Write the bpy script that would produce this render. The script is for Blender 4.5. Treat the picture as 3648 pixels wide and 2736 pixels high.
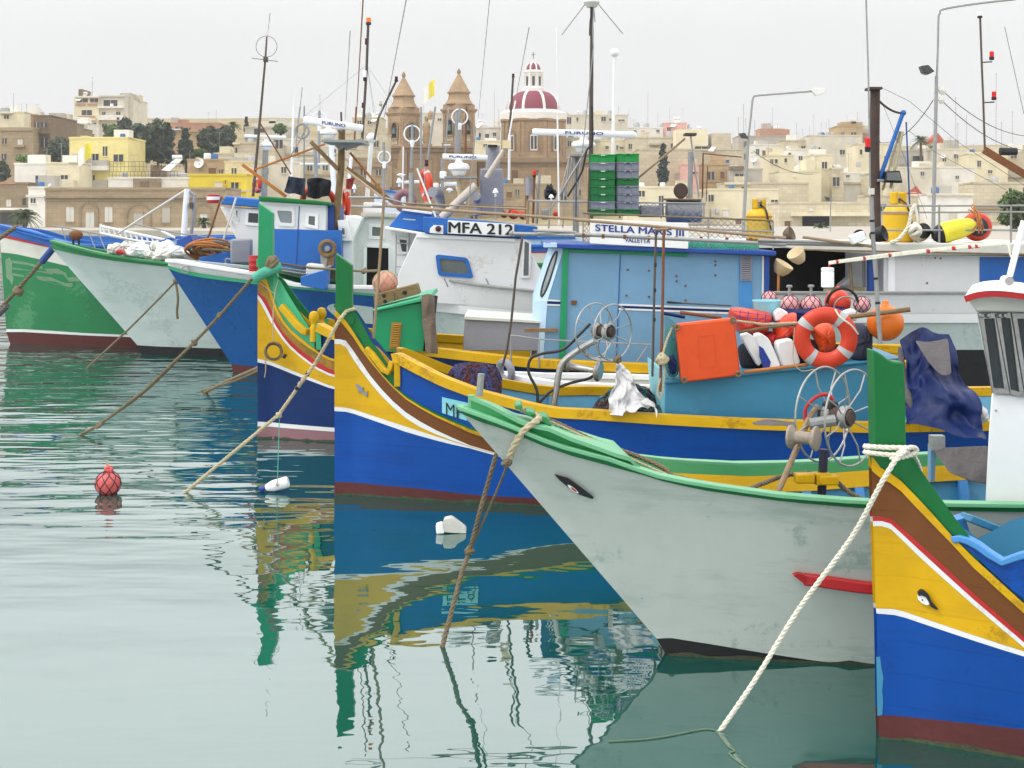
import bpy, bmesh, math, random
from mathutils import Vector, Matrix, noise as mnoise
random.seed(7)
R=math.radians
for o in list(bpy.data.objects): bpy.data.objects.remove(o)
SC=bpy.context.scene; COL=SC.collection
# ---------------------------------------------------------------- camera
F0=4950.0; CX=1824.0; HY=767.0; CH=2.3          # focal length and horizon in photo pixels, eye height above the water
cam=bpy.data.cameras.new('camera'); camo=bpy.data.objects.new('camera',cam); COL.objects.link(camo)
camo.location=(0,0,CH); camo.rotation_euler=(R(90),0,0)
cam.sensor_width=36; cam.lens=36*F0/3648; cam.shift_y=-(1368-HY)/3648; cam.clip_start=.1; cam.clip_end=3000
SC.camera=camo
# ---------------------------------------------------------------- sky: bright thin overcast
SUN_EL=52; SUN_AZ=-78      # azimuth from +Y (view direction), negative = left
w=bpy.data.worlds.new('World'); SC.world=w; w.use_nodes=True
nt=w.node_tree; N=nt.nodes; Lk=nt.links; N.clear()
def nn(t,**k):
    n=N.new(t)
    for a,b in k.items(): setattr(n,a,b)
    return n
sky=nn('ShaderNodeTexSky',sky_type='NISHITA',sun_disc=False,sun_elevation=R(SUN_EL),sun_rotation=R(SUN_AZ),dust_density=3.0,air_density=1.0)
tc=nn('ShaderNodeTexCoord'); sx=nn('ShaderNodeSeparateXYZ'); Lk.new(tc.outputs['Generated'],sx.inputs[0])
mr=nn('ShaderNodeMapRange'); Lk.new(sx.outputs[2],mr.inputs[0])
mr.interpolation_type='SMOOTHSTEP'; mr.inputs[1].default_value=.12; mr.inputs[2].default_value=.33; mr.inputs[3].default_value=13.3; mr.inputs[4].default_value=27.0
cn=nn('ShaderNodeTexNoise'); cn.inputs['Scale'].default_value=2.2; cn.inputs['Detail'].default_value=4; Lk.new(tc.outputs['Generated'],cn.inputs[0])
cr=nn('ShaderNodeMapRange'); Lk.new(cn.outputs[0],cr.inputs[0]); cr.inputs[1].default_value=.3; cr.inputs[2].default_value=.7; cr.inputs[3].default_value=.97; cr.inputs[4].default_value=1.04
mu=nn('ShaderNodeMath',operation='MULTIPLY'); Lk.new(mr.outputs[0],mu.inputs[0]); Lk.new(cr.outputs[0],mu.inputs[1])
cc=nn('ShaderNodeVectorMath',operation='SCALE'); cc.inputs[0].default_value=(1.0,.995,.99); Lk.new(mu.outputs[0],cc.inputs['Scale'])
mx=nn('ShaderNodeMix',data_type='RGBA'); mx.inputs[0].default_value=.9
Lk.new(sky.outputs[0],mx.inputs[6]); Lk.new(cc.outputs[0],mx.inputs[7])
bg=nn('ShaderNodeBackground'); bg.inputs[1].default_value=.1; Lk.new(mx.outputs[2],bg.inputs[0])
wo=nn('ShaderNodeOutputWorld'); Lk.new(bg.outputs[0],wo.inputs[0])
# ---------------------------------------------------------------- sun through thin cloud
sl=bpy.data.lights.new('sun','SUN'); sl.energy=1.9; sl.angle=R(10); sl.color=(1,.95,.87)
so=bpy.data.objects.new('sun',sl); COL.objects.link(so)
d=Vector((math.sin(R(SUN_AZ))*math.cos(R(SUN_EL)),math.cos(R(SUN_AZ))*math.cos(R(SUN_EL)),math.sin(R(SUN_EL))))
d=Vector((d.x,-.25,d.z)); so.rotation_euler=d.to_track_quat('Z','Y').to_euler()
sky.sun_rotation=math.atan2(d.x,d.y); sky.sun_elevation=math.asin(d.normalized().z)
SC.view_settings.view_transform='Standard'; SC.view_settings.look='None'; SC.view_settings.exposure=-0.44; SC.view_settings.gamma=1
SC.view_settings.use_curve_mapping=False
# ---------------------------------------------------------------- measuring: photo crops -> points in the place
FR={'A':(0,200,912/2161),'B':(800,0,912/2161),'C':(1600,0,912/2161),'D':(2400,0,1248/2212),
'E':(0,700,1000/2212),'F':(800,600,800/2042),'G':(1300,600,800/2042),'H':(1900,600,900/1991),'I':(2700,700,948/1966),
'J':(800,900,900/1659),'K':(1500,1100,1000/2074),'L':(2300,1000,1000/2074),'M':(2800,1200,848/1759),
'N':(2300,1800,1348/2212),'O':(0,1300,1200/2212),'Q':(800,1600,1500/2191),'Z':(0,0,3648/2212)}
def P(fr,x,y,Y):
    ox,oy,s=FR[fr]; return Vector(((ox+x*s-CX)/F0*Y,Y,CH-(oy+y*s-HY)/F0*Y))
def ms(fr,n,Y): return n*FR[fr][2]/F0*Y
def lerp(a,b,t): return a+(b-a)*t
def zf(l,x):
    if x<=l[0][0]: return l[0][1]
    for (a,b),(c,e) in zip(l,l[1:]):
        if x<=c: return b+(e-b)*(x-a)/max(c-a,1e-6)
    return l[-1][1]
# ---------------------------------------------------------------- materials
MT={}
def lin(c): return tuple(((v/255)/12.92 if v/255<=.04045 else ((v/255+.055)/1.055)**2.4) for v in c)
def mk(name,rgb,rough=.45,var=.14,scale=2.5,bump=.05,metal=0,grime=0,gcol=(92,80,66),spec=.5,streak=True,bscale=None,trans=0,coat=0,planks=0,chips=0,gs=1.0,courses=0,hs=0):
    m=bpy.data.materials.new(name); m.use_nodes=True; t=m.node_tree; n=t.nodes; L=t.links
    b=n['Principled BSDF']; c=lin(rgb)
    tc=n.new('ShaderNodeTexCoord'); oi=n.new('ShaderNodeObjectInfo')
    ad=n.new('ShaderNodeVectorMath'); ad.operation='ADD'; L.new(tc.outputs['Object'],ad.inputs[0])
    cm=n.new('ShaderNodeCombineXYZ'); L.new(oi.outputs['Random'],cm.inputs[0]); L.new(oi.outputs['Random'],cm.inputs[2])
    sc=n.new('ShaderNodeVectorMath'); sc.operation='SCALE'; sc.inputs['Scale'].default_value=7; L.new(cm.outputs[0],sc.inputs[0]); L.new(sc.outputs[0],ad.inputs[1])
    no=n.new('ShaderNodeTexNoise'); no.inputs['Scale'].default_value=scale; no.inputs['Detail'].default_value=7; no.inputs['Roughness'].default_value=.65; L.new(ad.outputs[0],no.inputs[0])
    rp=n.new('ShaderNodeMapRange'); rp.inputs[1].default_value=.3; rp.inputs[2].default_value=.7; rp.inputs[3].default_value=1-var; rp.inputs[4].default_value=1+var*.7; L.new(no.outputs[0],rp.inputs[0])
    vs=n.new('ShaderNodeVectorMath'); vs.operation='SCALE'; vs.inputs[0].default_value=c; L.new(rp.outputs[0],vs.inputs['Scale'])
    out=vs.outputs[0]
    if grime:
        mp=n.new('ShaderNodeMapping'); mp.inputs['Scale'].default_value=(9*gs,9*gs,1.1*gs) if streak else (3,3,3)
        if hs: mp.inputs['Scale'].default_value=(1.1,1.1,hs); L.new(ad.outputs[0],mp.inputs[0])
        g=n.new('ShaderNodeTexNoise'); g.inputs['Scale'].default_value=1.0 if (streak or hs) else scale*1.5; g.inputs['Detail'].default_value=6; g.inputs['Roughness'].default_value=.7; L.new(mp.outputs[0],g.inputs[0])
        gr=n.new('ShaderNodeMapRange'); gr.inputs[1].default_value=.5; gr.inputs[2].default_value=.78; gr.inputs[4].default_value=grime; L.new(g.outputs[0],gr.inputs[0])
        mi=n.new('ShaderNodeMix'); mi.data_type='RGBA'; L.new(gr.outputs[0],mi.inputs[0]); L.new(out,mi.inputs[6]); mi.inputs[7].default_value=(*lin(gcol),1); out=mi.outputs[2]
    if courses:      # masonry courses: slight tone change from block to block
        sp_=n.new('ShaderNodeSeparateXYZ'); L.new(tc.outputs['Object'],sp_.inputs[0]); su=n.new('ShaderNodeMath'); su.operation='ADD'; L.new(sp_.outputs[0],su.inputs[0]); L.new(sp_.outputs[1],su.inputs[1])
        cb=n.new('ShaderNodeCombineXYZ'); L.new(su.outputs[0],cb.inputs[0]); L.new(sp_.outputs[2],cb.inputs[1]); br=n.new('ShaderNodeTexBrick'); L.new(cb.outputs[0],br.inputs['Vector'])
        br.inputs['Scale'].default_value=1; br.inputs['Brick Width'].default_value=courses*1.9; br.inputs['Row Height'].default_value=courses; br.inputs['Mortar Size'].default_value=.03; br.inputs['Color1'].default_value=(1,1,1,1); br.inputs['Color2'].default_value=(.82,.8,.78,1); br.inputs['Mortar'].default_value=(.7,.68,.65,1)
        mb_=n.new('ShaderNodeMix'); mb_.data_type='RGBA'; mb_.blend_type='MULTIPLY'; mb_.inputs[0].default_value=.8; L.new(out,mb_.inputs[6]); L.new(br.outputs[0],mb_.inputs[7]); out=mb_.outputs[2]
    if chips:
        cn_=n.new('ShaderNodeTexNoise'); cn_.inputs['Scale'].default_value=16; cn_.inputs['Detail'].default_value=9; cn_.inputs['Roughness'].default_value=.75; L.new(ad.outputs[0],cn_.inputs[0])
        big=n.new('ShaderNodeTexNoise'); big.inputs['Scale'].default_value=1.7; L.new(ad.outputs[0],big.inputs[0])
        sm_=n.new('ShaderNodeMath'); sm_.operation='ADD'; L.new(cn_.outputs[0],sm_.inputs[0]); L.new(big.outputs[0],sm_.inputs[1])
        cg=n.new('ShaderNodeMapRange'); cg.inputs[1].default_value=1.14; cg.inputs[2].default_value=1.22; cg.inputs[4].default_value=chips; L.new(sm_.outputs[0],cg.inputs[0])
        cx_=n.new('ShaderNodeMix'); cx_.data_type='RGBA'; L.new(cg.outputs[0],cx_.inputs[0]); L.new(out,cx_.inputs[6]); cx_.inputs[7].default_value=(*lin(gcol),1); out=cx_.outputs[2]
    L.new(out,b.inputs['Base Color'])
    b.inputs['Roughness'].default_value=rough; b.inputs['Metallic'].default_value=metal; b.inputs['Specular IOR Level'].default_value=spec
    if coat: b.inputs['Coat Weight'].default_value=coat; b.inputs['Coat Roughness'].default_value=.12
    rr=n.new('ShaderNodeMapRange'); rr.inputs[3].default_value=max(.02,rough-.1); rr.inputs[4].default_value=min(1,rough+.15); L.new(no.outputs[0],rr.inputs[0]); L.new(rr.outputs[0],b.inputs['Roughness'])
    if bump:
        bn=n.new('ShaderNodeTexNoise'); bn.inputs['Scale'].default_value=bscale or scale*6; bn.inputs['Detail'].default_value=5; L.new(ad.outputs[0],bn.inputs[0])
        bp=n.new('ShaderNodeBump'); bp.inputs['Strength'].default_value=bump*4; bp.inputs['Distance'].default_value=.02; L.new(bn.outputs[0],bp.inputs['Height']); L.new(bp.outputs[0],b.inputs['Normal'])
        if planks:
            wv=n.new('ShaderNodeTexWave'); wv.bands_direction='Z'; wv.wave_profile='SAW'; wv.inputs['Scale'].default_value=planks; wv.inputs['Distortion'].default_value=.6; wv.inputs['Detail'].default_value=1; wv.inputs['Detail Scale'].default_value=.4; L.new(tc.outputs['Object'],wv.inputs[0])
            gt_=n.new('ShaderNodeMapRange'); gt_.inputs[1].default_value=0; gt_.inputs[2].default_value=.06; L.new(wv.outputs['Fac'],gt_.inputs[0])
            b2=n.new('ShaderNodeBump'); b2.inputs['Strength'].default_value=.15; b2.inputs['Distance'].default_value=.006; L.new(gt_.outputs[0],b2.inputs['Height']); L.new(bp.outputs[0],b2.inputs['Normal']); L.new(b2.outputs[0],b.inputs['Normal'])
    if trans: b.inputs['Transmission Weight'].default_value=trans
    MT[name]=m; return m
# boat paints
G=dict(grime=.35)
mk('blue',(0,72,158),.32,.16,1.1,.05,grime=.5,gcol=(10,44,104),spec=.3,planks=2.2,chips=.4,hs=11); mk('navy',(4,42,98),.34,.16,1.2,.05,grime=.4,gcol=(20,40,80),spec=.3,planks=2.2,chips=.3,hs=11)
mk('deepblue',(6,76,140),.25,.18,1.0,.05,grime=.25,gcol=(30,60,100),spec=.35,planks=1.6,chips=.3); mk('yellow',(206,162,6),.42,.14,1.4,.05,grime=.4,gcol=(150,110,26),spec=.3,planks=2.2,chips=.6,hs=9)
mk('brown',(108,64,28),.4,.12,2,.05,grime=.18,gcol=(70,45,25),spec=.3,planks=2.2,chips=.4); mk('maroon',(84,34,34),.65,.2,2,.08,grime=.4,gcol=(50,45,38))
mk('green',(14,104,52),.4,.12,1.6,.05,grime=.2,gcol=(60,110,80),spec=.3,chips=.4); mk('jade',(54,166,118),.4,.1,1.6,.05,grime=.15,gcol=(30,100,70)); mk('boxgreen',(12,142,92),.4,.08,1.5,.04,grime=.15,gcol=(10,90,60))
mk('palegreen',(106,172,130),.4,.12,2,.05,grime=.35,gcol=(70,130,90)); mk('midgreen',(50,134,78),.4,.12,2,.05,grime=.3,gcol=(110,170,130)); mk('trawlgreen',(22,120,70),.45,.14,1.3,.06,grime=.25,gcol=(90,150,110),planks=1.6,chips=.5)
mk('white',(222,224,226),.35,.06,1.4,.03,grime=.35,gcol=(170,158,142),chips=.35); mk('clean',(236,238,240),.35,.04,2,.02); mk('offwhite',(206,206,198),.5,.1,2,.05,grime=.35,gcol=(140,125,105))
mk('hullwhite',(186,196,191),.3,.16,.7,.06,grime=.75,gcol=(122,152,142),streak=False,chips=.5,hs=7); mk('palehull',(184,198,196),.32,.1,1,.05,grime=.4,gcol=(130,152,148),chips=.4,hs=6)
mk('black',(20,20,24),.5,.2,3,.06); mk('blackhole',(6,6,7),.8,.1,3,0); mk('red',(176,30,34),.45,.12,2,.05,grime=.2); mk('pinkmaroon',(136,98,106),.6,.16,2,.08,grime=.5,gcol=(130,115,85))  # blackhole: flat near-black standing in for unlit space inside openings
mk('skyblue',(110,154,188),.45,.1,1.3,.05,grime=.35,gcol=(142,158,182),chips=.5); mk('skylight',(178,208,232),.45,.06,1.5,.04,grime=.15,gcol=(140,165,190)); mk('turq',(58,134,172),.42,.1,1.3,.04,grime=.25,gcol=(90,150,172),chips=.4); mk('lightblue',(66,136,200),.4,.1,2,.04,grime=.15)
mk('innerblue',(84,148,180),.5,.14,2,.07,grime=.35,gcol=(60,95,115)); mk('cabinblue',(24,98,180),.42,.08,1.5,.04,grime=.18,gcol=(60,100,150)); mk('trimblue',(22,70,150),.45,.1,2,.05)
mk('greypaint',(140,142,152),.55,.1,2,.06,grime=.3,gcol=(110,105,100)); mk('cream',(222,204,160),.5,.08,2,.05,grime=.25)
mk('scum',(66,72,52),.8,.35,9,.1,grime=.5,gcol=(96,92,70),streak=False)
# metals, wood, rope, fabrics
mk('steel',(170,170,168),.35,.15,6,.05,metal=.75); mk('galv',(150,152,152),.5,.15,6,.06,metal=.4,grime=.35,gcol=(110,85,60)); mk('rusty',(120,74,44),.75,.3,8,.12,grime=.5,gcol=(70,45,32)); mk('rustorange',(178,112,52),.7,.22,6,.1,grime=.4,gcol=(110,70,40))
mk('rustdark',(74,58,52),.75,.3,6,.12,grime=.6,gcol=(40,70,110)); mk('oldwood',(128,104,72),.8,.25,7,.15,grime=.5,gcol=(70,60,48)); mk('polewood',(150,128,102),.75,.2,7,.12,grime=.4,gcol=(90,75,60)); mk('darkpole',(84,74,66),.7,.25,7,.1)
mk('rope',(196,184,152),.9,.2,18,.2,grime=.4,gcol=(130,112,84),streak=False); mk('ropebrown',(124,112,88),.9,.22,18,.2,grime=.5,gcol=(92,78,56),streak=False); mk('ropewhite',(232,228,212),.85,.1,18,.15); mk('ropeblue',(52,84,150),.85,.2,18,.2); mk('twine',(176,162,136),.9,.15,20,.1)
mk('hose',(36,36,40),.5,.2,8,.05); mk('glass',(42,50,56),.08,.25,2,0,spec=.8); mk('glasslight',(128,140,144),.1,.2,1.5,0,spec=.8); mk('glassgrey',(98,104,104),.12,.3,3,.02,spec=.8,grime=.2)
mk('orange',(216,76,20),.45,.12,2.2,.05,chips=.4,grime=.3,gcol=(150,70,40)); mk('ballorange',(222,112,18),.35,.12,2,.03); mk('redorange',(206,60,30),.4,.1,2,.04); mk('pink',(226,160,164),.4,.15,4,.05); mk('pinkdull',(206,140,122),.5,.15,4,.08); mk('buoyred',(206,88,84),.35,.12,5,.06,grime=.2)
mk('gasyellow',(210,170,8),.4,.1,4,.05,grime=.35,gcol=(150,100,30)); mk('buoyyellow',(232,222,60),.5,.15,4,.06,grime=.3); mk('tanfloat',(196,176,140),.6,.15,4,.08,grime=.4); mk('navyplastic',(30,32,58),.45,.15,4,.04)
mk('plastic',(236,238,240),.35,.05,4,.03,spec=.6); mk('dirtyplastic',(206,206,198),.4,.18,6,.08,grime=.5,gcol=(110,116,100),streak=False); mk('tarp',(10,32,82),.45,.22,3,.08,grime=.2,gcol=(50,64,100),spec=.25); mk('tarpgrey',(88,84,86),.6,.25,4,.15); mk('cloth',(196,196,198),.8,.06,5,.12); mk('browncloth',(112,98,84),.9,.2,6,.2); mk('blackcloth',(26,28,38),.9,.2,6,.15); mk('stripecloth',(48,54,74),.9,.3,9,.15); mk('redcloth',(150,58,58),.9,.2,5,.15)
mk('net',(78,52,66),.95,.45,20,.4,grime=.4,gcol=(150,80,60),streak=False); mk('netteal',(70,140,142),.9,.3,14,.3); mk('cratbright',(14,150,66),.45,.1,3,.04); mk('cratgreen',(8,112,52),.45,.1,3,.04,grime=.15,gcol=(20,90,45)); mk('crategrey',(132,136,146),.5,.1,3,.04,grime=.2); mk('reflect',(178,180,182),.35,.1,6,.03); mk('ink',(18,22,30),.5,.05,3,0); mk('inkblue',(26,52,140),.5,.08,3,0); mk('platecyan',(132,204,216),.45,.08,3,.03); mk('signwhite',(234,236,236),.45,.05,3,.02,grime=.15); mk('grille',(172,128,46),.45,.15,6,.05,metal=.3); mk('lampred',(214,26,26),.25,.1,3,0); mk('lampdark',(70,22,34),.25,.1,3,0); mk('lamporange',(244,128,48),.25,.1,3,0); mk('turqtub',(140,216,232),.45,.08,3,.03); mk('dolphin',(120,130,150),.5,.15,8,.05); mk('ropegreen',(84,176,150),.85,.15,14,.2)
# ---------------------------------------------------------------- mesh building
def wl(o):
    v=Vector((0,0,0))
    while o is not None: v+=o.location; o=o.parent
    return v
class MB:
    def __init__(s): s.v=[]; s.f=[]; s.m=[]; s.k=0
    def add(s,vs,fs):
        n=len(s.v); s.v+= [Vector(v) for v in vs]; s.f+=[[i+n for i in f] for f in fs]; s.m+=[s.k]*len(fs); return s
    def box(s,c,sz,rz=0,rx=0,ry=0):
        c=Vector(c); M=Matrix.Rotation(rz,3,'Z')@Matrix.Rotation(ry,3,'Y')@Matrix.Rotation(rx,3,'X')
        vs=[c+M@Vector((sz[0]*a/2,sz[1]*b/2,sz[2]*e/2)) for a in(-1,1) for b in(-1,1) for e in(-1,1)]
        return s.add(vs,[(0,1,3,2),(4,6,7,5),(0,4,5,1),(2,3,7,6),(0,2,6,4),(1,5,7,3)])
    def span(s,a,b):
        a=Vector(a);b=Vector(b); return s.box((a+b)/2,[abs(x) for x in (b-a)])
    def prism(s,pts,off):
        pts=[Vector(p) for p in pts]; off=Vector(off); n=len(pts)
        return s.add(pts+[p+off for p in pts],[list(range(n)),list(range(2*n-1,n-1,-1))]+[(i+n,(i+1)%n+n,(i+1)%n,i) for i in range(n)])
    def grid(s,rows,closed=False):
        h=len(rows);wd=len(rows[0]); fs=[]
        for i in range(h-1):
            for j in range(wd if closed else wd-1):
                fs.append((i*wd+j,i*wd+(j+1)%wd,(i+1)*wd+(j+1)%wd,(i+1)*wd+j))
        return s.add([p for r in rows for p in r],fs)
    def tube(s,pts,r,n=7,r2=None,cap=True):
        pts=[Vector(p) for p in pts]; m=len(pts); rows=[]; up=None
        for i,p in enumerate(pts):
            t=(pts[min(i+1,m-1)]-pts[max(i-1,0)]); t=t.normalized() if t.length>1e-9 else Vector((0,0,1))
            if up is None: up=t.orthogonal().normalized()
            up=(up-t*up.dot(t)); up=up.normalized() if up.length>1e-6 else t.orthogonal().normalized()
            b=t.cross(up); rr=r if r2 is None else lerp(r,r2,i/max(1,m-1))
            if callable(r): rr=r(i/max(1,m-1))
            rows.append([p+(up*math.cos(2*math.pi*k/n)+b*math.sin(2*math.pi*k/n))*rr for k in range(n)])
        s.grid(rows,True)
        if cap:
            b0=len(s.v)-m*n; s.f+=[list(range(b0+n-1,b0-1,-1)),list(range(b0+(m-1)*n,b0+m*n))]; s.m+=[s.k]*2
        return s
    def lathe(s,c,prof,n=20,ax=(0,0,1),ph=0):
        c=Vector(c); ax=Vector(ax).normalized(); u=ax.orthogonal().normalized()
        if abs(ax.z)>.99: u=Vector((1,0,0))
        v=ax.cross(u)
        rows=[[c+ax*z+(u*math.cos(ph+2*math.pi*k/n)+v*math.sin(ph+2*math.pi*k/n))*max(r,1e-4) for k in range(n)] for r,z in prof]
        s.grid(rows,True); b0=len(s.v)-len(prof)*n
        if prof[0][0]>1e-3: s.f.append(list(range(b0+n-1,b0-1,-1))); s.m.append(s.k)
        if prof[-1][0]>1e-3: s.f.append(list(range(b0+(len(prof)-1)*n,b0+len(prof)*n))); s.m.append(s.k)
        return s
    def ball(s,c,r,n=18,sc=(1,1,1),ax=None):
        pr=[(math.sin(math.pi*i/(n//2))*r,-math.cos(math.pi*i/(n//2))*r) for i in range(n//2+1)]
        n0=len(s.v); s.lathe((0,0,0),pr,n,ax or (0,0,1))
        for i in range(n0,len(s.v)): s.v[i]=Vector(c)+Vector((s.v[i].x*sc[0],s.v[i].y*sc[1],s.v[i].z*sc[2]))
        return s
    def torus(s,c,ra,rb,ax=(0,1,0),n=40,k=10,a0=0,a1=2*math.pi,sc=1):
        c=Vector(c); ax=Vector(ax).normalized(); u=ax.orthogonal().normalized()
        if abs(ax.z)<.9: u=(Vector((0,0,1))-ax*ax.z).normalized()
        v=ax.cross(u); full=abs(a1-a0-2*math.pi)<1e-6; rows=[]
        for i in range(n if full else n+1):
            a=a0+(a1-a0)*i/n; dr=u*math.cos(a)+v*math.sin(a)
            rows.append([c+dr*(ra+rb*math.cos(2*math.pi*j/k))+ax*rb*sc*math.sin(2*math.pi*j/k) for j in range(k)])
        if full: rows.append(rows[0])
        return s.grid(rows,True)
    def sweep(s,pts,w,h,up=(0,0,1)):
        pts=[Vector(p) for p in pts]; m=len(pts); rows=[]; up=Vector(up)
        for i,p in enumerate(pts):
            t=(pts[min(i+1,m-1)]-pts[max(i-1,0)]).normalized(); sd=t.cross(up).normalized(); u=sd.cross(t).normalized()
            rows.append([p+sd*w/2+u*h/2,p-sd*w/2+u*h/2,p-sd*w/2-u*h/2,p+sd*w/2-u*h/2])
        s.grid(rows,True); b0=len(s.v)-4*m; s.f+=[[b0+3,b0+2,b0+1,b0],[b0+4*m-4,b0+4*m-3,b0+4*m-2,b0+4*m-1]]; s.m+=[s.k]*2; return s
    def build(s,name,mat,par=None,ang=35,bev=0,label=None,loc=None):
        me=bpy.data.meshes.new(name); o=bpy.data.objects.new(name,me); COL.objects.link(o)
        base=wl(par) if par else Vector(loc or (0,0,0))
        me.from_pydata([v-base for v in s.v],[],s.f)
        bm=bmesh.new(); bm.from_mesh(me); bmesh.ops.remove_doubles(bm,verts=bm.verts,dist=1e-5); bmesh.ops.recalc_face_normals(bm,faces=bm.faces)
        ca=R(ang)
        for f in bm.faces: f.smooth=True
        for e in bm.edges:
            if len(e.link_faces)==2 and e.calc_face_angle(0)>ca: e.smooth=False
        bm.to_mesh(me); bm.free()
        me.materials.append(MT[mat] if isinstance(mat,str) else mat)
        if par: o.parent=par
        else: o.location=base
        if bev:
            b=o.modifiers.new('bevel','BEVEL'); b.width=bev; b.segments=2; b.limit_method='ANGLE'; b.angle_limit=R(40)
        if label: o['label']=label
        return o
    def solo(s,name,label,cat,mat,group=None,bev=0,ang=35):
        lo=Vector([min(v[i] for v in s.v) for i in range(3)]); hi=Vector([max(v[i] for v in s.v) for i in range(3)])
        o=s.build(name,mat,None,ang,bev,loc=((lo.x+hi.x)/2,(lo.y+hi.y)/2,lo.z)); o['label']=label; o['category']=cat
        if group: o['group']=group
        return o
def thing(name,label,cat,loc,group=None):
    o=bpy.data.objects.new(name,None); COL.objects.link(o); o.location=loc; o.empty_display_size=.2
    o['label']=label; o['category']=cat
    if group: o['group']=group
    return o
def struct(o): o['kind']='structure'; return o
def slab(fr,pts,Y,th,name,mat,par,bev=0,label=None,Ys=None):
    q=[P(fr,x,y,(Ys[i] if Ys else Y)) for i,(x,y) in enumerate(pts)]
    return MB().prism(q,(0,th,0)).build(name,mat,par,bev=bev,label=label)
def rect(a,b,c,d): return [(a,b),(c,b),(c,d),(a,d)]
def rrect(pts,f=.18,n=4):
    out=[]; m=len(pts)
    for i in range(m):
        a=Vector(pts[i-1]);b=Vector(pts[i]);c=Vector(pts[(i+1)%m])
        p=b+(a-b)*f; q=b+(c-b)*f
        for k in range(n+1):
            t=k/n; out.append(tuple((p*(1-t)**2+b*2*t*(1-t)+q*t*t)))
    return out
def window(fr,pts,Y,par,fmat='white',gmat='glass',fw=.035,pr=.02,f=.15,name='window'):
    """frame proud of the wall plane Y, pane set back inside it"""
    pts=rrect(pts,f) if f else pts
    o=[P(fr,x,y,Y) for x,y in pts]; c=sum(o,Vector())/len(o)
    sx_=max(abs(p.x-c.x) for p in o); sz_=max(abs(p.z-c.z) for p in o)
    inn=[Vector((c.x+(p.x-c.x)*(1-fw/max(sx_,fw*1.5)),p.y,c.z+(p.z-c.z)*(1-fw/max(sz_,fw*1.5)))) for p in o]
    yo=Vector((0,-pr,0)); n=len(o); b=MB()
    rows=[o,[p+yo for p in o],[p+yo for p in inn],[p+Vector((0,.003,0)) for p in inn]]
    b.grid(rows,True); w_=b.build(name,fmat,par)
    MB().prism([p+Vector((0,-.006,0)) for p in inn],(0,.004,0)).build('pane',gmat,w_)
    return w_
def text(s,fr,x0,y0,x1,y1,Y,mat,par,name='lettering',slope=0,bold=.02,sk=0):
    """flat letters whose box runs from pixel x0..x1 and top y0..bottom y1, standing on plane Y"""
    c=bpy.data.curves.new(name,'FONT'); c.body=s; c.offset=0; c.extrude=.0
    t=bpy.data.objects.new(name,c); COL.objects.link(t); bpy.context.view_layer.update()
    me=bpy.data.meshes.new_from_object(t.evaluated_get(bpy.context.evaluated_depsgraph_get())); bpy.data.objects.remove(t)
    xs=[v.co.x for v in me.vertices]; ys=[v.co.y for v in me.vertices]; a,b=min(xs),max(xs); c0,d0=min(ys),max(ys)
    base=wl(par)
    for v in me.vertices:
        u=(v.co.x-a)/(b-a); w_=(v.co.y-c0)/(d0-c0)
        v.co=P(fr,lerp(x0,x1,u)+sk*w_,lerp(y1,y0,w_)+slope*u,Y)-base
    bm=bmesh.new(); bm.from_mesh(me); g0=list(bm.faces); hgt=ms(fr,abs(y1-y0),Y)     # thicken the strokes with stepped copies
    for k,(dx,dz) in enumerate(((1,0),(-1,0),(0,1),(0,-1))):
        r=bmesh.ops.duplicate(bm,geom=g0)
        for e in r['geom']:
            if isinstance(e,bmesh.types.BMVert): e.co+=Vector((dx*hgt*bold*1.3,-.0006*(k+1),dz*hgt*bold*.7))
    bm.to_mesh(me); bm.free()
    o=bpy.data.objects.new(name,me); COL.objects.link(o); o.parent=par; me.materials.clear(); me.materials.append(MT[mat]); me.name=name
    return o
def resample(pts,step):
    pts=[Vector(p) for p in pts]; out=[pts[0]]; acc=0
    for a,b in zip(pts,pts[1:]):
        n=max(1,int((b-a).length/step)); out+=[a.lerp(b,(i+1)/n) for i in range(n)]
    return out
def smoothpath(pts,n=8):
    pts=[Vector(p) for p in pts]; q=[pts[0]]+pts+[pts[-1]]; out=[]
    for i in range(1,len(q)-2):
        a,b,c,e=q[i-1],q[i],q[i+1],q[i+2]
        for k in range(n):
            t=k/n; out.append(.5*((2*b)+(c-a)*t+(2*a-5*b+4*c-e)*t*t+(3*b-a-3*c+e)*t**3))
    out.append(pts[-1]); return out
def sag(a,b,dz,n=14): 
    a=Vector(a);b=Vector(b); return [a.lerp(b,i/n)-Vector((0,0,dz*4*(i/n)*(1-i/n))) for i in range(n+1)]
def ropemesh(b,pts,r,pitch=None,cap=True):
    """three laid strands twisted round each other"""
    pitch=pitch or r*7; pts=resample(pts,pitch/8); m=len(pts); up=None; st=[[],[],[]]; L=0
    for i,p in enumerate(pts):
        t=(pts[min(i+1,m-1)]-pts[max(i-1,0)]); t=t.normalized() if t.length>1e-9 else Vector((0,0,1))
        if up is None: up=t.orthogonal().normalized()
        up=up-t*up.dot(t); up=up.normalized() if up.length>1e-6 else t.orthogonal().normalized()
        s=t.cross(up)
        if i: L+=(p-pts[i-1]).length
        for k in range(3):
            a=2*math.pi*(L/pitch+k/3); st[k].append(p+(up*math.cos(a)+s*math.sin(a))*r*.5)
    for k in st: b.tube(k,r*.58,6)
    return b
def knot(b,c,r,n=4):
    for i in range(n):
        ax=Vector((random.uniform(-1,1),random.uniform(-.6,.6),random.uniform(-1,1)))
        b.torus(Vector(c)+Vector((random.uniform(-1,1),random.uniform(-.5,.5),random.uniform(-1,1)))*r*.5,r*1.25,r*.62,ax,14,7)
    return b
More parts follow.
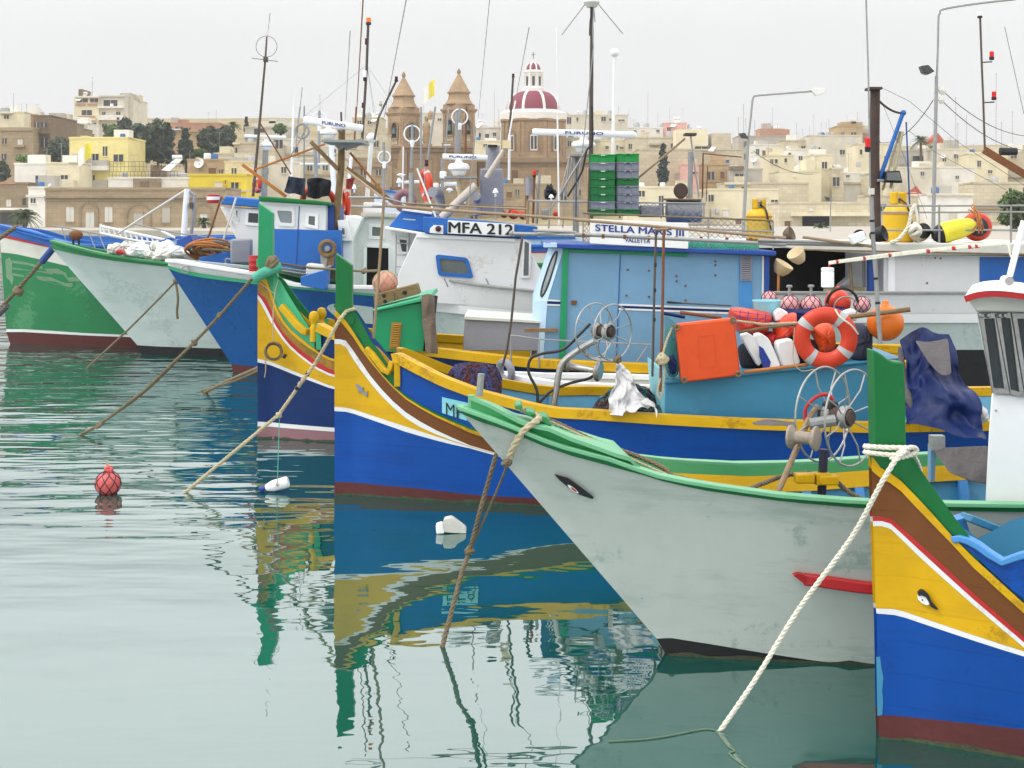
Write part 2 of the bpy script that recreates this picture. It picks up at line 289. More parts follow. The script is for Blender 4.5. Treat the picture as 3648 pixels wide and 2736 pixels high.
# ================================================================ setting: water and land
def watermat():
    m=bpy.data.materials.new('harbour_water'); m.use_nodes=True; t=m.node_tree; n=t.nodes; L=t.links; b=n['Principled BSDF']
    tc=n.new('ShaderNodeTexCoord')
    nb=n.new('ShaderNodeTexNoise'); nb.inputs['Scale'].default_value=.12; nb.inputs['Detail'].default_value=3; L.new(tc.outputs['Object'],nb.inputs[0])
    ra=n.new('ShaderNodeValToRGB'); ra.color_ramp.elements[0].color=(.002,.058,.046,1); ra.color_ramp.elements[1].color=(.003,.072,.06,1); L.new(nb.outputs[0],ra.inputs[0]); L.new(ra.outputs[0],b.inputs['Base Color'])
    b.inputs['Roughness'].default_value=.4; b.inputs['Specular IOR Level'].default_value=0
    gl=n.new('ShaderNodeBsdfGlossy'); gl.inputs['Roughness'].default_value=.012; gl.inputs['Color'].default_value=(.93,.97,.97,1)
    fz=n.new('ShaderNodeFresnel'); fz.inputs[0].default_value=1.34; fm=n.new('ShaderNodeMapRange'); fm.inputs[3].default_value=.225; L.new(fz.outputs[0],fm.inputs[0])
    mxs=n.new('ShaderNodeMixShader'); L.new(fm.outputs[0],mxs.inputs[0]); L.new(b.outputs[0],mxs.inputs[1]); L.new(gl.outputs[0],mxs.inputs[2]); L.new(mxs.outputs[0],n['Material Output'].inputs[0])
    def noise(sx_,sy_,sc,det,rot=0):
        mp=n.new('ShaderNodeMapping'); mp.inputs['Scale'].default_value=(sx_,sy_,1); mp.inputs['Rotation'].default_value=(0,0,R(rot)); L.new(tc.outputs['Object'],mp.inputs[0])
        x=n.new('ShaderNodeTexNoise'); x.inputs['Scale'].default_value=sc; x.inputs['Detail'].default_value=det; x.inputs['Roughness'].default_value=.5; L.new(mp.outputs[0],x.inputs[0]); return x.outputs[0]
    # breeze mask: calm close to the quay wall and behind hulls, rippled farther out
    sp=n.new('ShaderNodeSeparateXYZ'); L.new(tc.outputs['Object'],sp.inputs[0])
    my=n.new('ShaderNodeMapRange'); my.inputs[1].default_value=7.6; my.inputs[2].default_value=12.0; L.new(sp.outputs[1],my.inputs[0])
    mx_=n.new('ShaderNodeMapRange'); mx_.inputs[1].default_value=-1.0; mx_.inputs[2].default_value=-2.6; mx_.inputs[3].default_value=.12; L.new(sp.outputs[0],mx_.inputs[0])
    mm=n.new('ShaderNodeMath'); mm.operation='MULTIPLY'; L.new(my.outputs[0],mm.inputs[0]); L.new(mx_.outputs[0],mm.inputs[1])
    pn=n.new('ShaderNodeMapRange'); pn.inputs[1].default_value=.36; pn.inputs[2].default_value=.6; pn.inputs[3].default_value=.3; L.new(noise(.5,1.1,.55,2),pn.inputs[0])
    mk_=n.new('ShaderNodeMath'); mk_.operation='MULTIPLY'; L.new(mm.outputs[0],mk_.inputs[0]); L.new(pn.outputs[0],mk_.inputs[1])
    def bump(h,dist,prev=None,mask=None):
        bp=n.new('ShaderNodeBump'); bp.inputs['Distance'].default_value=dist; bp.inputs['Strength'].default_value=1
        if mask:
            q=n.new('ShaderNodeMath'); q.operation='MULTIPLY'; L.new(h,q.inputs[0]); L.new(mask,q.inputs[1]); h=q.outputs[0]
        L.new(h,bp.inputs['Height'])
        if prev: L.new(prev,bp.inputs['Normal'])
        return bp.outputs[0]
    a=bump(noise(.55,1,1.1,2,6),.013); a=bump(noise(.5,1,4.5,2,-8),.0022,a); a=bump(noise(.4,1.2,2.3,2,12),.055,a,mk_.outputs[0])
    L.new(a,b.inputs['Normal']); L.new(a,gl.inputs['Normal']); L.new(a,fz.inputs['Normal']); return m
wm=watermat()
me=bpy.data.meshes.new('water'); me.from_pydata([(-900,-60,0),(900,-60,0),(900,1200,0),(-900,1200,0)],[],[(0,1,2,3)]); me.materials.append(wm)
struct(bpy.data.objects.new('water',me)); COL.objects.link(bpy.data.objects['water'])
# ================================================================ boats
class Hull:
    def __init__(s,fr,px,py,th,L,Lb,Bw,Bs,zs,d0=.17,t=.05,stem=None,Y=None,stern=.6,p=2.2):
        sy=FR[fr][1]+py*FR[fr][2]; s.Y0=Y or F0*CH/(sy-HY); s.X0=P(fr,px,py,s.Y0).x
        s.c,s.s=math.cos(R(th)),math.sin(R(th)); s.L=L;s.Lb=Lb;s.Bw=Bw;s.Bs=Bs;s.zs=zs;s.d0=d0;s.t=t;s.stern=stern;s.p=p; s.stem=[(-1,0),(9,0)]
        if stem:
            q=[P(a,x,y,s.Y0) for a,x,y in stem]; s.stem=sorted([(v.z,(v.x-s.X0)/s.c) for v in q])
            a,b=s.stem[0],s.stem[1]; s.stem=[(-.5,a[1]+(a[1]-b[1])/(a[0]-b[0])*(-.5-a[0]))]+s.stem
    def hb(s,x,z):
        dd=max(0,x-zf(s.stem,z)-s.d0); u=min(1,dd/s.Lb); q=1-(1-u)**s.p
        f=min(1.5,max(0,(z+.3)/(s.zs+.3))); B=s.Bw+(s.Bs-s.Bw)*f**.9
        e=min(1,max(0,(s.L-x)/(.3*s.L))); q*=s.stern+(1-s.stern)*math.sin(e*math.pi/2)
        return s.t+B*q
    def pt(s,x,z,side,off=0):
        y=side*(s.hb(x,z)+off); return Vector((s.X0+x*s.c-y*s.s,s.Y0+x*s.s+y*s.c,z))
    def mid(s,x,z,y=0): return Vector((s.X0+x*s.c-y*s.s,s.Y0+x*s.s+y*s.c,z))
    def conv(s,fr,px,py,side=-1):
        Y=s.Y0
        for _ in range(25):
            p=P(fr,px,py,Y); x=(p.x-s.X0)*s.c+(Y-s.Y0)*s.s; h=s.hb(x,p.z)
            Y=.5*Y+.5*(s.Y0+(side*h+(p.x-s.X0)*s.s)/s.c)
        p=P(fr,px,py,Y); return ((p.x-s.X0)*s.c+(Y-s.Y0)*s.s,p.z)
    def line(s,fr,pts,tail=None,side=-1):
        l=[s.conv(fr if len(q)==2 else q[0],q[-2],q[-1],side) for q in pts]; o=[l[0]]
        for q in l[1:]:
            if q[0]>o[-1][0]+.004: o.append(q)
        if tail is not None: o.append((s.L,tail))
        return o
    def flat(s,z,x0=0): return [(x0+zf(s.stem,z),z),(s.L,z)]
    def ts(s,n): return [(i/n)**1.7 for i in range(n+1)]
    def band(s,A,B,name,mat,par,n=40,sub=2,x0=None,x1=None,off=0,sides=(-1,1)):
        b=MB()
        for sd in sides:
            rows=[]
            for k in range(sub+1):
                r=[]
                for t in s.ts(n):
                    a0=A[0][0] if x0 is None else x0; b0=B[0][0] if x0 is None else x0; e=x1 or s.L
                    xa=lerp(a0,e,t); xb=lerp(b0,e,t); za=zf(A,xa); zb=max(za+.002,zf(B,xb)); f=k/sub
                    r.append(s.pt(lerp(xa,xb,f),lerp(za,zb,f),sd,off))
                rows.append(r)
            b.grid(rows)
        return b.build(name,mat,par,ang=50)
    def rail(s,l,w,h,name,mat,par,x0=None,x1=None,off=0,dz=0,sides=(-1,1),n=46,bev=.006):
        for sd in sides:
            a0=l[0][0] if x0 is None else x0; e=x1 or s.L
            o=MB().sweep([s.pt(x,zf(l,x)+dz,sd,off) for x in [lerp(a0,e,t) for t in s.ts(n)]],w,h).build(name,mat,par,bev=bev)
        return o
    def inner(s,top,zb,name,mat,par,x0,x1=None,th=.05,dz=0,sub=2,n=30):
        b=MB(); e=x1 or s.L-.02
        for sd in(-1,1):
            rows=[]
            for k in range(sub+1):
                r=[]
                for x in [lerp(x0,e,t) for t in s.ts(n)]:
                    z=lerp(zf(top,x)+dz,zb if not isinstance(zb,list) else zf(zb,x),k/sub); r.append(s.pt(max(x,zf(s.stem,z)+.12),z,sd,-min(th,.8*s.hb(max(x,zf(s.stem,z)+.12),z))))
                rows.append(r)
            b.grid(rows)
        return b.build(name,mat,par,ang=50)
    def deck(s,l,name,mat,par,x0,x1=None,dz=0,th=.02,n=24,camber=.0,inset=.01):
        rows=[]; e=x1 or s.L
        for t in s.ts(n):
            x=lerp(x0,e,t); z=zf(l,x)+dz; h=max(.004,s.hb(x,z)-inset)
            rows.append([s.mid(x,z+camber*(1-(k/3-1)**2),h*(k/3-1)) for k in range(7)])
        b=MB().grid(rows); rows2=[[p-Vector((0,0,th)) for p in r] for r in rows]; b.grid(rows2)
        b.grid([[r[0] for r in rows],[r[0] for r in rows2]]); b.grid([[r[-1] for r in rows],[r[-1] for r in rows2]]); b.grid([rows[0],rows2[0]]); b.grid([rows[-1],rows2[-1]])
        return b.build(name,mat,par,ang=50)
    def transom(s,rows_z,name,mat,par):
        x=s.L; zs_=[-.4+(rows_z+.4)*i/6 for i in range(7)]
        return MB().prism([s.pt(x,z,-1) for z in zs_]+[s.pt(x,z,1) for z in reversed(zs_)],(.05*s.c,.05*s.s,0)).build(name,mat,par)
    def ribs(s,top,zb,par,xs,mat='innerblue',dz=-.04,w=.035):
        for x in xs:
            for sd in(-1,1): MB().sweep([s.pt(x,lerp(zf(top,x)+dz,zb,k/4),sd,-.075) for k in range(5)],w,w,(1,0,0)).build('rib',mat,par)
    def decal(s,fr,pts,name,mat,par,off=.004,th=.012):
        o=[];i=[]
        for x,y in pts:
            a,z=s.conv(fr,x,y); o.append(s.pt(a,z,-1,off+th)); i.append(s.pt(a,z,-1,off-.01))
        n=len(o); b=MB().add(o+i,[list(range(n))]+[(k,(k+1)%n,n+(k+1)%n,n+k) for k in range(n)]); return b.build(name,mat,par)
def ell(cx,cy,rx,ry,n=18,rot=0):
    r=[]
    for k in range(n):
        a=2*math.pi*k/n; x,y=rx*math.cos(a),ry*math.sin(a); r.append((cx+x*math.cos(rot)-y*math.sin(rot),cy+x*math.sin(rot)+y*math.cos(rot)))
    return r
def post(h,fr,pts,name,mat,par,th,Y=None):
    q=[P(fr,x,y,Y or h.Y0) for x,y in pts]; return MB().prism([v-Vector((0,th/2,0)) for v in q],(0,th,0)).build(name,mat,par,bev=.008)

# ---------------------------------------------------------------- blue luzzu
h=BL=Hull('J',722,1585,0,7.6,4.2,.55,1.0,.9,d0=.17,t=.05)
lz=thing('fishing_boat','royal blue wooden boat with green stem post, yellow bow and turquoise trunk','boat',(h.X0,h.Y0,0),'painted wooden fishing boats')
BLT=lz
l0=h.flat(-.35); l1=h.line('J',[(722,1505),(900,1515),(1300,1550),(1650,1592)])
l2=h.line('J',[(722,1040),(800,1045),(1000,1110),(1200,1180),(1450,1250),(1600,1282)])
l3=h.line('J',[(722,1013),(800,1018),(1000,1080),(1200,1145),(1400,1210),(1600,1272)])
l4=h.line('J',[(722,600),(785,600),(830,680),(900,780),(1000,910),(1100,1010),(1200,1095),(1300,1155),(1450,1218),(1600,1268)])
l5=h.line('J',[(722,567),(790,570),(850,650),(950,800),(1050,920),(1150,1020),(1250,1090),(1400,1172),(1600,1262)])
l6=h.line('J',[(724,415),(775,465),(850,560),(900,640),(1000,770),(1100,880),(1200,970),(1350,1060),(1500,1130),(1650,1200)])
l7=h.line('J',[(728,375),(800,450),(860,540),(930,650),(980,730),(1060,830),(1150,920),(1250,990),(1400,1070),(1650,1175)])
# aft of the bow the lower bands run out level under the wale
def levelto(l,xa,za,L): return [q for q in l if q[0]<xa-.3]+[(xa,za),(L,za)]
wz=h.conv('L',1640,1415)[1]
for l,dz in((l6,-.035),(l7,0),(l5,-.15),(l4,-.152),(l3,-.154),(l2,-.156)):
    xe=l[-1][0]; l.append((xe+.7,lerp(l[-1][1],wz+dz,.6))); l.append((xe+1.5,wz+dz))
l8=[(x,z+.018) for x,z in l7]
h.band(l0,l1,'boot_top','maroon',lz); h.band(l1,l2,'hull_bottom','blue',lz,sub=5); h.band(l2,l3,'white_line','white',lz,sub=1,off=.002); h.band(l3,l4,'bow_field','yellow',lz,sub=4)
h.band(l4,l5,'white_line','white',lz,sub=1,off=.002); h.band(l5,l6,'topside_band','brown',lz,sub=3); h.band(l6,l7,'rubbing_strake','yellow',lz,sub=1,off=.012); h.band(l7,l8,'green_line','green',lz,sub=1,off=.008)
gt=h.line('J',[(740,340),(859,385),(895,450),(960,573),(1011,644),(1060,720),(1110,790),(1150,880)])
xn=h.conv('J',1120,800)[0]
h.band(l8,gt,'bow_bulwark','green',lz,x0=.0,x1=xn,sub=3)
h.inner(gt,l8,'bow_lining','trimblue',lz,.12,xn,.03)
post(h,'F',[(1017,770),(1165,880),(1166,1262),(1210,1330),(1180,1420),(1095,1420),(1015,1300)],'stem_post','green',lz,.112)
# yellow horn, notch, washboards with yellow capping
rt=h.line('J',[(1112,695),(1135,688),(1200,722),(1300,775),(1450,850),('K',0,455),('K',200,548),('K',450,640),('K',700,704),('K',850,742),('K',1000,768),('K',1280,782),('K',1700,812),('L',0,1038),('L',800,1060),('L',1660,1084)],)
zend=rt[-1][1]; rt.append((h.L-.8,zend+.05)); rt.append((h.L,zend+.2))
h.band(l8,rt,'washboard','blue',lz,x0=xn+.03,sub=3)
h.inner(rt,.28,'inner_planking','innerblue',lz,xn+.05,h.L-.05,.05,sub=3)
h.rail(rt,.10,.075,'gunwale','yellow',lz,x0=xn,off=-.02)
for sd in(-1,1):
    MB().sweep([h.pt(xn+.02,lerp(zf(l8,xn),zf(rt,xn+.03)-.02,k/4),sd,.0) for k in range(5)],.06,.05,(1,0,0)).build('washboard_frame','yellow',lz,bev=.005)
    hp=[h.conv('J',*q) for q in [(938,628),(975,665),(1010,710),(1050,765),(1085,785),(1100,760),(1112,715)]]
    MB().sweep([h.pt(x,z,sd,.0) for x,z in hp],.08,.045).build('bow_horn','yellow',lz,bev=.006)
h.deck([(0,.28),(9,.28)],'floorboards','oldwood',lz,.6,h.L-.1,inset=.12)
h.deck([(0,.85),(9,.75)],'foredeck','trimblue',lz,.15,.85,inset=.05)
h.ribs(rt,.3,lz,[1.35+.45*i for i in range(13)])
h.transom(zend,'stern_planking','blue',lz)
# dolphin emblem and number plate
h.decal('J',[(860,862),(880,866),(898,882),(912,884),(905,898),(922,918),(940,908),(934,948),(918,928),(892,912),(878,918),(880,898)],'dolphin_emblem','dolphin',lz,.004,.01)
pl=h.decal('K',[(155,652),(420,712),(420,852),(155,768)],'number_plate','platecyan',lz,.003,.008)
for i,(lx,ch) in enumerate(((185,'M'),(262,'F'),(338,'A'))):
    c=bpy.data.curves.new('t','FONT'); c.body=ch; c.offset=0; t=bpy.data.objects.new('t',c); COL.objects.link(t); bpy.context.view_layer.update()
    mm=bpy.data.meshes.new_from_object(t.evaluated_get(bpy.context.evaluated_depsgraph_get())); bpy.data.objects.remove(t)
    xs=[v.co.x for v in mm.vertices]; ys=[v.co.y for v in mm.vertices]
    for v in mm.vertices:
        u=(v.co.x-min(xs))/(max(xs)-min(xs)); q=(v.co.y-min(ys))/(max(ys)-min(ys)); px=lx+u*62; py=lerp(780,690,q)+(px-185)*.28
        a,z=h.conv('K',px,py); v.co=h.pt(a,z,-1,.016)-wl(pl)
    lo=bpy.data.objects.new('letter',mm); COL.objects.link(lo); lo.parent=pl; mm.materials.clear(); mm.materials.append(MT['ink'])

# ---------------------------------------------------------------- navy luzzu with the sky-blue cabin
h=NV=Hull('J',217,1215,0,6.9,5.0,.7,1.25,1.1,d0=.16,t=.06)
nz=thing('fishing_boat','navy blue wooden boat with green stem post and long sky blue cabin','boat',(h.X0,h.Y0,0),'painted wooden fishing boats')
NVT=nz
n0=h.flat(-.35); n1=h.line('J',[(217,1140),(400,1152),(720,1176)]); n2=h.line('J',[(217,1110),(400,1124),(720,1150)])
n3=h.line('J',[(217,720),(290,735),(500,818),(720,900)]); n4=h.line('J',[(217,697),(290,712),(500,797),(720,884)])
n5=h.line('J',[(217,300),(245,345),(300,450),(400,600),(450,650),(600,765),(720,823)]); n6=h.line('J',[(217,275),(255,320),(300,412),(350,505),(410,588),(460,640),(600,750),(720,808)])
n7=h.line('J',[(217,258),(270,300),(310,380),(350,470),(400,545),(480,625),(600,710),(720,782)]); n7b=h.line('J',[(220,150),(280,225),(310,315),(350,420),(420,515),(520,605),(620,668),(720,722)]); n8=h.line('J',[(224,95),(290,200),(330,330),(370,420),(440,510),(550,600),(620,655),(720,704)])
for l in (n3,n4,n5,n6,n7,n7b,n8):
    a=l[-1]; l.append((a[0]+1.2,a[1]-.12)); l.append((h.L,a[1]-.16))
h.band(n0,n1,'boot_top','pinkmaroon',nz); h.band(n1,n2,'white_line','white',nz,sub=1,off=.002); h.band(n2,n3,'hull_bottom','navy',nz,sub=4); h.band(n3,n4,'white_line','white',nz,sub=1,off=.002)
h.band(n4,n5,'bow_field','yellow',nz,sub=4); h.band(n5,n6,'white_line','white',nz,sub=1,off=.003); h.band(n6,n7,'red_band','red',nz,sub=1); 
mk('scroll',(150,112,30),.5,.5,9,.05,grime=.8,gcol=(96,66,30),streak=False)
h.band(n7,n7b,'carved_band','scroll',nz,sub=2); h.band(n7b,n8,'rubbing_strake','yellow',nz,sub=1,off=.01)
ng=h.line('J',[(240,40),(345,160),(370,190),(440,310),(510,420),(560,500),(610,590),(660,650)]); xm=h.conv('J',590,560)[0]
h.band(n8,ng,'bow_bulwark','jade',nz,x0=0,x1=xm,sub=3); h.inner(ng,n8,'bow_lining','green',nz,.14,xm,.04)
post(h,'F',[(320,312),(445,405),(446,860),(490,990),(460,1080),(320,1000),(312,850)],'stem_post','boxgreen',nz,.134)
nr=h.line('J',[(600,478),(650,505),(720,540)]); a=nr[-1]; nr+=[(a[0]+.4,a[1]-.08)]+[h.conv('H',x,y) for x,y in((0,1535),(900,1575))]; nr.append((h.L,nr[-1][1]))
h.band(n8,nr,'washboard','navy',nz,x0=xm+.05,sub=3); h.rail(nr,.12,.09,'gunwale','yellow',nz,x0=xm+.05,off=-.02); h.inner(nr,.4,'inner_planking','yellow',nz,xm+.1,None,.06)
h.deck([(0,.5),(12,.5)],'deck','oldwood',nz,.5,h.L-.1,inset=.12); h.transom(nr[-1][1],'stern_planking','navy',nz)
for sd in(-1,1):
    hp=[h.conv('J',*q) for q in [(380,350),(430,410),(480,470),(530,515),(552,522)]]
    MB().sweep([h.pt(x,z,sd,.01) for x,z in hp],.09,.07).build('bow_horn','yellow',nz,bev=.008)
    x,z=h.conv('J',585,520); q=h.pt(x,z,sd,-.02)
    MB().lathe(q,[(.042,-.1),(.045,.04),(.03,.07),(.03,.09),(.05,.12),(.053,.16),(.035,.2),(0,.21)],10).build('bollard','yellow',nz)
    MB().sweep([h.pt(xm+.05,lerp(zf(n8,xm),zf(nr,xm)+.02,k/3),sd,.0) for k in range(4)],.07,.05,(1,0,0)).build('washboard_frame','jade',nz)
for k,(x,n) in enumerate([(3.0+.5*i,0) for i in range(6)]):
    for sd in(-1,1): MB().sweep([h.pt(x,lerp(zf(nr,x)-.05,.5,q/3),sd,-.085) for q in range(4)],.04,.04,(1,0,0)).build('rib','yellow',nz)
MB().box(P('J',395,680,h.Y0-.3),(.03,.05,.04),ry=.5).build('carved_eye','black',nz)

# ---------------------------------------------------------------- near luzzu (bow only in view, right edge)
h=NR=Hull('N',1355,1345,-7,6.2,3.4,.5,.85,.85,d0=.12,t=.045,stem=[('N',1355,1345),('N',1325,60),('M',628,880),('M',615,85)])
rz=thing('fishing_boat','royal blue wooden boat with yellow field, brown band and carved eye at the right edge','boat',(h.X0,h.Y0,0),'painted wooden fishing boats')
NRT=rz
r0=h.flat(-.3); 
def E(l): 
    a,b=l[-2],l[-1]; l.append((b[0]+.5,b[1]+(b[1]-a[1])/(b[0]-a[0])*.25)); l.append((b[0]+1.2,l[-1][1]-.03)); l.append((h.L,l[-1][1])); return l
r1=E(h.line('N',[(1360,1225),(1550,1240),(1800,1265),(2212,1310)])); r2=E(h.line('N',[(1350,632),(1450,640),(1800,752),(2212,885)])); r3=E(h.line('N',[(1345,602),(1450,606),(1800,720),(2212,855)]))
r4=E(h.line('N',[(1330,122),(1415,122),(1600,302),(1900,570),(2212,832)])); r5=E(h.line('N',[(1328,92),(1415,92),(1600,262),(1900,536),(2212,802)])); r6=E(h.line('N',[(1326,66),(1420,68),(1600,222),(1900,500),(2212,770)]))
r7=E(h.line('M',[(632,985),(690,1038),(800,1092),(900,1190),(1000,1302),(1200,1502),('N',1900,350),('N',2212,632)])); r8=E(h.line('M',[(630,885),(655,900),(690,960),(800,1020),(900,1110),(1000,1220),(1150,1380),(1300,1560),('N',1900,290),('N',2212,575)]))
_p=r1
for _l in (r2,r3,r4,r5,r6,r7,r8):
    for _i in range(len(_l)-3,len(_l)): _l[_i]=(_l[_i][0],max(_l[_i][1],zf(_p,_l[_i][0])+.02))
    _p=_l
h.band(r0,r1,'boot_top','maroon',rz); h.band(r1,r2,'hull_bottom','blue',rz,sub=4); h.band(r2,r3,'white_line','white',rz,sub=1,off=.002); h.band(r3,r4,'bow_field','yellow',rz,sub=4); h.band(r4,r5,'white_line','white',rz,sub=1,off=.002); h.band(r5,r6,'red_line','red',rz,sub=1,off=.002)
h.band(r6,r7,'topside_band','brown',rz,sub=3); h.band(r7,r8,'rubbing_strake','yellow',rz,sub=1,off=.01)
rg=h.line('M',[(700,830),(868,830),(960,930),(1050,1060),(1150,1200),(1250,1340),(1350,1470),(1430,1580),('N',1950,330)]); xr=rg[-1][0]
h.band(r8,rg,'bow_bulwark','green',rz,x0=0.0,x1=xr,sub=3); h.inner(rg,r8,'bow_lining','midgreen',rz,.1,xr,.03)
post(h,'M',[(615,85),(650,100),(690,125),(730,158),(775,175),(850,180),(860,400),(866,820),(960,935),(900,1000),(650,960),(632,870)],'stem_post','green',rz,.102)
rb=h.line('N',[(1803,205),(1830,192),(1870,196),(1940,232),(2000,275),(2060,325),(2100,335),(2150,320),(2212,285)]); b_=rb[-1]; rb+=[(b_[0]+.12,b_[1]+.04),(h.L,b_[1])]
h.band([(x,z+.012) for x,z in r8],rb,'washboard','blue',rz,x0=rb[0][0]-.02,sub=3,off=.004,sides=(-1,)); h.rail(rb,.055,.03,'gunwale','lightblue',rz,x0=rb[0][0],off=-.01,sides=(-1,)); rbf=[(rb[0][0]+.1,rb[0][1]-.1),(h.L,b_[1]-.06)]; h.band([(x,z+.012) for x,z in r8],rbf,'washboard','blue',rz,x0=rbf[0][0],sub=3,off=.004,sides=(1,)); h.rail(rbf,.05,.03,'gunwale','turq',rz,x0=rbf[0][0],off=-.01,sides=(1,)); h.inner(rb,.2,'inner_planking','turq',rz,rb[0][0]+.05,None,.05)
h.deck([(0,.35),(9,.3)],'floorboards','oldwood',rz,.5,h.L-.1,inset=.1); h.transom(b_[1],'stern_planking','blue',rz)
MB().sweep([P('M',1330,1330,h.Y0+.25),P('M',1759,1500,h.Y0+.35)],.09,.035).build('thwart','turq',rz,bev=.006)
MB().sweep([P('M',1275,1330,h.Y0+.28),P('M',1310,1450,h.Y0+.3)],.05,.05,(1,0,0)).build('knee','lightblue',rz)
ey=h.decal('N',[(1588,520),(1600,515),(1625,520),(1645,545),(1655,572),(1640,578),(1610,565),(1590,545)],'carved_eye','clean',rz,.004,.014)
h.decal('N',[(1588,505),(1605,488),(1625,492),(1650,515),(1668,560),(1690,582),(1706,600),(1690,600),(1662,585),(1648,555),(1632,528),(1606,518),(1590,522)],'eyebrow','black',ey,.008,.018)
h.decal('N',ell(1612,545,4,4,8),'pupil','black',ey,.012,.016)
h.decal('N',[(1350,890),(1370,885),(1378,950),(1390,1010),(1382,1080),(1388,1150),(1382,1225),(1356,1230)],'worn_paint','turq',rz,.001,.002)

# ---------------------------------------------------------------- white boat with raked green bow
h=WH=Hull('N',120,870,5,7.4,3.6,.45,.8,.85,d0=.0,t=.02,stem=[('N',120,870),('N',65,780),('N',0,690),('K',1130,1570),('K',1000,1420),('K',860,1258),('K',700,1105),('K',500,955),('K',330,800),('K',290,745)],p=1.9)
wz_=thing('fishing_boat','white hulled boat with raked bow, thick green rail and diamond eye','boat',(h.X0,h.Y0,0))
WHT=wz_
w0=[(.2,-.35),(h.L,-.35)]; w1=h.line('N',[(120,872),(300,898),(750,940),(1335,968)]); w2=h.line('N',[(65,780),(145,775),(400,815),(700,865),(1000,910),(1335,945)])
w1=[(w1[0][0],.0),(h.L,.0)]
w3=h.line('K',[(305,775),(450,838),(600,882),(760,950),(900,1010),(1100,1080),(1300,1132),(1450,1175),(1640,1225),(1800,1275),(2074,1335),('M',0,1215),('M',300,1240),('M',620,1266)])
w4=h.line('K',[(290,732),(450,790),(600,845),(740,900),(850,950),(1000,1010),(1300,1090),(1450,1130),(1600,1190),(1660,1213),(1800,1250),(2074,1302),('M',0,1182),('M',300,1204),('M',620,1228)])
a=w3[-1]; w3.append((h.L,a[1]+.05)); a=w4[-1]; w4.append((h.L,a[1]+.05))
h.band(w0,[(w2[0][0],w2[0][1])]+w2[1:],'boot_top','black',wz_,sub=3); h.band(w2,w3,'hull_planking','hullwhite',wz_,n=60,sub=8); h.band(w3,w4,'rail_strake','green',wz_,sub=1,off=.02,n=60)
h.rail(w4,.075,.02,'gunwale','palegreen',wz_,x0=w4[0][0],off=-.012,dz=.004,bev=.003)  # highlight on the rail top put into a lighter green
w5=h.line('K',[(352,645),(500,705),(620,768),(730,828),(870,868),(950,882),(1100,950),(1300,1020),(1450,1075),(1545,1100)]); xq=w5[-1][0]; xs5=w5[0][0]
xe=h.conv('K',1650,1212)[0]; w5+= [(xe,zf(w4,xe)+.004)]
h.band([(x,z+.012) for x,z in w4],w5,'bow_bulwark','midgreen',wz_,x0=xs5,x1=xe,sub=2,off=-.025,n=50)
h.deck(w5,'foredeck','palegreen',wz_,xs5,xe,inset=.02,dz=.0,n=40)
MB().prism([h.pt(xs5,zf(w5,xs5),-1,-.02),h.pt(xs5,zf(w5,xs5),1,-.02),h.pt(xs5,zf(w4,xs5),1,-.02),h.pt(xs5,zf(w4,xs5),-1,-.02)],(.03,0,0)).build('bow_block','palegreen',wz_)
h.inner(w4,[(x,z-.07) for x,z in w4],'inner_strake','midgreen',wz_,xe-.1,None,.05,sub=1); h.inner([(x,z-.05) for x,z in w4],[(x,z-.135) for x,z in w4],'inner_stringer','yellow',wz_,xe-.1,None,.075,sub=1); h.inner([(x,z-.1) for x,z in w4],.25,'inner_planking','turq',wz_,xe-.3,None,.05)
h.deck([(0,.32),(9,.32)],'floorboards','oldwood',wz_,1.2,h.L-.1,inset=.1); h.ribs(w4,.3,wz_,[xe+.05+.33*i for i in range(10)],'lightblue',dz=-.14,w=.05); h.transom(zf(w4,h.L),'stern_planking','hullwhite',wz_)
ey=h.decal('K',[(985,1222),(1085,1248),(1180,1315),(1272,1388),(1262,1400),(1150,1362),(1080,1312),(1020,1262)],'carved_eye','black',wz_,.004,.02)
h.decal('K',ell(1118,1325,50,11,16,.66),'eye_white','clean',ey,.02,.008); h.decal('K',ell(1122,1328,28,6,12,.66),'iris','red',ey,.028,.006)
fp=[h.conv('N',x,y) for x,y in((915,425),(1000,435),(1100,450),(1200,465),(1335,480))]+[(h.conv('N',1335,480)[0]+1.5,h.conv('N',1335,480)[1]-.06)]
f_=MB().sweep([h.pt(x,z,-1,.02) for x,z in fp],.04,.06).build('rubbing_fender','red',wz_,bev=.01)
x,z=h.conv('N',885,408); MB().prism([h.pt(*h.conv('N',a,b),-1,.045) for a,b in((850,398),(870,388),(910,392),(925,405),(912,446),(890,430))],(0,.04,0)).build('fender_tip','red',f_)
MB().tube([P('K',430,645,h.Y0-.02),P('K',445,480,h.Y0-.02)],.018,8).build('bow_stake','galv',wz_)

random.seed(14)
for h_,t_ in ((BL,BLT),(NV,NVT),(NR,NRT),(WH,WHT)):      # weed and scum along the waterline
    x_=zf(h_.stem,.0)+.002; up_=[]
    while x_<h_.L: up_.append((x_,random.uniform(.006,.03))); x_+=random.uniform(.03,.12)
    h_.band([(zf(h_.stem,-.03),-.03),(h_.L,-.03)],up_,'weed_line','scum',t_,n=90,sub=1,off=.003)
# ---------------------------------------------------------------- trawlers
def trawler(fr,px,py,Y,th,L,Lb,Bw,Bs,zs,stem,label,group='steel grey harbour trawlers'):
    h=Hull(fr,px,py,th,L,Lb,Bw,Bs,zs,d0=0,t=.03,stem=stem,Y=Y,stern=.85)
    return h,thing('trawler',label,'trawler',(h.X0,h.Y0,0))
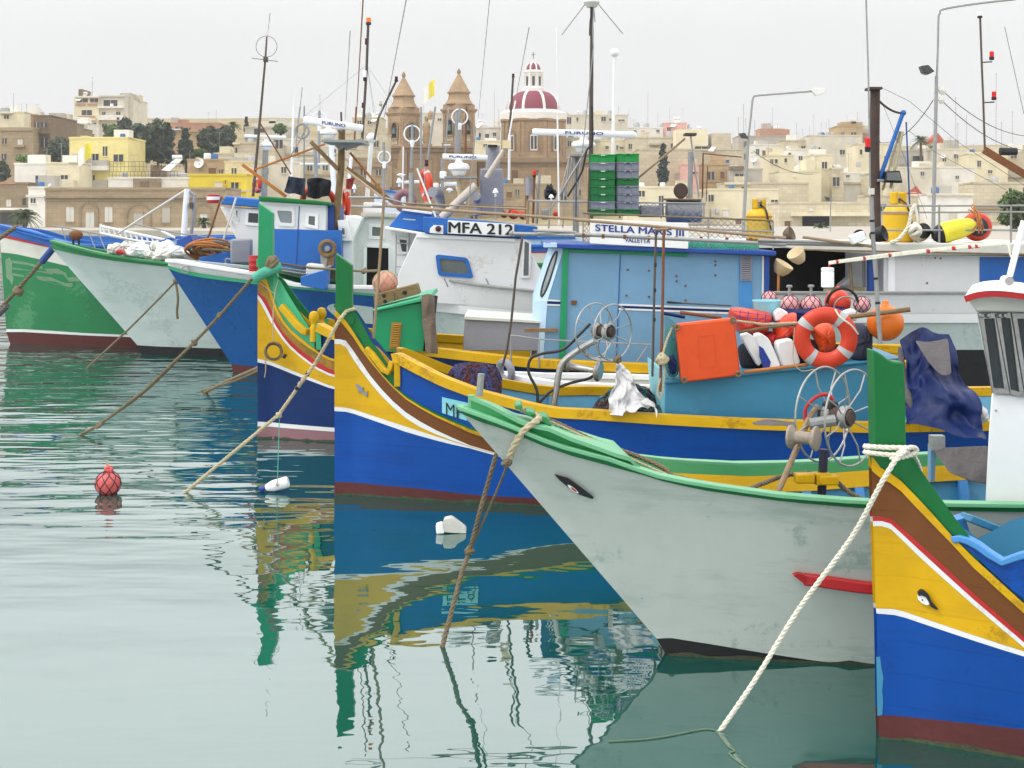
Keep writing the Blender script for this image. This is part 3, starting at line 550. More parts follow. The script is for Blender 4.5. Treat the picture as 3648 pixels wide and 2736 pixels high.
# deep blue trawler
h,t=trawler('E',1845,1385,20.4,0,11,5,.9,1.3,1.4,[('E',1845,1385),('E',1820,1330),('E',1640,1000),('E',1460,740),('E',1325,555)],'deep blue trawler with white rail and blue and white wheelhouse')
DB,DBT=h,t
d1=h.line('E',[(1822,1322),(1900,1330),(2020,1340)]); d3=h.line('E',[(1328,568),(1430,605),(1600,640),(1800,665),(2030,692),('F',560,1085),('F',950,1122),('F',1350,1160)]); d4=h.line('E',[(1322,545),(1450,585),(1600,612),(1800,640),(2030,670),('F',560,1068),('F',950,1105),('F',1350,1142)]); d5=h.line('E',[(1322,505),(1400,510),(1600,545),(1800,575),(2030,610)])
a=d5[-1]; d5+=[(a[0]+.6,zf(d4,a[0]+.6)+.02),(h.L,zf(d4,h.L)+.01)]
h.band([(d1[0][0]+.1,-.3),(h.L,-.3)],d1,'boot_top','maroon',t); h.band(d1,d3,'hull_planking','deepblue',t,sub=8); h.band(d3,d4,'rail_line','jade',t,sub=1,off=.03); h.band(d4,d5,'bulwark','white',t,sub=2,x0=d4[0][0],off=-.02); h.rail(d5,.14,.05,'gunwale','white',t,x0=d5[0][0],off=-.03)
h.inner(d5,[(x,z-.5) for x,z in d4],'bulwark_lining','midgreen',t,.1,None,.06); h.deck(d4,'deck','midgreen',t,.1,h.L,dz=-.25); h.transom(zf(d4,h.L),'transom','deepblue',t)
h.decal('F',[(930,1272),(945,1245),(985,1232),(1100,1232),(1250,1250),(1350,1262),(1350,1415),(1200,1400),(1050,1365),(975,1320)],'hull_patch','palehull',t,.002,.006)
MB().torus(P('E',1462,575,h.Y0-.28),.05,.012,(0,1,0),16,6).build('bow_ring','steel',t)
# white trawler with green rail
h,t=trawler('E',1125,1228,23.0,0,12,5,.75,1.0,1.6,[('E',1125,1228),('E',1080,1175),('E',900,900),('E',760,720),('E',600,560),('E',410,410)],'white hulled trawler with grass green rail beside deep blue trawler')
WT,WTT=h,t
d1=h.line('E',[(1082,1172),(1250,1182),(1500,1190),(1740,1198)]); d3=h.line('E',[(412,412),(600,455),(850,500),(1100,530),(1330,555)]); d4=h.line('E',[(408,350),(500,375),(700,430),(900,470),(1100,500),(1330,525)])
h.band([(d1[0][0]+.2,-.3),(h.L,-.3)],d1,'boot_top','black',t); h.band(d1,d3,'hull_planking','palehull',t,sub=8); h.band(d3,d4,'rail_strake','trawlgreen',t,sub=1,off=.02); h.rail(d4,.12,.04,'gunwale','midgreen',t,off=-.02); h.inner(d4,[(x,z-.5) for x,z in d4],'bulwark_lining','midgreen',t,.1,None,.06); h.deck(d4,'deck','greypaint',t,.1,h.L,dz=-.3); h.transom(zf(d4,h.L),'transom','palehull',t)
# green trawler
h,t=trawler('E',50,1175,24.9,0,12,4.5,.75,1.0,1.6,[('E',52,1178),('E',40,1000),('E',12,550),('E',0,290),('E',-10,225)],'green trawler with white bow band and scraped paint at the left edge')
GT,GTT=h,t
d1=h.line('E',[(50,1068),(200,1068),(400,1080),(700,1096),(1020,1108)]); d1b=h.line('E',[(48,1045),(200,1046),(400,1058),(700,1078),(1010,1090)]); d2=h.line('E',[(8,440),(120,452),(300,492),(560,555),(700,590)]); d3=h.line('E',[(0,318),(150,350),(375,400),(600,440)]); d4=h.line('E',[(0,295),(150,330),(375,390),(600,430)]); d5=h.line('E',[(-6,228),(100,250),(250,275),(410,340),(600,385)])
h.band([(0.2,-.3),(h.L,-.3)],d1,'boot_top','maroon',t); h.band(d1,d1b,'white_line','white',t,sub=1,off=.003); h.band(d1b,d2,'hull_planking','trawlgreen',t,sub=6); h.band(d2,d3,'bow_band','offwhite',t,sub=3); h.band(d3,d4,'red_line','red',t,sub=1,off=.01); h.band(d4,d5,'bulwark','cabinblue',t,sub=2); h.rail(d5,.12,.05,'gunwale','cabinblue',t,off=-.02); h.inner(d5,[(x,z-.5) for x,z in d5],'bulwark_lining','lightblue',t,.1,None,.06); h.deck(d5,'deck','greypaint',t,.1,h.L,dz=-.3); h.transom(zf(d4,h.L),'transom','trawlgreen',t)
mk('scraped',(112,146,116),.7,.2,6,.1,grime=.5,gcol=(60,130,90),streak=False)
random.seed(3)
for q in ([(45,500),(75,480),(95,520),(100,600),(110,650),(90,700),(70,660),(50,640)],[(90,500),(200,515),(330,555),(340,575),(220,545),(100,525)],[(95,555),(250,580),(400,590),(420,610),(280,605),(95,575)],[(340,570),(450,570),(520,605),(535,640),(640,620),(620,665),(540,665),(500,620),(380,595)],[(280,625),(400,640),(500,680),(580,690),(560,710),(440,690),(300,655)],[(95,600),(180,625),(190,640),(100,625)]):
    h.decal('E',[(x+random.uniform(-5,5),y+random.uniform(-5,5)) for x,y in q for _ in(0,)],'scraped_patch','scraped',t,.001,.003)
# ================================================================ superstructures, masts and gear that is part of each boat
FR['T']=(1000,380,700/2212); FR['U']=(1600,450,700/2212)
def tb(fr,pts,Y,r,name,mat,par,n=7,r2=None,sm=0):
    q=[P(fr,*p[:2],(p[2] if len(p)>2 else Y)) for p in pts]
    if sm: q=smoothpath(q,sm)
    return MB().tube(q,r*.56,n,r2*.56 if r2 else None).build(name,mat,par)
def bar(fr,a,b,Y,w,name,mat,par,dep=.06,bev=.004):
    """flat bar / beam from pixel a to pixel b"""
    p,q=P(fr,*a,Y),P(fr,*b,Y); return MB().sweep([p,q],dep,w,(0,0,1) if abs((q-p).normalized().z)<.9 else (1,0,0)).build(name,mat,par,bev=bev)
def radar(fr,x0,y0,x1,y1,h,Y,dome,par,txt=None,mat='plastic'):
    """open-array scanner bar on its drum"""
    a,b=P(fr,x0,y0,Y),P(fr,x1,y1,Y); hh=ms(fr,h,Y)/2; ax=(b-a).normalized(); up=Vector((-ax.z,0,ax.x))
    pr=[(-.5,-1),(.5,-1),(.85,-.6),(.85,.6),(.5,1),(-.5,1),(-.85,.6),(-.85,-.6)]
    rows=[[p+Vector((0,1,0))*u*hh*.9*k+up*v*hh*k for u,v in pr] for p,k in((a,.8),(a.lerp(b,.015),1),(a.lerp(b,.985),1),(b,.8))]
    m=MB().grid(rows,True); m.f+=[[7,6,5,4,3,2,1,0],[24+i for i in range(8)]]; m.m+=[0,0]
    s=m.build('radar_scanner',mat,par,ang=40)
    if dome:
        dx,dy,dw,dh=dome; c=P(fr,dx,dy,Y); w_=ms(fr,dw,Y)/2; d_=ms(fr,dh,Y)
        MB().lathe(c-Vector((0,0,d_/2)),[(w_*.5,0),(w_*.62,d_*.12),(w_*.7,d_*.35),(w_*.98,d_*.5),(w_,d_*.68),(w_*.85,d_*.9),(w_*.35,d_),(w_*.3,d_*1.3)],20).build('scanner_drum',mat,par)
    if txt:
        u0,u1=txt; text('FURUNO',fr,lerp(x0,x1,u0),lerp(y0,y1,u0)-h*.26,lerp(x0,x1,u1),lerp(y0,y1,u0)+h*.2,Y-hh*.9*.85-.004,'inkblue',s,slope=(y1-y0)*(u1-u0),bold=.035)
    return s
def whip(fr,a,b,Y,par,r=.012,mat='galv'): return tb(fr,[a,b],Y,r,'whip_antenna',mat,par,5,r2=r*.45)
def lampunit(fr,x,y,w,h,Y,par,mat='lampred',base='black'):
    c=P(fr,x,y,Y); r=ms(fr,w,Y)/2; d_=ms(fr,h,Y)
    o=MB().lathe(c-Vector((0,0,d_*.5)),[(r*.9,d_*.35),(r*.95,d_*.95),(r*.7,d_)],12).build('signal_lamp',mat,par)
    MB().lathe(c-Vector((0,0,d_*.5)),[(r*.7,0),(r*1.05,.05*d_),(r*1.05,d_*.36)],12).build('lamp_base',base,o)
    return o
def gpsmush(fr,x,y,w,h,Y,par):
    c=P(fr,x,y,Y); r=ms(fr,w,Y)/2; d_=ms(fr,h,Y); return MB().lathe(c-Vector((0,0,d_/2)),[(r*.35,0),(r*.4,d_*.4),(r,d_*.45),(r*.95,d_*.6),(r*.45,d_*.95),(0,d_)],14).build('antenna_dome','plastic',par)
def ring(fr,x,y,r,Y,par,mat='galv',rr=.012,ax=(0,1,0)): return MB().torus(P(fr,x,y,Y),ms(fr,r,Y),rr,ax,28,6).build('loop_antenna',mat,par)
def louvre(fr,x0,y0,x1,y1,Y,par,mat,n=10,name='louvre_vent',slant=0):
    v=slab(fr,[(x0,y0),(x1,y0),(x1+slant,y1),(x0+slant,y1)],Y-.012,.012,name,mat,par)
    for i in range(n):
        t=(i+.5)/n; y=lerp(y0,y1,lerp(.06,.94,t)); s=slant*t
        c=P(fr,(x0+x1)/2+s,y,Y-.02); MB().box(c,(ms(fr,(x1-x0)*.72,Y),.02,ms(fr,(y1-y0)/n*.45,Y)),rx=-.5).build('slat',mat,v)
    return v
mk('galvrust',(150,138,126),.6,.2,7,.1,grime=.8,gcol=(96,58,40),streak=False)
# ---- navy boat: cabin STELLA MARIS III
t=NVT; Y=13.55
MB().prism([P('H',x,y,Y) for x,y in((240,628),(1822,690),(1822,1600),(75,1560),(110,1045))],(0,1.6,0)).build('cabin_wall','skyblue',t)
MB().prism([P('H',x,y,Y+.38) for x,y in((150,632),(400,640),(400,1560),(-10,1560),(10,1045))],(0,1.2,0)).build('cabin_front','skylight',t)
cq=[P('H',240,628,Y-.004),P('H',110,1045,Y-.004),P('H',75,1560,Y-.004),P('H',-12,1560,Y+.376),P('H',8,1045,Y+.376),P('H',148,630,Y+.376)]
ch=MB().add(cq,[(0,1,4,5),(1,2,3,4)]).build('cabin_chamfer','skylight',t,ang=5)  # chamfer and front painted paler for the sun falling from the left
def cp(u,v,o):  # point on the upper chamfer
    a=cq[0].lerp(cq[1],v); b=cq[5].lerp(cq[4],v); nrm=(cq[4]-cq[1]).cross(cq[0]-cq[1]).normalized(); nrm=nrm if nrm.y<0 else -nrm; return a.lerp(b,u)+nrm*o
el=[(.5+.27*math.cos(k*math.pi/12),.49+.36*math.sin(k*math.pi/12)+(.08 if math.sin(k*math.pi/12)>0 else -.08)) for k in range(24)]
wf=MB().grid([[cp(u,v,-.002) for u,v in el],[cp(u,v,.012) for u,v in el],[cp(.5+(u-.5)*.72,.49+(v-.49)*.93,.012) for u,v in el],[cp(.5+(u-.5)*.72,.49+(v-.49)*.93,.002) for u,v in el]],True).build('window','black',t)
MB().add([cp(.5+(u-.5)*.72,.49+(v-.49)*.93,.004) for u,v in el],[list(range(24))]).build('pane','glasslight',wf)
slab('H',[(90,588),(1915,652),(1915,690),(90,626)],Y-.1,1.85,'cabin_roof','trimblue',t,bev=.01)
slab('H',rect(84,590,186,622),Y-.12,.3,'roof_corner','skylight',t)
slab('H',[(232,632),(278,634),(250,1560),(202,1560)],Y-.025,.026,'door_jamb','boxgreen',t,bev=.004)
slab('H',[(278,634),(1215,664),(1212,696),(276,660)],Y-.026,.027,'door_lintel','boxgreen',t,bev=.004)
for pts,m_ in (([(672,1066),(1600,1102),(1600,1116),(672,1080)],'white'),([(672,1080),(1600,1116),(1600,1136),(672,1100)],'navy'),([(672,1100),(1600,1136),(1600,1152),(672,1114)],'white'),([(112,1045),(212,1050),(212,1072),(108,1068)],'navy'),([(112,1033),(212,1038),(212,1050),(112,1045)],'white'),([(108,1068),(212,1072),(212,1084),(106,1080)],'white')):
    slab('H',pts,Y-.006,.008,'cabin_stripe',m_,t)
bar('H',(686,668),(652,1550),Y-.003,.008,'door_seam','trimblue',t,.008,0)
slab('H',rect(300,1042,342,1074),Y-.012,.013,'door_latch','rusty',t)
for x,y in((745,800),(912,806),(735,1002),(912,1010),(1434,732),(1434,762),(1434,842),(1128,848),(1130,888),(1200,925),(1200,1040)): MB().lathe(P('H',x,y,Y-.004),[(.011,0),(.009,.006)],8,(0,-1,0)).build('bolt','rusty',t)
slab('H',rect(1622,680,1722,1100),Y-.01,.011,'vent_backing','lightblue',t); louvre('H',1632,684,1722,886,Y-.012,t,'greypaint',12)
slab('H',[(1805,690),(1818,690),(1812,1600),(1796,1600)],Y-.012,.013,'corner_trim','white',t); slab('H',[(1822,690),(1862,692),(1850,1600),(1816,1600)],Y-.02,.3,'corner_post','trimblue',t)
tb('H',[(1055,1054),(1165,1062),(1400,1074),(1560,1082)],Y-.04,.012,'boat_hook','darkpole',t); tb('H',[(1055,1054),(1170,1062)],Y-.04,.022,'hook_grip','black',t,8,.012)
slab('H',[(690,740),(700,740),(695,800),(688,800)],Y-.01,.01,'hinge','skyblue',t)
# sign on the roof edge
sg=slab('H',[(450,398),(1222,432),(1220,634),(446,590)],Y-.12,.03,'name_board','signwhite',t,bev=.003)
text('STELLA MARIS III','H',490,440,1185,492,Y-.124,'inkblue',sg,slope=42,bold=.035); text('VALLETTA','H',722,546,920,578,Y-.124,'inkblue',sg,slope=12,bold=.03)
# roof cage: rails and wire mesh
def mesh_panel(fr,pts,Y,par,mat,step,r,name='wire_mesh'):
    q=[P(fr,x,y,Y) for x,y in pts]; b=MB(); nx=max(2,int((q[1]-q[0]).length/step)); nz_=max(2,int((q[3]-q[0]).length/step))
    def g(u,v): return q[0].lerp(q[1],u).lerp(q[3].lerp(q[2],u),v)
    for i in range(-nz_,nx+1):
        for sgn in(1,-1):
            a0=max(0,-i)if sgn==1 else 0
            p=[];
            for v in range(nz_+1):
                u=(i+v) if sgn==1 else (i+nz_-v)
                if 0<=u<=nx: p.append(g(u/nx,v/nz_))
            if len(p)>1: b.tube([p[0],p[-1]],r,3,cap=False)
    o=b.build(name,mat,par); o['kind']='stuff'; return o
for a,b_ in(((388,352),(1890,412)),((1228,470),(1900,500))): tb('H',[a,b_],Y-.08,.016,'cage_rail','ropebrown' if a[0]<400 else 'galv',t)
for x,y0,y1 in((392,352,590),(1380,392,620),(1890,412,640)): tb('H',[(x,y0),(x,y1)],Y-.08,.015,'cage_post','galv',t)
mesh_panel('H',[(392,356),(450,358),(446,590),(388,588)],Y-.07,t,'twine',.045,.004); mesh_panel('H',[(1228,398),(1890,416),(1890,560),(1228,545)],Y-.07,t,'galv',.06,.003)
mesh_panel('H',[(1228,575),(1780,600),(1780,640),(1228,634)],Y-.06,t,'ropegreen',.03,.006,'green_netting')
slab('H',[(1228,572),(1780,598),(1780,640),(1228,632)],Y-.02,.08,'canvas_roll','ropegreen',t,bev=.02)
# second cage at the back of the roof (behind the crates)
tb('H',[(0,258),(660,268),(1360,275)],Y+1.1,.016,'cage_rail','galv',t)
for x in(682,1008,1345): tb('H',[(x,270),(x,395)],Y+1.1,.015,'cage_post','galv',t)
mesh_panel('H',[(835,275),(1345,275),(1345,390),(835,380)],Y+1.12,t,'galv',.07,.003)
slab('H',[(840,290),(1030,290),(1030,385),(840,385)],Y+1.3,.3,'roof_box','galv',t,bev=.02)
MB().tube([P('H',1050,330,Y+1.35),P('H',1320,330,Y+1.35)],.13,16).build('roof_tank','galv',t)
slab('H',[(1040,236),(1330,240),(1330,252),(1040,250)],Y+1.2,.3,'roof_shelf','oldwood',t)
tb('H',[(340,0),(335,390)],Y+1.0,.014,'stay_rod','darkpole',t); tb('H',[(440,0),(432,350)],Y+1.0,.017,'stay_rod','darkpole',t)
# right hand post assembly with tripod (H 1215..1300)
tb('H',[(1240,-130),(1235,232)],Y+1.4,.05,'roof_mast','galv',t,10); slab('C',rect(1995,1122,2090,1142),Y+1.3,.2,'mast_cap','rustdark',t)
tb('C',[(2040,1150),(2110,1659)],Y+1.4,.018,'mast_brace','steel',t); tb('C',[(1990,1170),(1600,1500)],Y+1.4,.022,'mast_brace','polewood',t)
tb('C',[(2145,1290),(2140,1659)],Y+1.5,.012,'antenna_frame','rusty',t); tb('D',[(185,970),(430,992)],Y+1.5,.012,'antenna_frame','rusty',t); tb('D',[(185,970),(180,1250)],Y+1.5,.012,'antenna_frame','rusty',t); tb('D',[(215,1050),(205,1270)],Y+1.5,.01,'antenna_frame','rusty',t)
MB().lathe(P('D',45,1205,Y+1.25),[(.02,.1),(.06,.06),(.085,0),(.075,-.01)],18,(-.3,1,0)).build('searchlight','rustdark',t)
# green forepeak box, its cover, louvre
gb=[(805,1290),(1870,1160),(1815,1640),(1320,1640)]
MB().prism([P('F',x,y,13.5) for x,y in((1365,1290),(1838,1215),(1805,1660),(1335,1660))],(0,1.3,0)).build('forepeak_hatch','boxgreen',t)
slab('F',[(1340,1285),(1860,1158),(1872,1195),(1345,1305)],13.45,1.42,'hatch_lid','jade',t,bev=.008)
louvre('F',1520,1402,1612,1640,13.5,t,'grille',13,slant=-22)
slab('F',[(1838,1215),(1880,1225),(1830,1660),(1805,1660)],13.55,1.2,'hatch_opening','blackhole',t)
# grey box beside the cabin
bx_=slab('G',[(905,1370),(1612,1405),(1612,1659),(890,1659)],13.75,.9,'engine_box','greypaint',t,bev=.006)
slab('G',[(905,1345),(1540,1385),(1612,1395),(1612,1408),(905,1372)],13.72,1.0,'engine_box_lid','offwhite',t); slab('G',[(1000,1320),(1535,1385),(1535,1392),(1000,1332)],14.2,.5,'hatch_board','signwhite',t)
slab('G',rect(1450,1455,1755,1490),13.5,.03,'box_batten','oldwood',t,bev=.004)
# pipe rail along the cabin
tb('K',[(665,440),(665,230),(685,200),(880,225),(1150,240),(1700,265)],13.3,.015,'pipe_rail','galv',t,sm=4); tb('K',[(875,235),(870,440)],13.3,.014,'rail_post','galv',t); tb('K',[(1675,275),(1535,475)],13.3,.014,'rail_post','galv',t)
# old tyre fender
MB().torus(P('K',625,460,12.6),.085,.035,(.75,.6,.15),22,8).build('tyre_fender','greypaint',t)

# ---- blue luzzu: trunk, awning frame, hauler
t=BLT; Y=10.75
MB().prism([P('L',x,y,Y) for x,y in((148,762),(1660,604),(1900,585),(1900,1120),(148,1060))],(0,1.05,0)).build('trunk_cabin','turq',t,bev=.006)
slab('L',[(128,742),(1650,590),(1900,570),(1900,588),(1650,608),(150,764)],Y-.03,1.1,'trunk_lid','turqtub' if 0 else 'turq',t,bev=.006)
slab('L',[(96,650),(150,690),(150,1060),(128,1060)],Y+.05,.9,'trunk_end','turqtub',t)  # much paler turquoise stands in for sunlight on the end face
def awn(fr,pts,Y,r,mat='polewood',name='awning_pole'): return tb(fr,pts,Y,r,name,mat,BLT,8)
awn('F',[(1452,200),(1440,420),(1400,1000),(1352,1545)],11.4,.021); awn('G',[(1435,610),(1370,1000),(1330,1400),(1290,1659),(1250,1800)],11.9,.019,'darkpole')
awn('H',[(968,470),(955,900),(938,1640)],10.7,.017,'darkpole'); awn('H',[(1028,480),(1020,1000),(1003,1650),(1000,1760)],10.6,.02,'rusty')
for y in(760,960,1192): MB().tube([P('H',962-(y-760)*.02,y-14,10.7),P('H',961-(y-760)*.02,y+14,10.7)],.0115,8).build('tape_band','black',t)
awn('H',[(950,482),(1064,478)],10.65,.018,'polewood','cross_piece')
awn('G',[(190,340,11.4),(1000,398,11.1),(2042,470,10.8),],11,.021,name='ridge_pole'); awn('H',[(330,405,10.8),(1000,460,10.7),(1991,548,10.5)],11,.021,name='ridge_pole'); awn('I',[(330,300,10.5),(870,372,10.4)],11,.02,name='ridge_pole')
gp=awn('G',[(1330,592,11.2),(2042,612,11.0)],11,.026,'galv','side_pipe'); awn('H',[(330,520,11.0),(1000,550,10.9),(1991,600,10.8)],11,.026,'galv','side_pipe'); awn('H',[(0,490,11.1),(340,505,11.05)],11,.02,'galv','side_pipe'); awn('I',[(0,322,10.8),(200,330,10.8),(700,340,10.7)],11,.024,'galv','side_pipe'); awn('I',[(0,345,10.9),(400,352,10.8),(780,362,10.7)],11,.024,'galv','side_pipe')
MB().ball(P('G',1335,592,11.2),.024,10).build('pipe_end','galv',t)
for x,y in((395,530),(550,535),(720,540),(910,548),(1128,553),(1322,556),(1525,562),(1712,566),(1895,566)): MB().box(P('H',x,y,10.92),(.02,.036,.036)).build('pipe_clamp','rusty',t)
awn('F',[(1340,345),(1500,345)],11.4,.014,'galv','cross_piece'); awn('F',[(1130,262,12.2),(1450,265,12),(1640,318,12),(2042,345,11.9)],12,.014,'galv','cross_piece'); awn('G',[(350,315,12),(1480,372,11.7)],12,.013,'polewood','cross_piece'); awn('F',[(1150,345,12),(1440,352,11.6)],12,.014,'galv','cross_piece')
awn('F',[(1100,10,12.5),(1440,270,11.6),(1475,330,11.4)],12,.018,'polewood','frame_brace')
tb('I',[(838,0),(850,300),(875,620),(885,830),(905,1090)],10.4,.03,'aft_pole','galv',t,10); 
for y,x in((180,843),(605,870),(785,884),(270,848)): MB().tube([P('I',x,y-8,10.4),P('I',x+1,y+8,10.4)],.0195,10).build('tape_band','black',t)
lampunit('D',1225,915,36,90,10.4,t); slab('D',rect(1240,1188,1268,1228),10.36,.06,'pole_sleeve','offwhite',t)
# rusty mast with blue derrick (D 1240..1460)
MB().tube([P('D',1272,560,10.9),P('D',1268,1000,10.9),P('D',1280,1500,10.9)],.038,12).build('rusty_mast','rustdark',t); slab('D',rect(1238,548,1318,564),10.82,.16,'mast_cap','rustdark',t)
MB().tube([P('D',1448,712,10.9),P('D',1300,1130,10.9)],.017,10).build('derrick_boom','cabinblue',t); MB().ball(P('D',1450,712,10.9),.024,10).build('boom_head','cabinblue',t)
MB().tube(sag(P('D',1300,640,10.9),P('D',1440,715,10.9),.02,20),.009,6).build('chain','rustdark',t)
MB().tube([P('D',1468,770,10.9),P('D',1490,1290,10.9)],.006,6).build('blue_line','ropeblue',t); MB().tube([P('D',1445,830,10.9),P('D',1370,1190,10.9)],.012,6).build('tan_line','rope',t); MB().tube([P('D',1430,830,10.92),P('D',1320,1200,10.92)],.01,6).build('tan_line','rope',t)
tb('D',[(1215,0),(1230,500),(1240,1180)],10.8,.012,'whip_antenna','galv',t,6)
fl=slab('D',[(1345,1080),(1430,1075),(1448,1155),(1335,1150)],10.8,.12,'floodlight','black',t,bev=.01); slab('D',[(1350,1090),(1425,1087),(1438,1140),(1345,1138)],10.79,.012,'lamp_glass','glassgrey',fl)
tb('D',[(1285,1140),(1345,1140)],10.85,.02,'floodlight_bracket','galv',t)
tb('D',[(1316,555),(1490,640),(1800,900),(2212,1170)],10.9,.004,'stay_wire','darkpole',t,4); tb('D',[(1480,820),(1650,960),(2100,1200)],11.2,.004,'stay_wire','darkpole',t,4); tb('D',[(1316,650),(1440,950),(1600,1380)],10.9,.003,'stay_wire','darkpole',t,4)
def hauler(fr,c1,c2,ry,Y,par,name='net_hauler',spokes=8,mat='steel',hubr=.27,rr=.0065):
    """two spoked wheels on one hub"""
    A=P(fr,*c1,Y+.05); B=P(fr,*c2,Y-.05); r=ms(fr,ry,Y); ax=Vector((.68,-.73,0)).normalized(); d_=(B-A).length
    C=(A+B)/2; A=C-ax*d_*.62; B=C+ax*d_*.62
    u=Vector((0,0,1)); v=ax.cross(u)
    for q in(A,B):
        w_=MB().torus(q,r,rr,ax,40,7).build('reel_wheel',mat,par)
        for k in range(spokes):
            a=2*math.pi*k/spokes+.3; e=u*math.cos(a)+v*math.sin(a); ci=C.lerp(q,.55)
            MB().tube([ci+e*r*hubr,q+e*r*.62,q+e*r],rr*.7,6).build('spoke',mat,w_)
        MB().torus(C.lerp(q,.55),r*hubr,.01,ax,22,7,sc=2.6).build('hub_ring','galv',w_)
    MB().lathe(C,[(r*.15,-d_*.7),(r*.2,-d_*.3),(r*.2,d_*.3),(r*.15,d_*.6)],14,ax).build('reel_hub','rustdark',par)
    return C,ax,r
C,ax,r=hauler('H',(490,1280),(620,1290),218,11.0,t)
MB().tube(smoothpath([P('K',975,740,11.0),P('K',1000,600,11.0),P('K',1018,480,11.0),P('K',1060,385,11.0),P('K',1190,290,11.0),P('K',1290,235,11.0)],8),.026,10).build('hauler_arm','steel',t)
MB().lathe(P('K',1090,420,11.05),[(.045,-.02),(.05,0),(.026,.02),(.024,.22),(.075,.24),(.085,.26),(.07,.275)],18,(.88,-.42,-.12)).build('guide_roller','steel',t)
MB().tube(smoothpath([P('K',860,720,11.0),P('K',855,600,11),P('K',795,470,11),P('K',810,370,11),P('K',900,330,11),P('K',1050,300,11),P('K',1180,180,11),P('K',1250,110,11)],8),.012,7).build('hydraulic_hose','hose',t)
MB().tube(smoothpath([P('K',870,700,11.0),P('K',960,610,11),P('K',1100,550,11),P('K',1250,510,11),P('K',1310,440,11),P('K',1322,360,11)],8),.012,7).build('hydraulic_hose','hose',t)
MB().tube(smoothpath([P('K',1180,300,11.05),P('K',1280,370,11.0),P('K',1400,385,10.9),P('K',1480,380,10.9)],6),.016,7).build('hauler_guard','galv',t)
# white inner skiff between the two wooden boats
sk=Hull('K',545,480,0,3.3,1.3,.3,.42,.75,d0=0,t=.02,Y=12.75,stem=None); sk.stem=[(-1,.35),(.6,.0),(2,-.1)]
st_=thing('skiff','small white skiff squeezed between the navy and royal blue wooden boats','skiff',(sk.X0,sk.Y0,0))
zt=P('K',545,480,12.75).z; top=[(0,zt),(.5,zt-.05),(1.5,zt-.08),(3.3,zt-.08)]
sk.band([(.3,-.1),(3.3,-.1)],top,'hull','white',st_,sub=3); sk.inner(top,.35,'lining','offwhite',st_,.15,None,.05); sk.rail(top,.09,.05,'gunwale','clean',st_,off=-.03); sk.deck([(0,.4),(4,.4)],'floor','offwhite',st_,.5,3.2,inset=.07); sk.transom(zt-.1,'transom','white',st_)

# ---- white boat: wheelhouse, hauler, fairleads
t=WHT; Y=6.85
MB().prism([P('I',x,y,Y) for x,y in((1732,1450),(1612,850),(1590,770),(2250,760),(2250,1700),(1735,1700))],(.36,.95,0)).build('wheelhouse_upper','white',t,bev=.006)
MB().prism([P('M',x,y,Y-.01) for x,y in((1520,425),(1900,440),(1900,1330),(1470,1290),(1500,700))],(.38,1.0,0)).build('wheelhouse_lower','clean',t,bev=.006)
rf=smoothpath([P('I',x,y,Y-.12) for x,y in((1525,742),(1620,712),(1750,702),(1900,715),(2100,745),(2300,800))],4)
MB().prism(rf+[p-Vector((0,0,.02)) for p in reversed(rf)],(.42,1.15,0)).build('wheelhouse_roof','clean',t); MB().sweep([p+Vector((0,-.012,-.01)) for p in rf],.012,.03).build('roof_edge','red',t)
MB().prism([P('I',x,y,Y-.06) for x,y in((1535,745),(1750,712),(2250,775),(2250,860),(1612,850))],(.38,1.05,0)).build('roof_coaming','offwhite',t,bev=.01)
for pts in ([(1622,862),(1738,858),(1850,1455),(1728,1450)],[(1745,858),(1855,858),(1960,1480),(1858,1458)],[(1866,862),(2230,862),(2260,1490),(1968,1480)]):
    wn=window('I',pts,Y-.012,t,'steel','glass',.026,.02,0)
for x in(1655,1700,1785,1825): MB().lathe(P('I',x,878,Y-.04),[(.012,-.012),(.014,0),(.008,.012)],10,(0,-1,0)).build('window_catch','steel',t)
MB().ball(P('M',1552,543,Y-.012),.006,8).build('bolt','steel',t)
tb('I',[(1860,590),(1966,180)],Y+.1,.028,'roof_mast','plastic',t,10); sp_=slab('I',[(1830,590),(1890,585),(1880,690),(1825,680)],Y+.05,.1,'mast_foot','plastic',t,bev=.02); MB().tube([P('I',1858,625,Y+.04),P('I',1858,625,Y+.16)],.022,12).build('pivot','steel',t)
rd=thing('rod_bundle','white fishing rods bound with red tape above the wheelhouse','rods',P('I',1850,350,Y+.15))
for dy in(0,7,-6): MB().tube(smoothpath([P('I',525,490+dy,7.9),P('I',980,432+dy*1.5,7.6),P('I',1440,380+dy,7.3),P('I',1800,345+dy,7.05),P('I',1850,350+dy,7.0),P('I',1865,430,7.0),P('I',1890,470,7.0)],6),.005,6).build('rod','ropewhite',rd)
for x,y in((592,482),(792,455),(980,433),(1262,402),(1450,382),(1570,372),(1620,367),(1815,345)):
    d_=lerp(7.9,7.05,(x-525)/1290); MB().tube([P('I',x-14,y+2,d_),P('I',x+16,y-2,d_)],.011,8).build('tape_band','red',rd)
C,ax,r=hauler('L',(1330,1000),(1510,1000),352,7.35,t,spokes=8,hubr=.2,rr=.0058)
MB().tube([P('M',262,1190,7.3),P('M',280,830,7.3)],.024,10).build('hauler_post','navyplastic',t)
MB().box(P('M',262,1045,7.28),(.085,.08,.06),.2).build('post_bracket','yellow',t,bev=.006)
for x,y in((135,1042),(310,1055)): MB().box(P('M',x,y,7.26),(.1,.07,.05)).build('bracket_block','yellow',t,bev=.008)
MB().lathe(P('M',60,740,7.2),[(.04,-.03),(.06,-.025),(.064,-.012),(.034,.012),(.032,.085),(.064,.11),(.064,.122),(.05,.13)],18,(.85,-.52,0)).build('capstan_drum','galvrust',t)
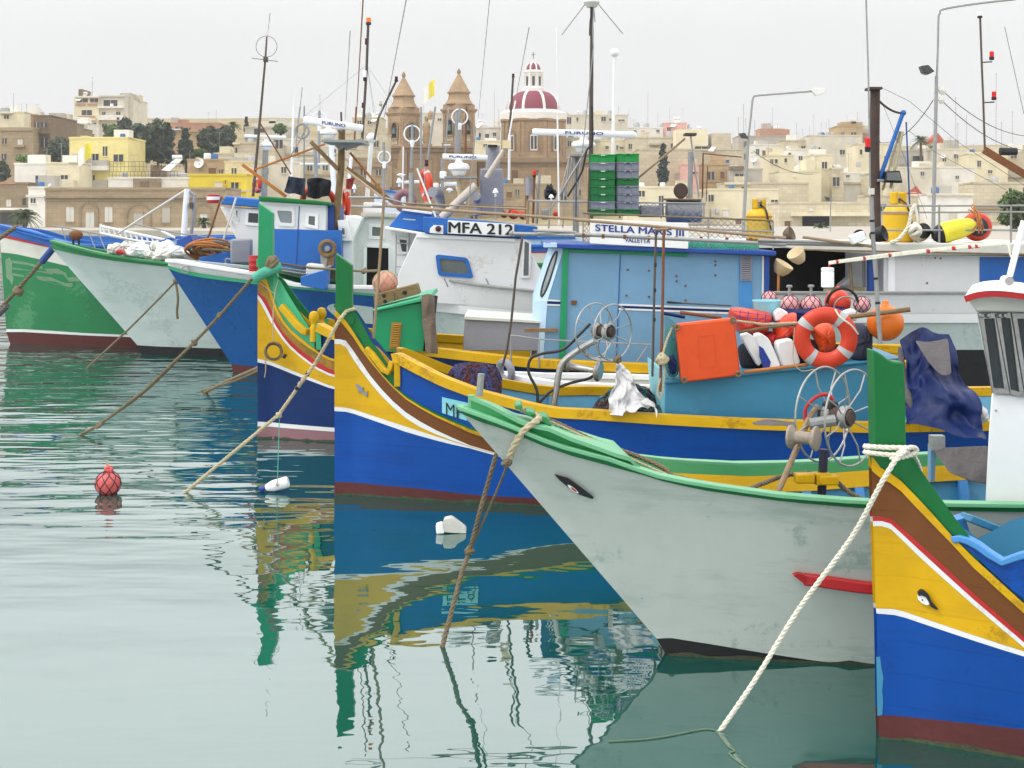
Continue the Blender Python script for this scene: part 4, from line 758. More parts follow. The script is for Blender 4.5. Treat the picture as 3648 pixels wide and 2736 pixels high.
MB().tube([P('L',1270,930,7.4),P('L',1200,1020,7.35),P('L',1160,1140,7.3),P('L',970,1580,7.2)],.016,8).build('hauler_strut','polewood',t)
MB().tube(smoothpath([P('L',1180,1040,7.35),P('L',1185,940,7.35),P('L',1260,860,7.35),P('L',1340,840,7.35),P('L',1385,880,7.35)],6),.01,8).build('red_hose','red',t)
MB().box(P('L',1365,950,7.38),(.07,.07,.09),.4).build('hydraulic_motor','black',t,bev=.015); MB().tube([P('L',1210,1060,7.3),P('L',1400,1030,7.3)],.03,10).build('motor_pipe','galv',t)
for pts in([(690,712),(742,704),(750,728),(732,750),(694,742)],[(772,752),(838,765),(850,785),(800,800),(776,780)],[(868,785),(935,800),(970,865),(930,862),(872,830)]):
    MB().prism([P('K',x,y,WH.Y0-.14) for x,y in pts],(0,.16,0)).build('fairlead','midgreen',t,bev=.006)

mk('duct',(196,186,172),.5,.12,4,.05,grime=.3)
# ---- MFA 212
h=Hull('G',640,1950,0,11,3.6,.9,1.25,1.5,d0=0,t=.03,stem=[('G',640,1950),('G',560,1700),('G',430,1300),('G',290,955)],Y=17.4,stern=.85); 
t=MFT=thing('trawler','white trawler with raked deckhouse and black number on its blue roof band','trawler',(h.X0,h.Y0,0)); MF=h
a1=h.line('G',[(520,1580),(900,1600),(1500,1620)]); a2=h.line('G',[(435,1300),(650,1298),(900,1325),(1540,1380)]); a3=h.line('G',[(405,1220),(650,1215),(900,1245),(1540,1300)]); a4=h.line('G',[(292,962),(500,980),(700,1005),(1000,1055),(1300,1090),(1580,1118)])
h.band([(a1[0][0]+.3,-.3),(h.L,-.3)],a1,'boot_top','black',t); h.band(a1,a2,'hull_planking','palehull',t,sub=5); h.band(a2,a3,'rubbing_strake','clean',t,sub=1,off=.04); h.band(a3,a4,'bulwark','white',t,sub=4); h.rail(a4,.08,.03,'gunwale','galv',t,off=-.02); h.inner(a4,[(x,z-.5) for x,z in a4],'bulwark_lining','white',t,.1,None,.05); h.deck(a4,'deck','greypaint',t,.1,h.L,dz=-.35); h.transom(zf(a4,h.L),'transom','palehull',t)
h.decal('G',[(832,1530),(850,1525),(888,1600),(872,1605)],'hull_number','black',t)
tb('G',[(470,980),(700,1000),(1000,1030),(1300,1048),(1580,1068)],17.0,.012,'pipe_rail','steel',t)
for x in(720,1100): tb('G',[(x,1000),(x+35,1075)],16.9,.014,'rail_stay','galv',t)
Y=16.9
MB().prism([P('G',x,y,Y) for x,y in((474,590),(1370,640),(1430,640),(1640,1000),(1640,1300),(300,1200),(300,968))],(0,1.2,0)).build('deckhouse','white',t,bev=.008)
slab('G',[(475,592),(1365,640),(1365,668),(470,628)],Y-.02,.021,'deckhouse_moulding','clean',t)
MB().prism([P('G',x,y,Y+.55) for x,y in((215,560),(500,585),(360,940),(285,962),(282,760))],(0,1.0,0)).build('wheelhouse_front','white',t)
window('G',[(292,622),(398,632),(392,778),(330,776)],Y+.54,t,'white','glass',.03,.02,.05); 
for x,y0,y1 in((285,600,960),(402,590,780)): tb('G',[(x,y0),(x-4,y1)],Y+.5,.012,'ladder_stile','galv',t)
for y in(678,786,893): tb('G',[(282,y),(395-(y>700)*20-(y>800)*30,y+5)],Y+.49,.011,'ladder_rung','steel',t)
window('G',[(640,780),(935,812),(990,998),(668,975)],Y-.004,t,'cabinblue','glassgrey',.05,.02,.14)
window('G',[(1440,640),(1512,660),(1505,995),(1418,998)],Y-.006,t,'white','glassgrey',.03,.02,.05)
MB().prism([P('G',x,y,Y+.25) for x,y in((345,372),(610,412),(640,580),(205,545))],(0,1.2,0)).build('roof_visor','cabinblue',t,bev=.01); slab('G',[(338,366),(605,402),(605,418),(340,382)],Y+.2,1.3,'visor_top','white',t); slab('G',[(180,528),(480,575),(590,590),(590,606),(470,594),(185,556)],Y+.1,1.5,'roof_lip','clean',t,bev=.01)
MB().prism([P('G',x,y,Y-.05) for x,y in((530,440),(1000,470),(1570,530),(1570,640),(1360,622),(590,592),(530,575))],(0,1.35,0)).build('roof_band','cabinblue',t,bev=.008)
sg=slab('G',[(755,470),(1358,508),(1358,618),(752,592)],Y-.09,.035,'number_board','signwhite',t,bev=.004); text('MFA 212','G',762,486,1345,580,Y-.094,'ink',sg,slope=26,bold=.035)
pn=slab('G',[(588,585),(592,545),(625,515),(712,518),(712,598)],Y-.08,.03,'light_panel','clean',t); MB().lathe(P('G',668,548,Y-.09),[(.034,0),(.036,.02),(.02,.03)],16,(0,-1,0)).build('nav_lamp','lampdark',t)
tb('G',[(345,460),(460,470)],Y+.15,.014,'grab_rail','steel',t)
# funnel, beige arm, exhausts, rails, radar
tb('U',[(492,215),(490,480)],Y+.8,.16,'funnel_pipe','greypaint',t,16); slab('U',[(440,205),(540,208),(545,232),(435,230)],Y+.62,.4,'funnel_cap','black',t); slab('U',[(352,475),(608,478),(615,1000),(345,1000)],Y+.6,.5,'funnel_casing','greypaint',t,bev=.02)
tb('U',[(650,215),(420,580)],Y+.4,.045,'exhaust_arm','duct',t,12,r2=.06); tb('G',[(1010,150),(700,450)],Y+.35,.1,'exhaust_duct','duct',t,12)
MB().box(P('U',645,205,Y+.4),(.1,.12,.1)).build('arm_head','cream',t)
for x in(310,): MB().tube(smoothpath([P('U',x,1000,Y+.3),P('U',x,850,Y+.3),P('U',x+10,800,Y+.2),P('U',x-10,790,Y-.0)],5),.05,12).build('ventilator_cowl','greypaint',t)
MB().tube(smoothpath([P('F',1960,420,Y+.6),P('F',1960,300,Y+.6),P('F',1940,225,Y+.5),P('F',1890,215,Y+.3)],5),.065,12).build('ventilator_cowl','greypaint',t)
radar('C',-55,1320,325,1332,46,Y+.5,(82,1428,185,110),t,(.15,.75)); slab('T',rect(1840,785,2212,805),Y+.3,.4,'radar_platform','galv',t); tb('B',[(1975,1495),(1990,1700)],Y+.5,.05,'radar_post','cream',t,10)
tb('U',[(520,800),(525,1050)],Y-.0,.02,'dome_post','galv',t); gpsmush('U',522,745,66,95,Y,t)
tb('U',[(300,0),(260,450),(205,1050)],Y-.02,.016,'whip_base','galv',t,7); whip('C',(345,-40),(245,1000),Y-.02,t)
for a,b_ in(((225,885),(890,905)),((240,905),(900,935))): tb('U',[a,b_],Y+.1,.014,'roof_rail','polewood',t)
tb('F',[(1750,0),(1920,440)],Y+.0,.02,'roof_stay','plastic',t); tb('F',[(1700,40),(1700,310)],Y+.7,.065,'roof_mast','galv',t,12)
lampunit('B',1705,1375,32,55,Y+.8,t,'lampdark'); tb('B',[(1705,1395),(1690,1480),(1690,1659)],Y+.8,.02,'lamp_post','galv',t)
# ---- deep blue trawler
t=DBT; Y=20.0
MB().prism([P('F',x,y,Y) for x,y in((320,545),(922,562),(1060,562),(1060,920),(320,905))],(0,1.7,0)).build('wheelhouse_lower','cabinblue',t,bev=.01)
MB().prism([P('F',x,y,Y+.002) for x,y in((330,290),(922,330),(922,565),(330,548))],(0,1.7,0)).build('wheelhouse_upper','white',t,bev=.01); slab('F',[(310,248),(800,290),(950,310),(960,340),(310,300)],Y-.1,1.9,'wheelhouse_roof','green',t,bev=.02); slab('F',[(318,285),(925,325),(925,350),(318,318)],Y-.04,.05,'roof_moulding','clean',t)
window('F',[(442,350),(640,360),(640,532),(490,520)],Y,t,'white','glasslight',.05,.02,.16); window('F',[(740,402),(855,412),(850,552),(732,530)],Y,t,'clean','glassgrey',.05,.02,.03); bar('F',(680,345),(650,900),Y-.003,.012,'wall_seam','trimblue',t,.01,0); slab('F',[(924,335),(990,340),(1000,560),(922,560)],Y+.2,1.2,'side_locker','trimblue',t)
slab('F',[(690,985),(920,920),(915,1110),(692,1062)],Y-.9,.5,'deck_box','cabinblue',t,bev=.01); slab('F',rrect([(745,860),(900,880),(905,985),(735,970)],.2),Y-.4,.25,'cool_box','offwhite',t,bev=.02)
for dy in(0,28,55): tb('F',[(480,868+dy),(750,905+dy)],Y-.7,.014,'stern_pipe','galv',t)
# wood mast, platform, radar
tb('T',[(690,250),(680,700),(640,1100),(585,1630),('x',0)][:4],Y+.3,.09,'wooden_mast','oldwood',t,12); tb('F',[(990,700),(980,1010)],Y+.3,.075,'wooden_mast','oldwood',t,12)
slab('T',[(460,368),(920,375),(920,402),(460,395)],Y-.3,1.0,'mast_platform','galv',t); bar('T',(340,395),(645,705),Y+.25,.06,'mast_strut','oldwood',t,.06); bar('T',(740,690),(1290,1090),Y+.2,.06,'mast_strut','oldwood',t,.06); bar('T',(640,410),(690,470),Y+.1,.1,'platform_knee','galv',t); bar('T',(930,385),(720,460),Y+.1,.1,'platform_knee','galv',t)
radar('B',668,1012,1170,1085,62,Y+.1,(880,1130,155,85),t,(.31,.7)); tb('T',[(640,270),(690,270)],Y+.2,.05,'drum_bracket','galv',t)
tb('B',[(1212,205),(1200,560),(1182,860),(1162,1175)],Y+.1,.035,'beacon_mast','darkpole',t,8); lampunit('B',1215,180,44,64,Y+.1,t,'lamporange','navyplastic'); lampunit('B',1196,350,24,55,Y+.0,t,'lampdark','lampdark'); lampunit('B',1168,888,22,45,Y+.0,t,'lampdark','lampdark'); lampunit('B',1185,640,30,90,Y,t,'plastic','black')
for a,b_ in(((1190,555),(670,985)),((1205,555),(1500,1000)),((1205,570),(1260,960)),((1208,570),(1272,960))): tb('B',[a,b_],Y+.1,.006,'stay_wire','galv',t,4)
tb('B',[(1445,690),(1300,990),(1265,1180)],Y+.4,.03,'aft_light_pole','darkpole',t,7,); lampunit('B',1450,668,30,46,Y+.4,t,'lampdark','black'); lampunit('B',1318,872,28,42,Y+.3,t,'cream','galv'); tb('B',[(1318,895),(1335,910),(1300,985)],Y+.3,.012,'lamp_arm','galv',t)
tb('B',[(1240,1170),(1205,1659)],Y+.9,.06,'white_pole','plastic',t,10); MB().ball(P('B',1240,1165,Y+.9),.08,10).build('pole_cap','plastic',t)
whip('B',(1172,-60),(1100,1200),Y+.5,t,.022,'rusty'); whip('B',(1540,-40),(1345,1000),Y+.6,t,.02); whip('B',(1060,258),(1018,1010),Y+.8,t,.016)
bar('B',(150,1390),(520,1659),Y+.5,.05,'derrick_boom','rustorange',t,.03); bar('B',(260,1430),(850,1215),Y+.6,.028,'derrick_boom','rustorange',t,.04); bar('B',(1060,1290),(1370,1659),Y+.5,.034,'derrick_boom','rustorange',t,.04); tb('B',[(300,1040),(560,1470)],Y+.5,.02,'boom_stay','rusty',t)
MB().torus(P('F',935,728,Y-.2),.1,.035,(0,1,.1),22,8).build('net_roller','oldwood',t); MB().tube([P('F',935,728,Y-.25),P('F',935,728,Y-.05)],.04,10).build('roller_hub','galv',t); bar('F',(900,740),(910,890),Y-.15,.1,'roller_bracket','galv',t,.05); bar('F',(975,740),(960,890),Y-.15,.1,'roller_bracket','oldwood',t,.05); tb('F',[(900,890),(930,905),(970,890)],Y-.2,.04,'roller_bracket','galv',t)
# after cabin with open door
Yc=20.6
MB().prism([P('F',x,y,Yc) for x,y in((1250,450),(1560,450),(1560,1110),(1168,1110),(1170,640))],(0,1.4,0)).build('after_cabin','white',t,bev=.01); MB().prism([P('F',x,y,Yc-.35) for x,y in((1100,425),(1255,450),(1168,640),(1168,1110),(1040,1100),(1042,670),(1115,640))],(0,1.3,0)).build('cabin_bow','clean',t,bev=.01)
MB().prism([P('F',x,y,Yc-.45) for x,y in((1025,470),(1115,466),(1155,660),(1050,660))],(0,.12,0)).build('window_visor','clean',t,bev=.008); window('F',[(1045,520),(1108,530),(1112,622),(1062,618)],Yc-.46,t,'white','glassgrey',.03,.02,.25)
window('F',[(1315,500),(1460,512),(1455,645),(1312,640)],Yc,t,'clean','glassgrey',.05,.02,.02)
slab('F',rect(1282,705,1495,1110),Yc-.012,.02,'doorway','blackhole',t); bar('F',(1280,700),(1500,712),Yc-.02,.05,'door_lintel','clean',t,.04); bar('F',(1280,700),(1275,1110),Yc-.02,.05,'door_jamb','clean',t,.04); slab('F',[(1490,710),(1560,730),(1560,1110),(1490,1110)],Yc-.03,.03,'open_door','white',t)
slab('F',[(1240,400),(1560,400),(1560,452),(1235,440)],Yc-.1,1.5,'cabin_roof','offwhite',t,bev=.02); slab('F',rrect([(1262,305),(1415,312),(1412,405),(1255,405)],.15),Yc+.3,.5,'life_raft_box','clean',t,bev=.03)
# ---- white trawler wheelhouse
t=WTT; Y=22.6
MB().prism([P('E',x,y,Y) for x,y in((1735,80),(2100,100),(2100,620),(1800,600),(1860,330))],(0,1.6,0)).build('wheelhouse','white',t,bev=.012); slab('E',[(1775,-5),(2100,30),(2100,96),(1735,62)],Y-.1,1.8,'wheelhouse_roof','cabinblue',t,bev=.02)
window('E',[(1845,98),(1885,102),(1880,195),(1862,170)],Y,t,'white','glass',.03,.02,.1); window('E',[(1938,105),(2060,112),(2060,235),(1930,225)],Y,t,'clean','glass',.05,.02,.08); window('E',[(1822,170),(1840,200),(1836,225),(1822,220)],Y,t,'white','glass',.015,.02,.1); 
tb('B',[(357,310),(345,490),(300,1000),(240,1659)],Y+.4,.024,'lattice_mast','darkpole',t,9,r2=.044); whip('B',(384,110),(362,310),Y+.4,t,.014); slab('B',rect(326,482,360,520),Y+.35,.1,'mast_block','darkpole',t); tb('B',[(228,490),(345,505),(450,518)],Y+.4,.016,'mast_crosstree','galv',t); MB().torus(P('B',354,392,Y+.4),ms('B',90,Y),.007,(0,1,0),30,5).build('loop_antenna','galv',t)
radar('B',172,1148,522,1160,26,Y+.5,(352,1232,110,72),t); tb('B',[(345,1270),(335,1659)],Y+.5,.09,'radar_post','galv',t,10)
tb('B',[(590,800),(560,1659)],Y+.9,.02,'antenna_pole','plastic',t,6,); tb('B',[(656,735),(600,1250)],Y+.8,.014,'whip_antenna','galv',t,5); tb('B',[(672,890),(665,1659)],Y+.9,.012,'whip_antenna','galv',t,5)
tb('B',[(700,1050),(640,1180),(560,1310)],Y+.7,.022,'davit','galv',t); MB().torus(P('B',655,1105,Y+.7),.12,.02,(.3,1,0),20,6).build('davit_block','galv',t)
tb('E',[(1745,0),(1650,300),(1590,400)],Y-.6,.03,'ladder_stile','rusty',t); tb('E',[(1860,10),(1745,390)],Y-.5,.03,'hand_pole','offwhite',t)
# bow pulpit rails
tb('E',[(415,232),(480,240),(800,300),(1100,360),(1500,430),(1600,450),(1690,540)],22.8,.022,'pulpit_rail','galv',t); tb('E',[(1050,215),(1400,290),(1700,330)],23.6,.02,'pulpit_rail','galv',t)
for (a,b_) in(((490,250),(520,350)),((700,285),(750,410)),((780,300),(830,420)),((1005,345),(1030,470)),((1300,400),(1325,500))): tb('E',[a,b_],22.7,.018,'rail_post','galv',t)
MB().box(P('E',1905,430,Y-1.0),(.32,.3,.38),.1).build('deck_winch','greypaint',t,bev=.03); tb('E',[(1890,460),(1880,530)],Y-1,.05,'winch_post','black',t); MB().tube([P('E',1875,420,Y-1),P('E',1875,470,Y-1)],.05,10).build('winch_motor','black',t)
tb('E',[(1780,490),(1780,560)],Y-1.1,.03,'bitt','galv',t); tb('E',[(1780,490),(2030,520)],Y-1.1,.024,'bitt_rail','galv',t)
slab('E',[(1565,480),(1830,425),(1830,540),(1565,520)],Y-.7,.6,'net_bin','cabinblue',t,bev=.015); slab('E',[(1390,345),(1390,410),(1540,400),(1500,300)],Y+.3,.5,'winch_house','trimblue',t,bev=.01)
# ---- green trawler rails
t=GTT
for a,b_ in(((100,245),(420,330)),((130,275),(400,345)),((180,290),(620,400))): tb('E',[a,b_],24.4,.05,'bow_rail','cabinblue',t,8)
# ---- big white trawler behind the sky blue cabin
Y=16.4; t=RTT=thing('trawler','large white trawler with dark open shelter and blue panel behind the sky blue cabin','trawler',P('I',1400,1500,Y+1)-Vector((0,0,P('I',1400,1500,Y+1).z)))
MB().prism([P('I',x,y,Y) for x,y in((930,425),(2300,440),(2300,1255),(930,1255))],(0,2.2,0)).build('deckhouse','white',t,bev=.01)
slab('I',rect(1640,448,2300,722),Y-.01,.012,'blue_panel','cabinblue',t); bar('I',(985,440),(985,1250),Y-.02,.08,'corner_trim','clean',t,.04); bar('I',(985,882),(1900,862),Y-.004,.012,'wall_seam','offwhite',t,.01,0)
for x,y in((1310,455),(1350,458),(1345,998),(1250,640)): MB().lathe(P('I',x,y,Y-.004),[(.012,0),(.009,.008)],8,(0,-1,0)).build('bolt','rusty',t)
slab('I',[(330,345),(2300,345),(2300,430),(1000,432),(330,395)],Y-.15,2.5,'shelter_roof','offwhite',t,bev=.015); slab('I',[(330,388),(2300,428),(2300,440),(330,398)],Y-.16,.05,'roof_edge','oldwood',t)
MB().prism([P('I',x,y,Y+1.9) for x,y in((-400,380),(980,380),(980,1000),(-400,1000))],(0,.1,0)).build('shelter_back','blackhole',t); slab('I',rect(820,440,860,820),Y+.05,.1,'shelter_post','trimblue',t); tb('I',[(156,470),(150,760)],Y+.3,.03,'shelter_post','rustorange',t); tb('I',[(680,490),(705,800)],Y+.2,.035,'shelter_post','polewood',t); tb('I',[(780,470),(785,670)],Y+.4,.04,'shelter_post','galv',t)  # back sheet painted black for the darkness inside the shelter
slab('I',[(530,690),(820,672),(820,800),(560,790)],Y+.9,.4,'cream_locker','cream',t,bev=.02)
R_=Hull('H',300,1700,0,12,3.5,.9,1.3,1.4,d0=0,t=.03,stem=[('H',300,1900),('H',100,1300),('H',50,1100)],Y=Y+1.15,stern=.9)
q1=R_.line('I',[(900,1600),(1450,1500),(1720,1495)]); zz=[R_.conv('I',1600,y)[1] for y in(1500,1395,1362,1250)]
fl_=lambda z:[(zf(R_.stem,z),z),(R_.L,z)]
R_.band(fl_(-.3),fl_(zz[0]),'hull_bottom','white',t); R_.band(fl_(zz[0]),fl_(zz[1]),'cream_band','cream',t,sub=2); R_.band(fl_(zz[1]),fl_(zz[2]),'black_line','black',t,sub=1,off=.01); R_.band(fl_(zz[2]),fl_(zz[3]),'bulwark','clean',t,sub=2); R_.deck(fl_(zz[3]),'deck','greypaint',t,.2,R_.L,dz=-.05); R_.transom(zz[3],'transom','white',t)
# roof rails, big radar, tall mast
for y in(70,118,250): tb('I',[(905,y),(1300,y-1),(2300,y-4)],Y+.0,.02,'roof_rail','galv',t)
for x in(1185,1340,1870): tb('I',[(x,60),(x,345)],Y,.022,'rail_post','galv',t)
radar('C',702,1112,1575,1138,54,Y+.6,(1135,1235,205,100),t,(.32,.685)); slab('C',rect(1030,1300,1240,1318),Y+.35,.5,'radar_platform','galv',t); tb('C',[(1075,1315),(1070,1659),(1070,2000)],Y+.6,.07,'radar_post','galv',t,12)
for a,b_ in(((1040,1310),(990,1659)),((1020,1310),(975,1659)),((1165,1250),(930,1659)),((1150,1310),(1080,1659))): tb('C',[a,b_],Y+.5,.02,'radar_stay','steel',t)
tb('C',[(1203,-60),(1205,300),(1200,800),(1198,1300),(1195,1900)],Y+.3,.035,'tall_mast','darkpole',t,10,r2=.055); MB().lathe(P('C',1203,20,Y+.3),[(.06,-.06),(.1,0),(.07,.06),(.07,.2)],12).build('mast_head','offwhite',t)
for a,b_ in(((1170,5),(950,295)),((1235,5),(1468,287)),((1218,30),(1232,188))): tb('C',[a,b_],Y+.3,.012,'ground_plane_rod','galv',t,5)
tb('C',[(1205,80),(1190,180),(1185,300)],Y+.26,.015,'mast_cable','black',t,6); tb('C',[(1220,60),(1212,260),(1218,400),(1140,1150),(1080,1600)],Y+.24,.012,'mast_cable','galv',t,6); tb('C',[(1205,900),(1210,1200),(1160,1270),(1120,1450),(1000,1659)],Y+.2,.022,'mast_cable','black',t,6,sm=4)
tb('C',[(1398,460),(1388,900),(1382,1300),(1380,1700)],Y+.9,.03,'white_antenna','plastic',t,8,r2=.04); MB().ball(P('C',1398,445,Y+.9),.055,12).build('antenna_ball','plastic',t)
whip('C',(905,230),(915,1000),Y-.2,t,.012,'plastic'); tb('C',[(915,1000),(925,1659),(927,1900)],Y-.2,.018,'antenna_pole','plastic',t)
whip('C',(675,230),(560,850),Y+1.0,t,.014); tb('C',[(560,850),(500,1180)],Y+1.0,.018,'whip_base','plastic',t); tb('C',[(540,655),(525,900),(505,1130)],Y+1.2,.026,'lamp_pole','darkpole',t); lampunit('C',541,638,24,34,Y+1.2,t,'lampdark','lampdark'); tb('C',[(510,1140),(505,1520)],Y+1.1,.03,'lower_pole','plastic',t)
lampunit('U',958,535,40,80,Y+.2,t); tb('U',[(958,575),(945,1090)],Y+.2,.025,'lamp_post','rusty',t); tb('U',[(905,575),(905,780)],Y+.3,.09,'ventilator','greypaint',t,12); tb('U',[(880,640),(865,1050)],Y+.3,.04,'roof_post','oldwood',t); tb('U',[(1020,520),(985,1100)],Y+.4,.03,'roof_post','galv',t)
tb('U',[(885,835),(1230,845),(1600,850)],Y+.15,.022,'roof_rail','galv',t); tb('U',[(888,835),(880,1100)],Y+.15,.03,'rail_post','polewood',t); gpsmush('U',1150,800,62,70,Y+.1,t); tb('U',[(1148,835),(1120,1150)],Y+.1,.02,'dome_post','galv',t)
slab('U',rrect([(1042,930),(1122,928),(1120,1055),(1036,1050)],.25),Y+.2,.2,'roof_drum','galv',t,bev=.02)
for a,b_ in(((1300,870),(1280,1140)),((1360,340),(1220,860)),((1580,200),(1130,960)),((960,600),(1000,760))): tb('U',[a,b_],Y+.35,.016,'roof_pipe','steel',t)
lampunit('D',2008,352,30,55,Y+1.2,t); lampunit('D',2022,605,30,55,Y+1.2,t); lampunit('D',1933,95,30,40,Y+1.2,t,'plastic','black'); tb('D',[(1935,110),(1945,400),(1955,640),(1965,960)],Y+1.2,.025,'light_mast','darkpole',t,8); tb('D',[(1948,394),(2010,390)],Y+1.2,.016,'lamp_arm','darkpole',t); tb('D',[(1958,648),(2025,645)],Y+1.2,.016,'lamp_arm','darkpole',t)
bar('D',(1958,945),(2230,1110),Y+1.2,.09,'derrick_boom','rusty',t,.05); tb('D',[(2090,168),(2212,720)],Y+1.3,.01,'whip_antenna','galv',t,5); MB().tube([P('D',2060,955,Y+1.2),P('D',2165,958,Y+1.2)],.05,10).build('fog_horn','black',t)
# ================================================================ quay, hillside and the village
mk('concrete',(168,162,150),.85,.15,.4,.1,grime=.4,gcol=(110,104,94),streak=False); mk('scrub',(146,132,96),.95,.3,.15,.2,grime=.6,gcol=(92,98,60),streak=False)
q=[(11.6,-30),(11.6,30),(10.5,45),(4,72),(-8,100),(-30,128),(-90,143),(-500,150),(-500,1000),(600,1000),(600,-30)]
struct(MB().prism([Vector((x,y,.9)) for x,y in q],(0,0,-2.5)).build('quay','concrete'))
def gz(x,y):
    s=max(0,min(1,(-x-10)/40)); base=max(0,y-196); return .93+min(26,base*(.09+.08*s))
rows=[]
for i in range(48):
    y=190+ (i/47)**1.4*520; rows.append([Vector((x*12,y,gz(x*12,y)+random.uniform(-.25,.25))) for x in range(-40,51)])
struct(MB().grid(rows).build('hillside','scrub',ang=80))
ST=dict(bump=.08)
for n_,c in dict(stone=(170,152,124),oldstone=(152,136,110),cream2=(222,213,184),paleb=(210,204,188),whitew=(226,224,216),greyb=(180,175,164),yelloww=(222,200,60),tan=(184,160,122),pinkw=(222,176,166),terra=(180,138,112),duskstone=(128,110,86),beige=(204,194,170),limestone=(210,201,176)).items():
    mk(n_,c,.85,.16,.35,.12,grime=.5,gcol=tuple(int(v*.68) for v in c),bscale=3,gs=.13,courses=(.55 if n_ in('stone','oldstone','limestone','beige','duskstone','tan') else 0))
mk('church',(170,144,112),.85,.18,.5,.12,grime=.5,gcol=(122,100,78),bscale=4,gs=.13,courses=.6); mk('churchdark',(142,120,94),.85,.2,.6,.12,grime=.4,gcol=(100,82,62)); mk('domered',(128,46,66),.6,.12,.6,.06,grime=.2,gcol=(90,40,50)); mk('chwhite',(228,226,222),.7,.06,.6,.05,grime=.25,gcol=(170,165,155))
mk('windark',(58,60,64),.35,.3,1.5,0); mk('shutter',(206,206,198),.7,.08,1,.04); mk('tank',(170,172,172),.6,.12,1.5,.04); mk('tankblue',(58,104,156),.6,.12,1.5,.04); mk('tankwhite',(220,222,222),.5,.08,1.5,.03); mk('aerial',(150,148,148),.6,.1,3,0,metal=.2); mk('doorwood',(120,88,58),.7,.2,2,.06); mk('iron',(40,42,46),.7,.2,3,.04); mk('bell',(70,92,84),.5,.2,2,.04,metal=.4); mk('redtile',(186,96,74),.8,.2,2,.1); mk('ac',(208,208,206),.6,.06,2,.02)
mk('creamyellow',(228,214,146),.85,.14,.35,.1,grime=.4,gcol=(170,156,104),gs=.13)
HR=random.Random(4); D_='windark'; S_='shutter'
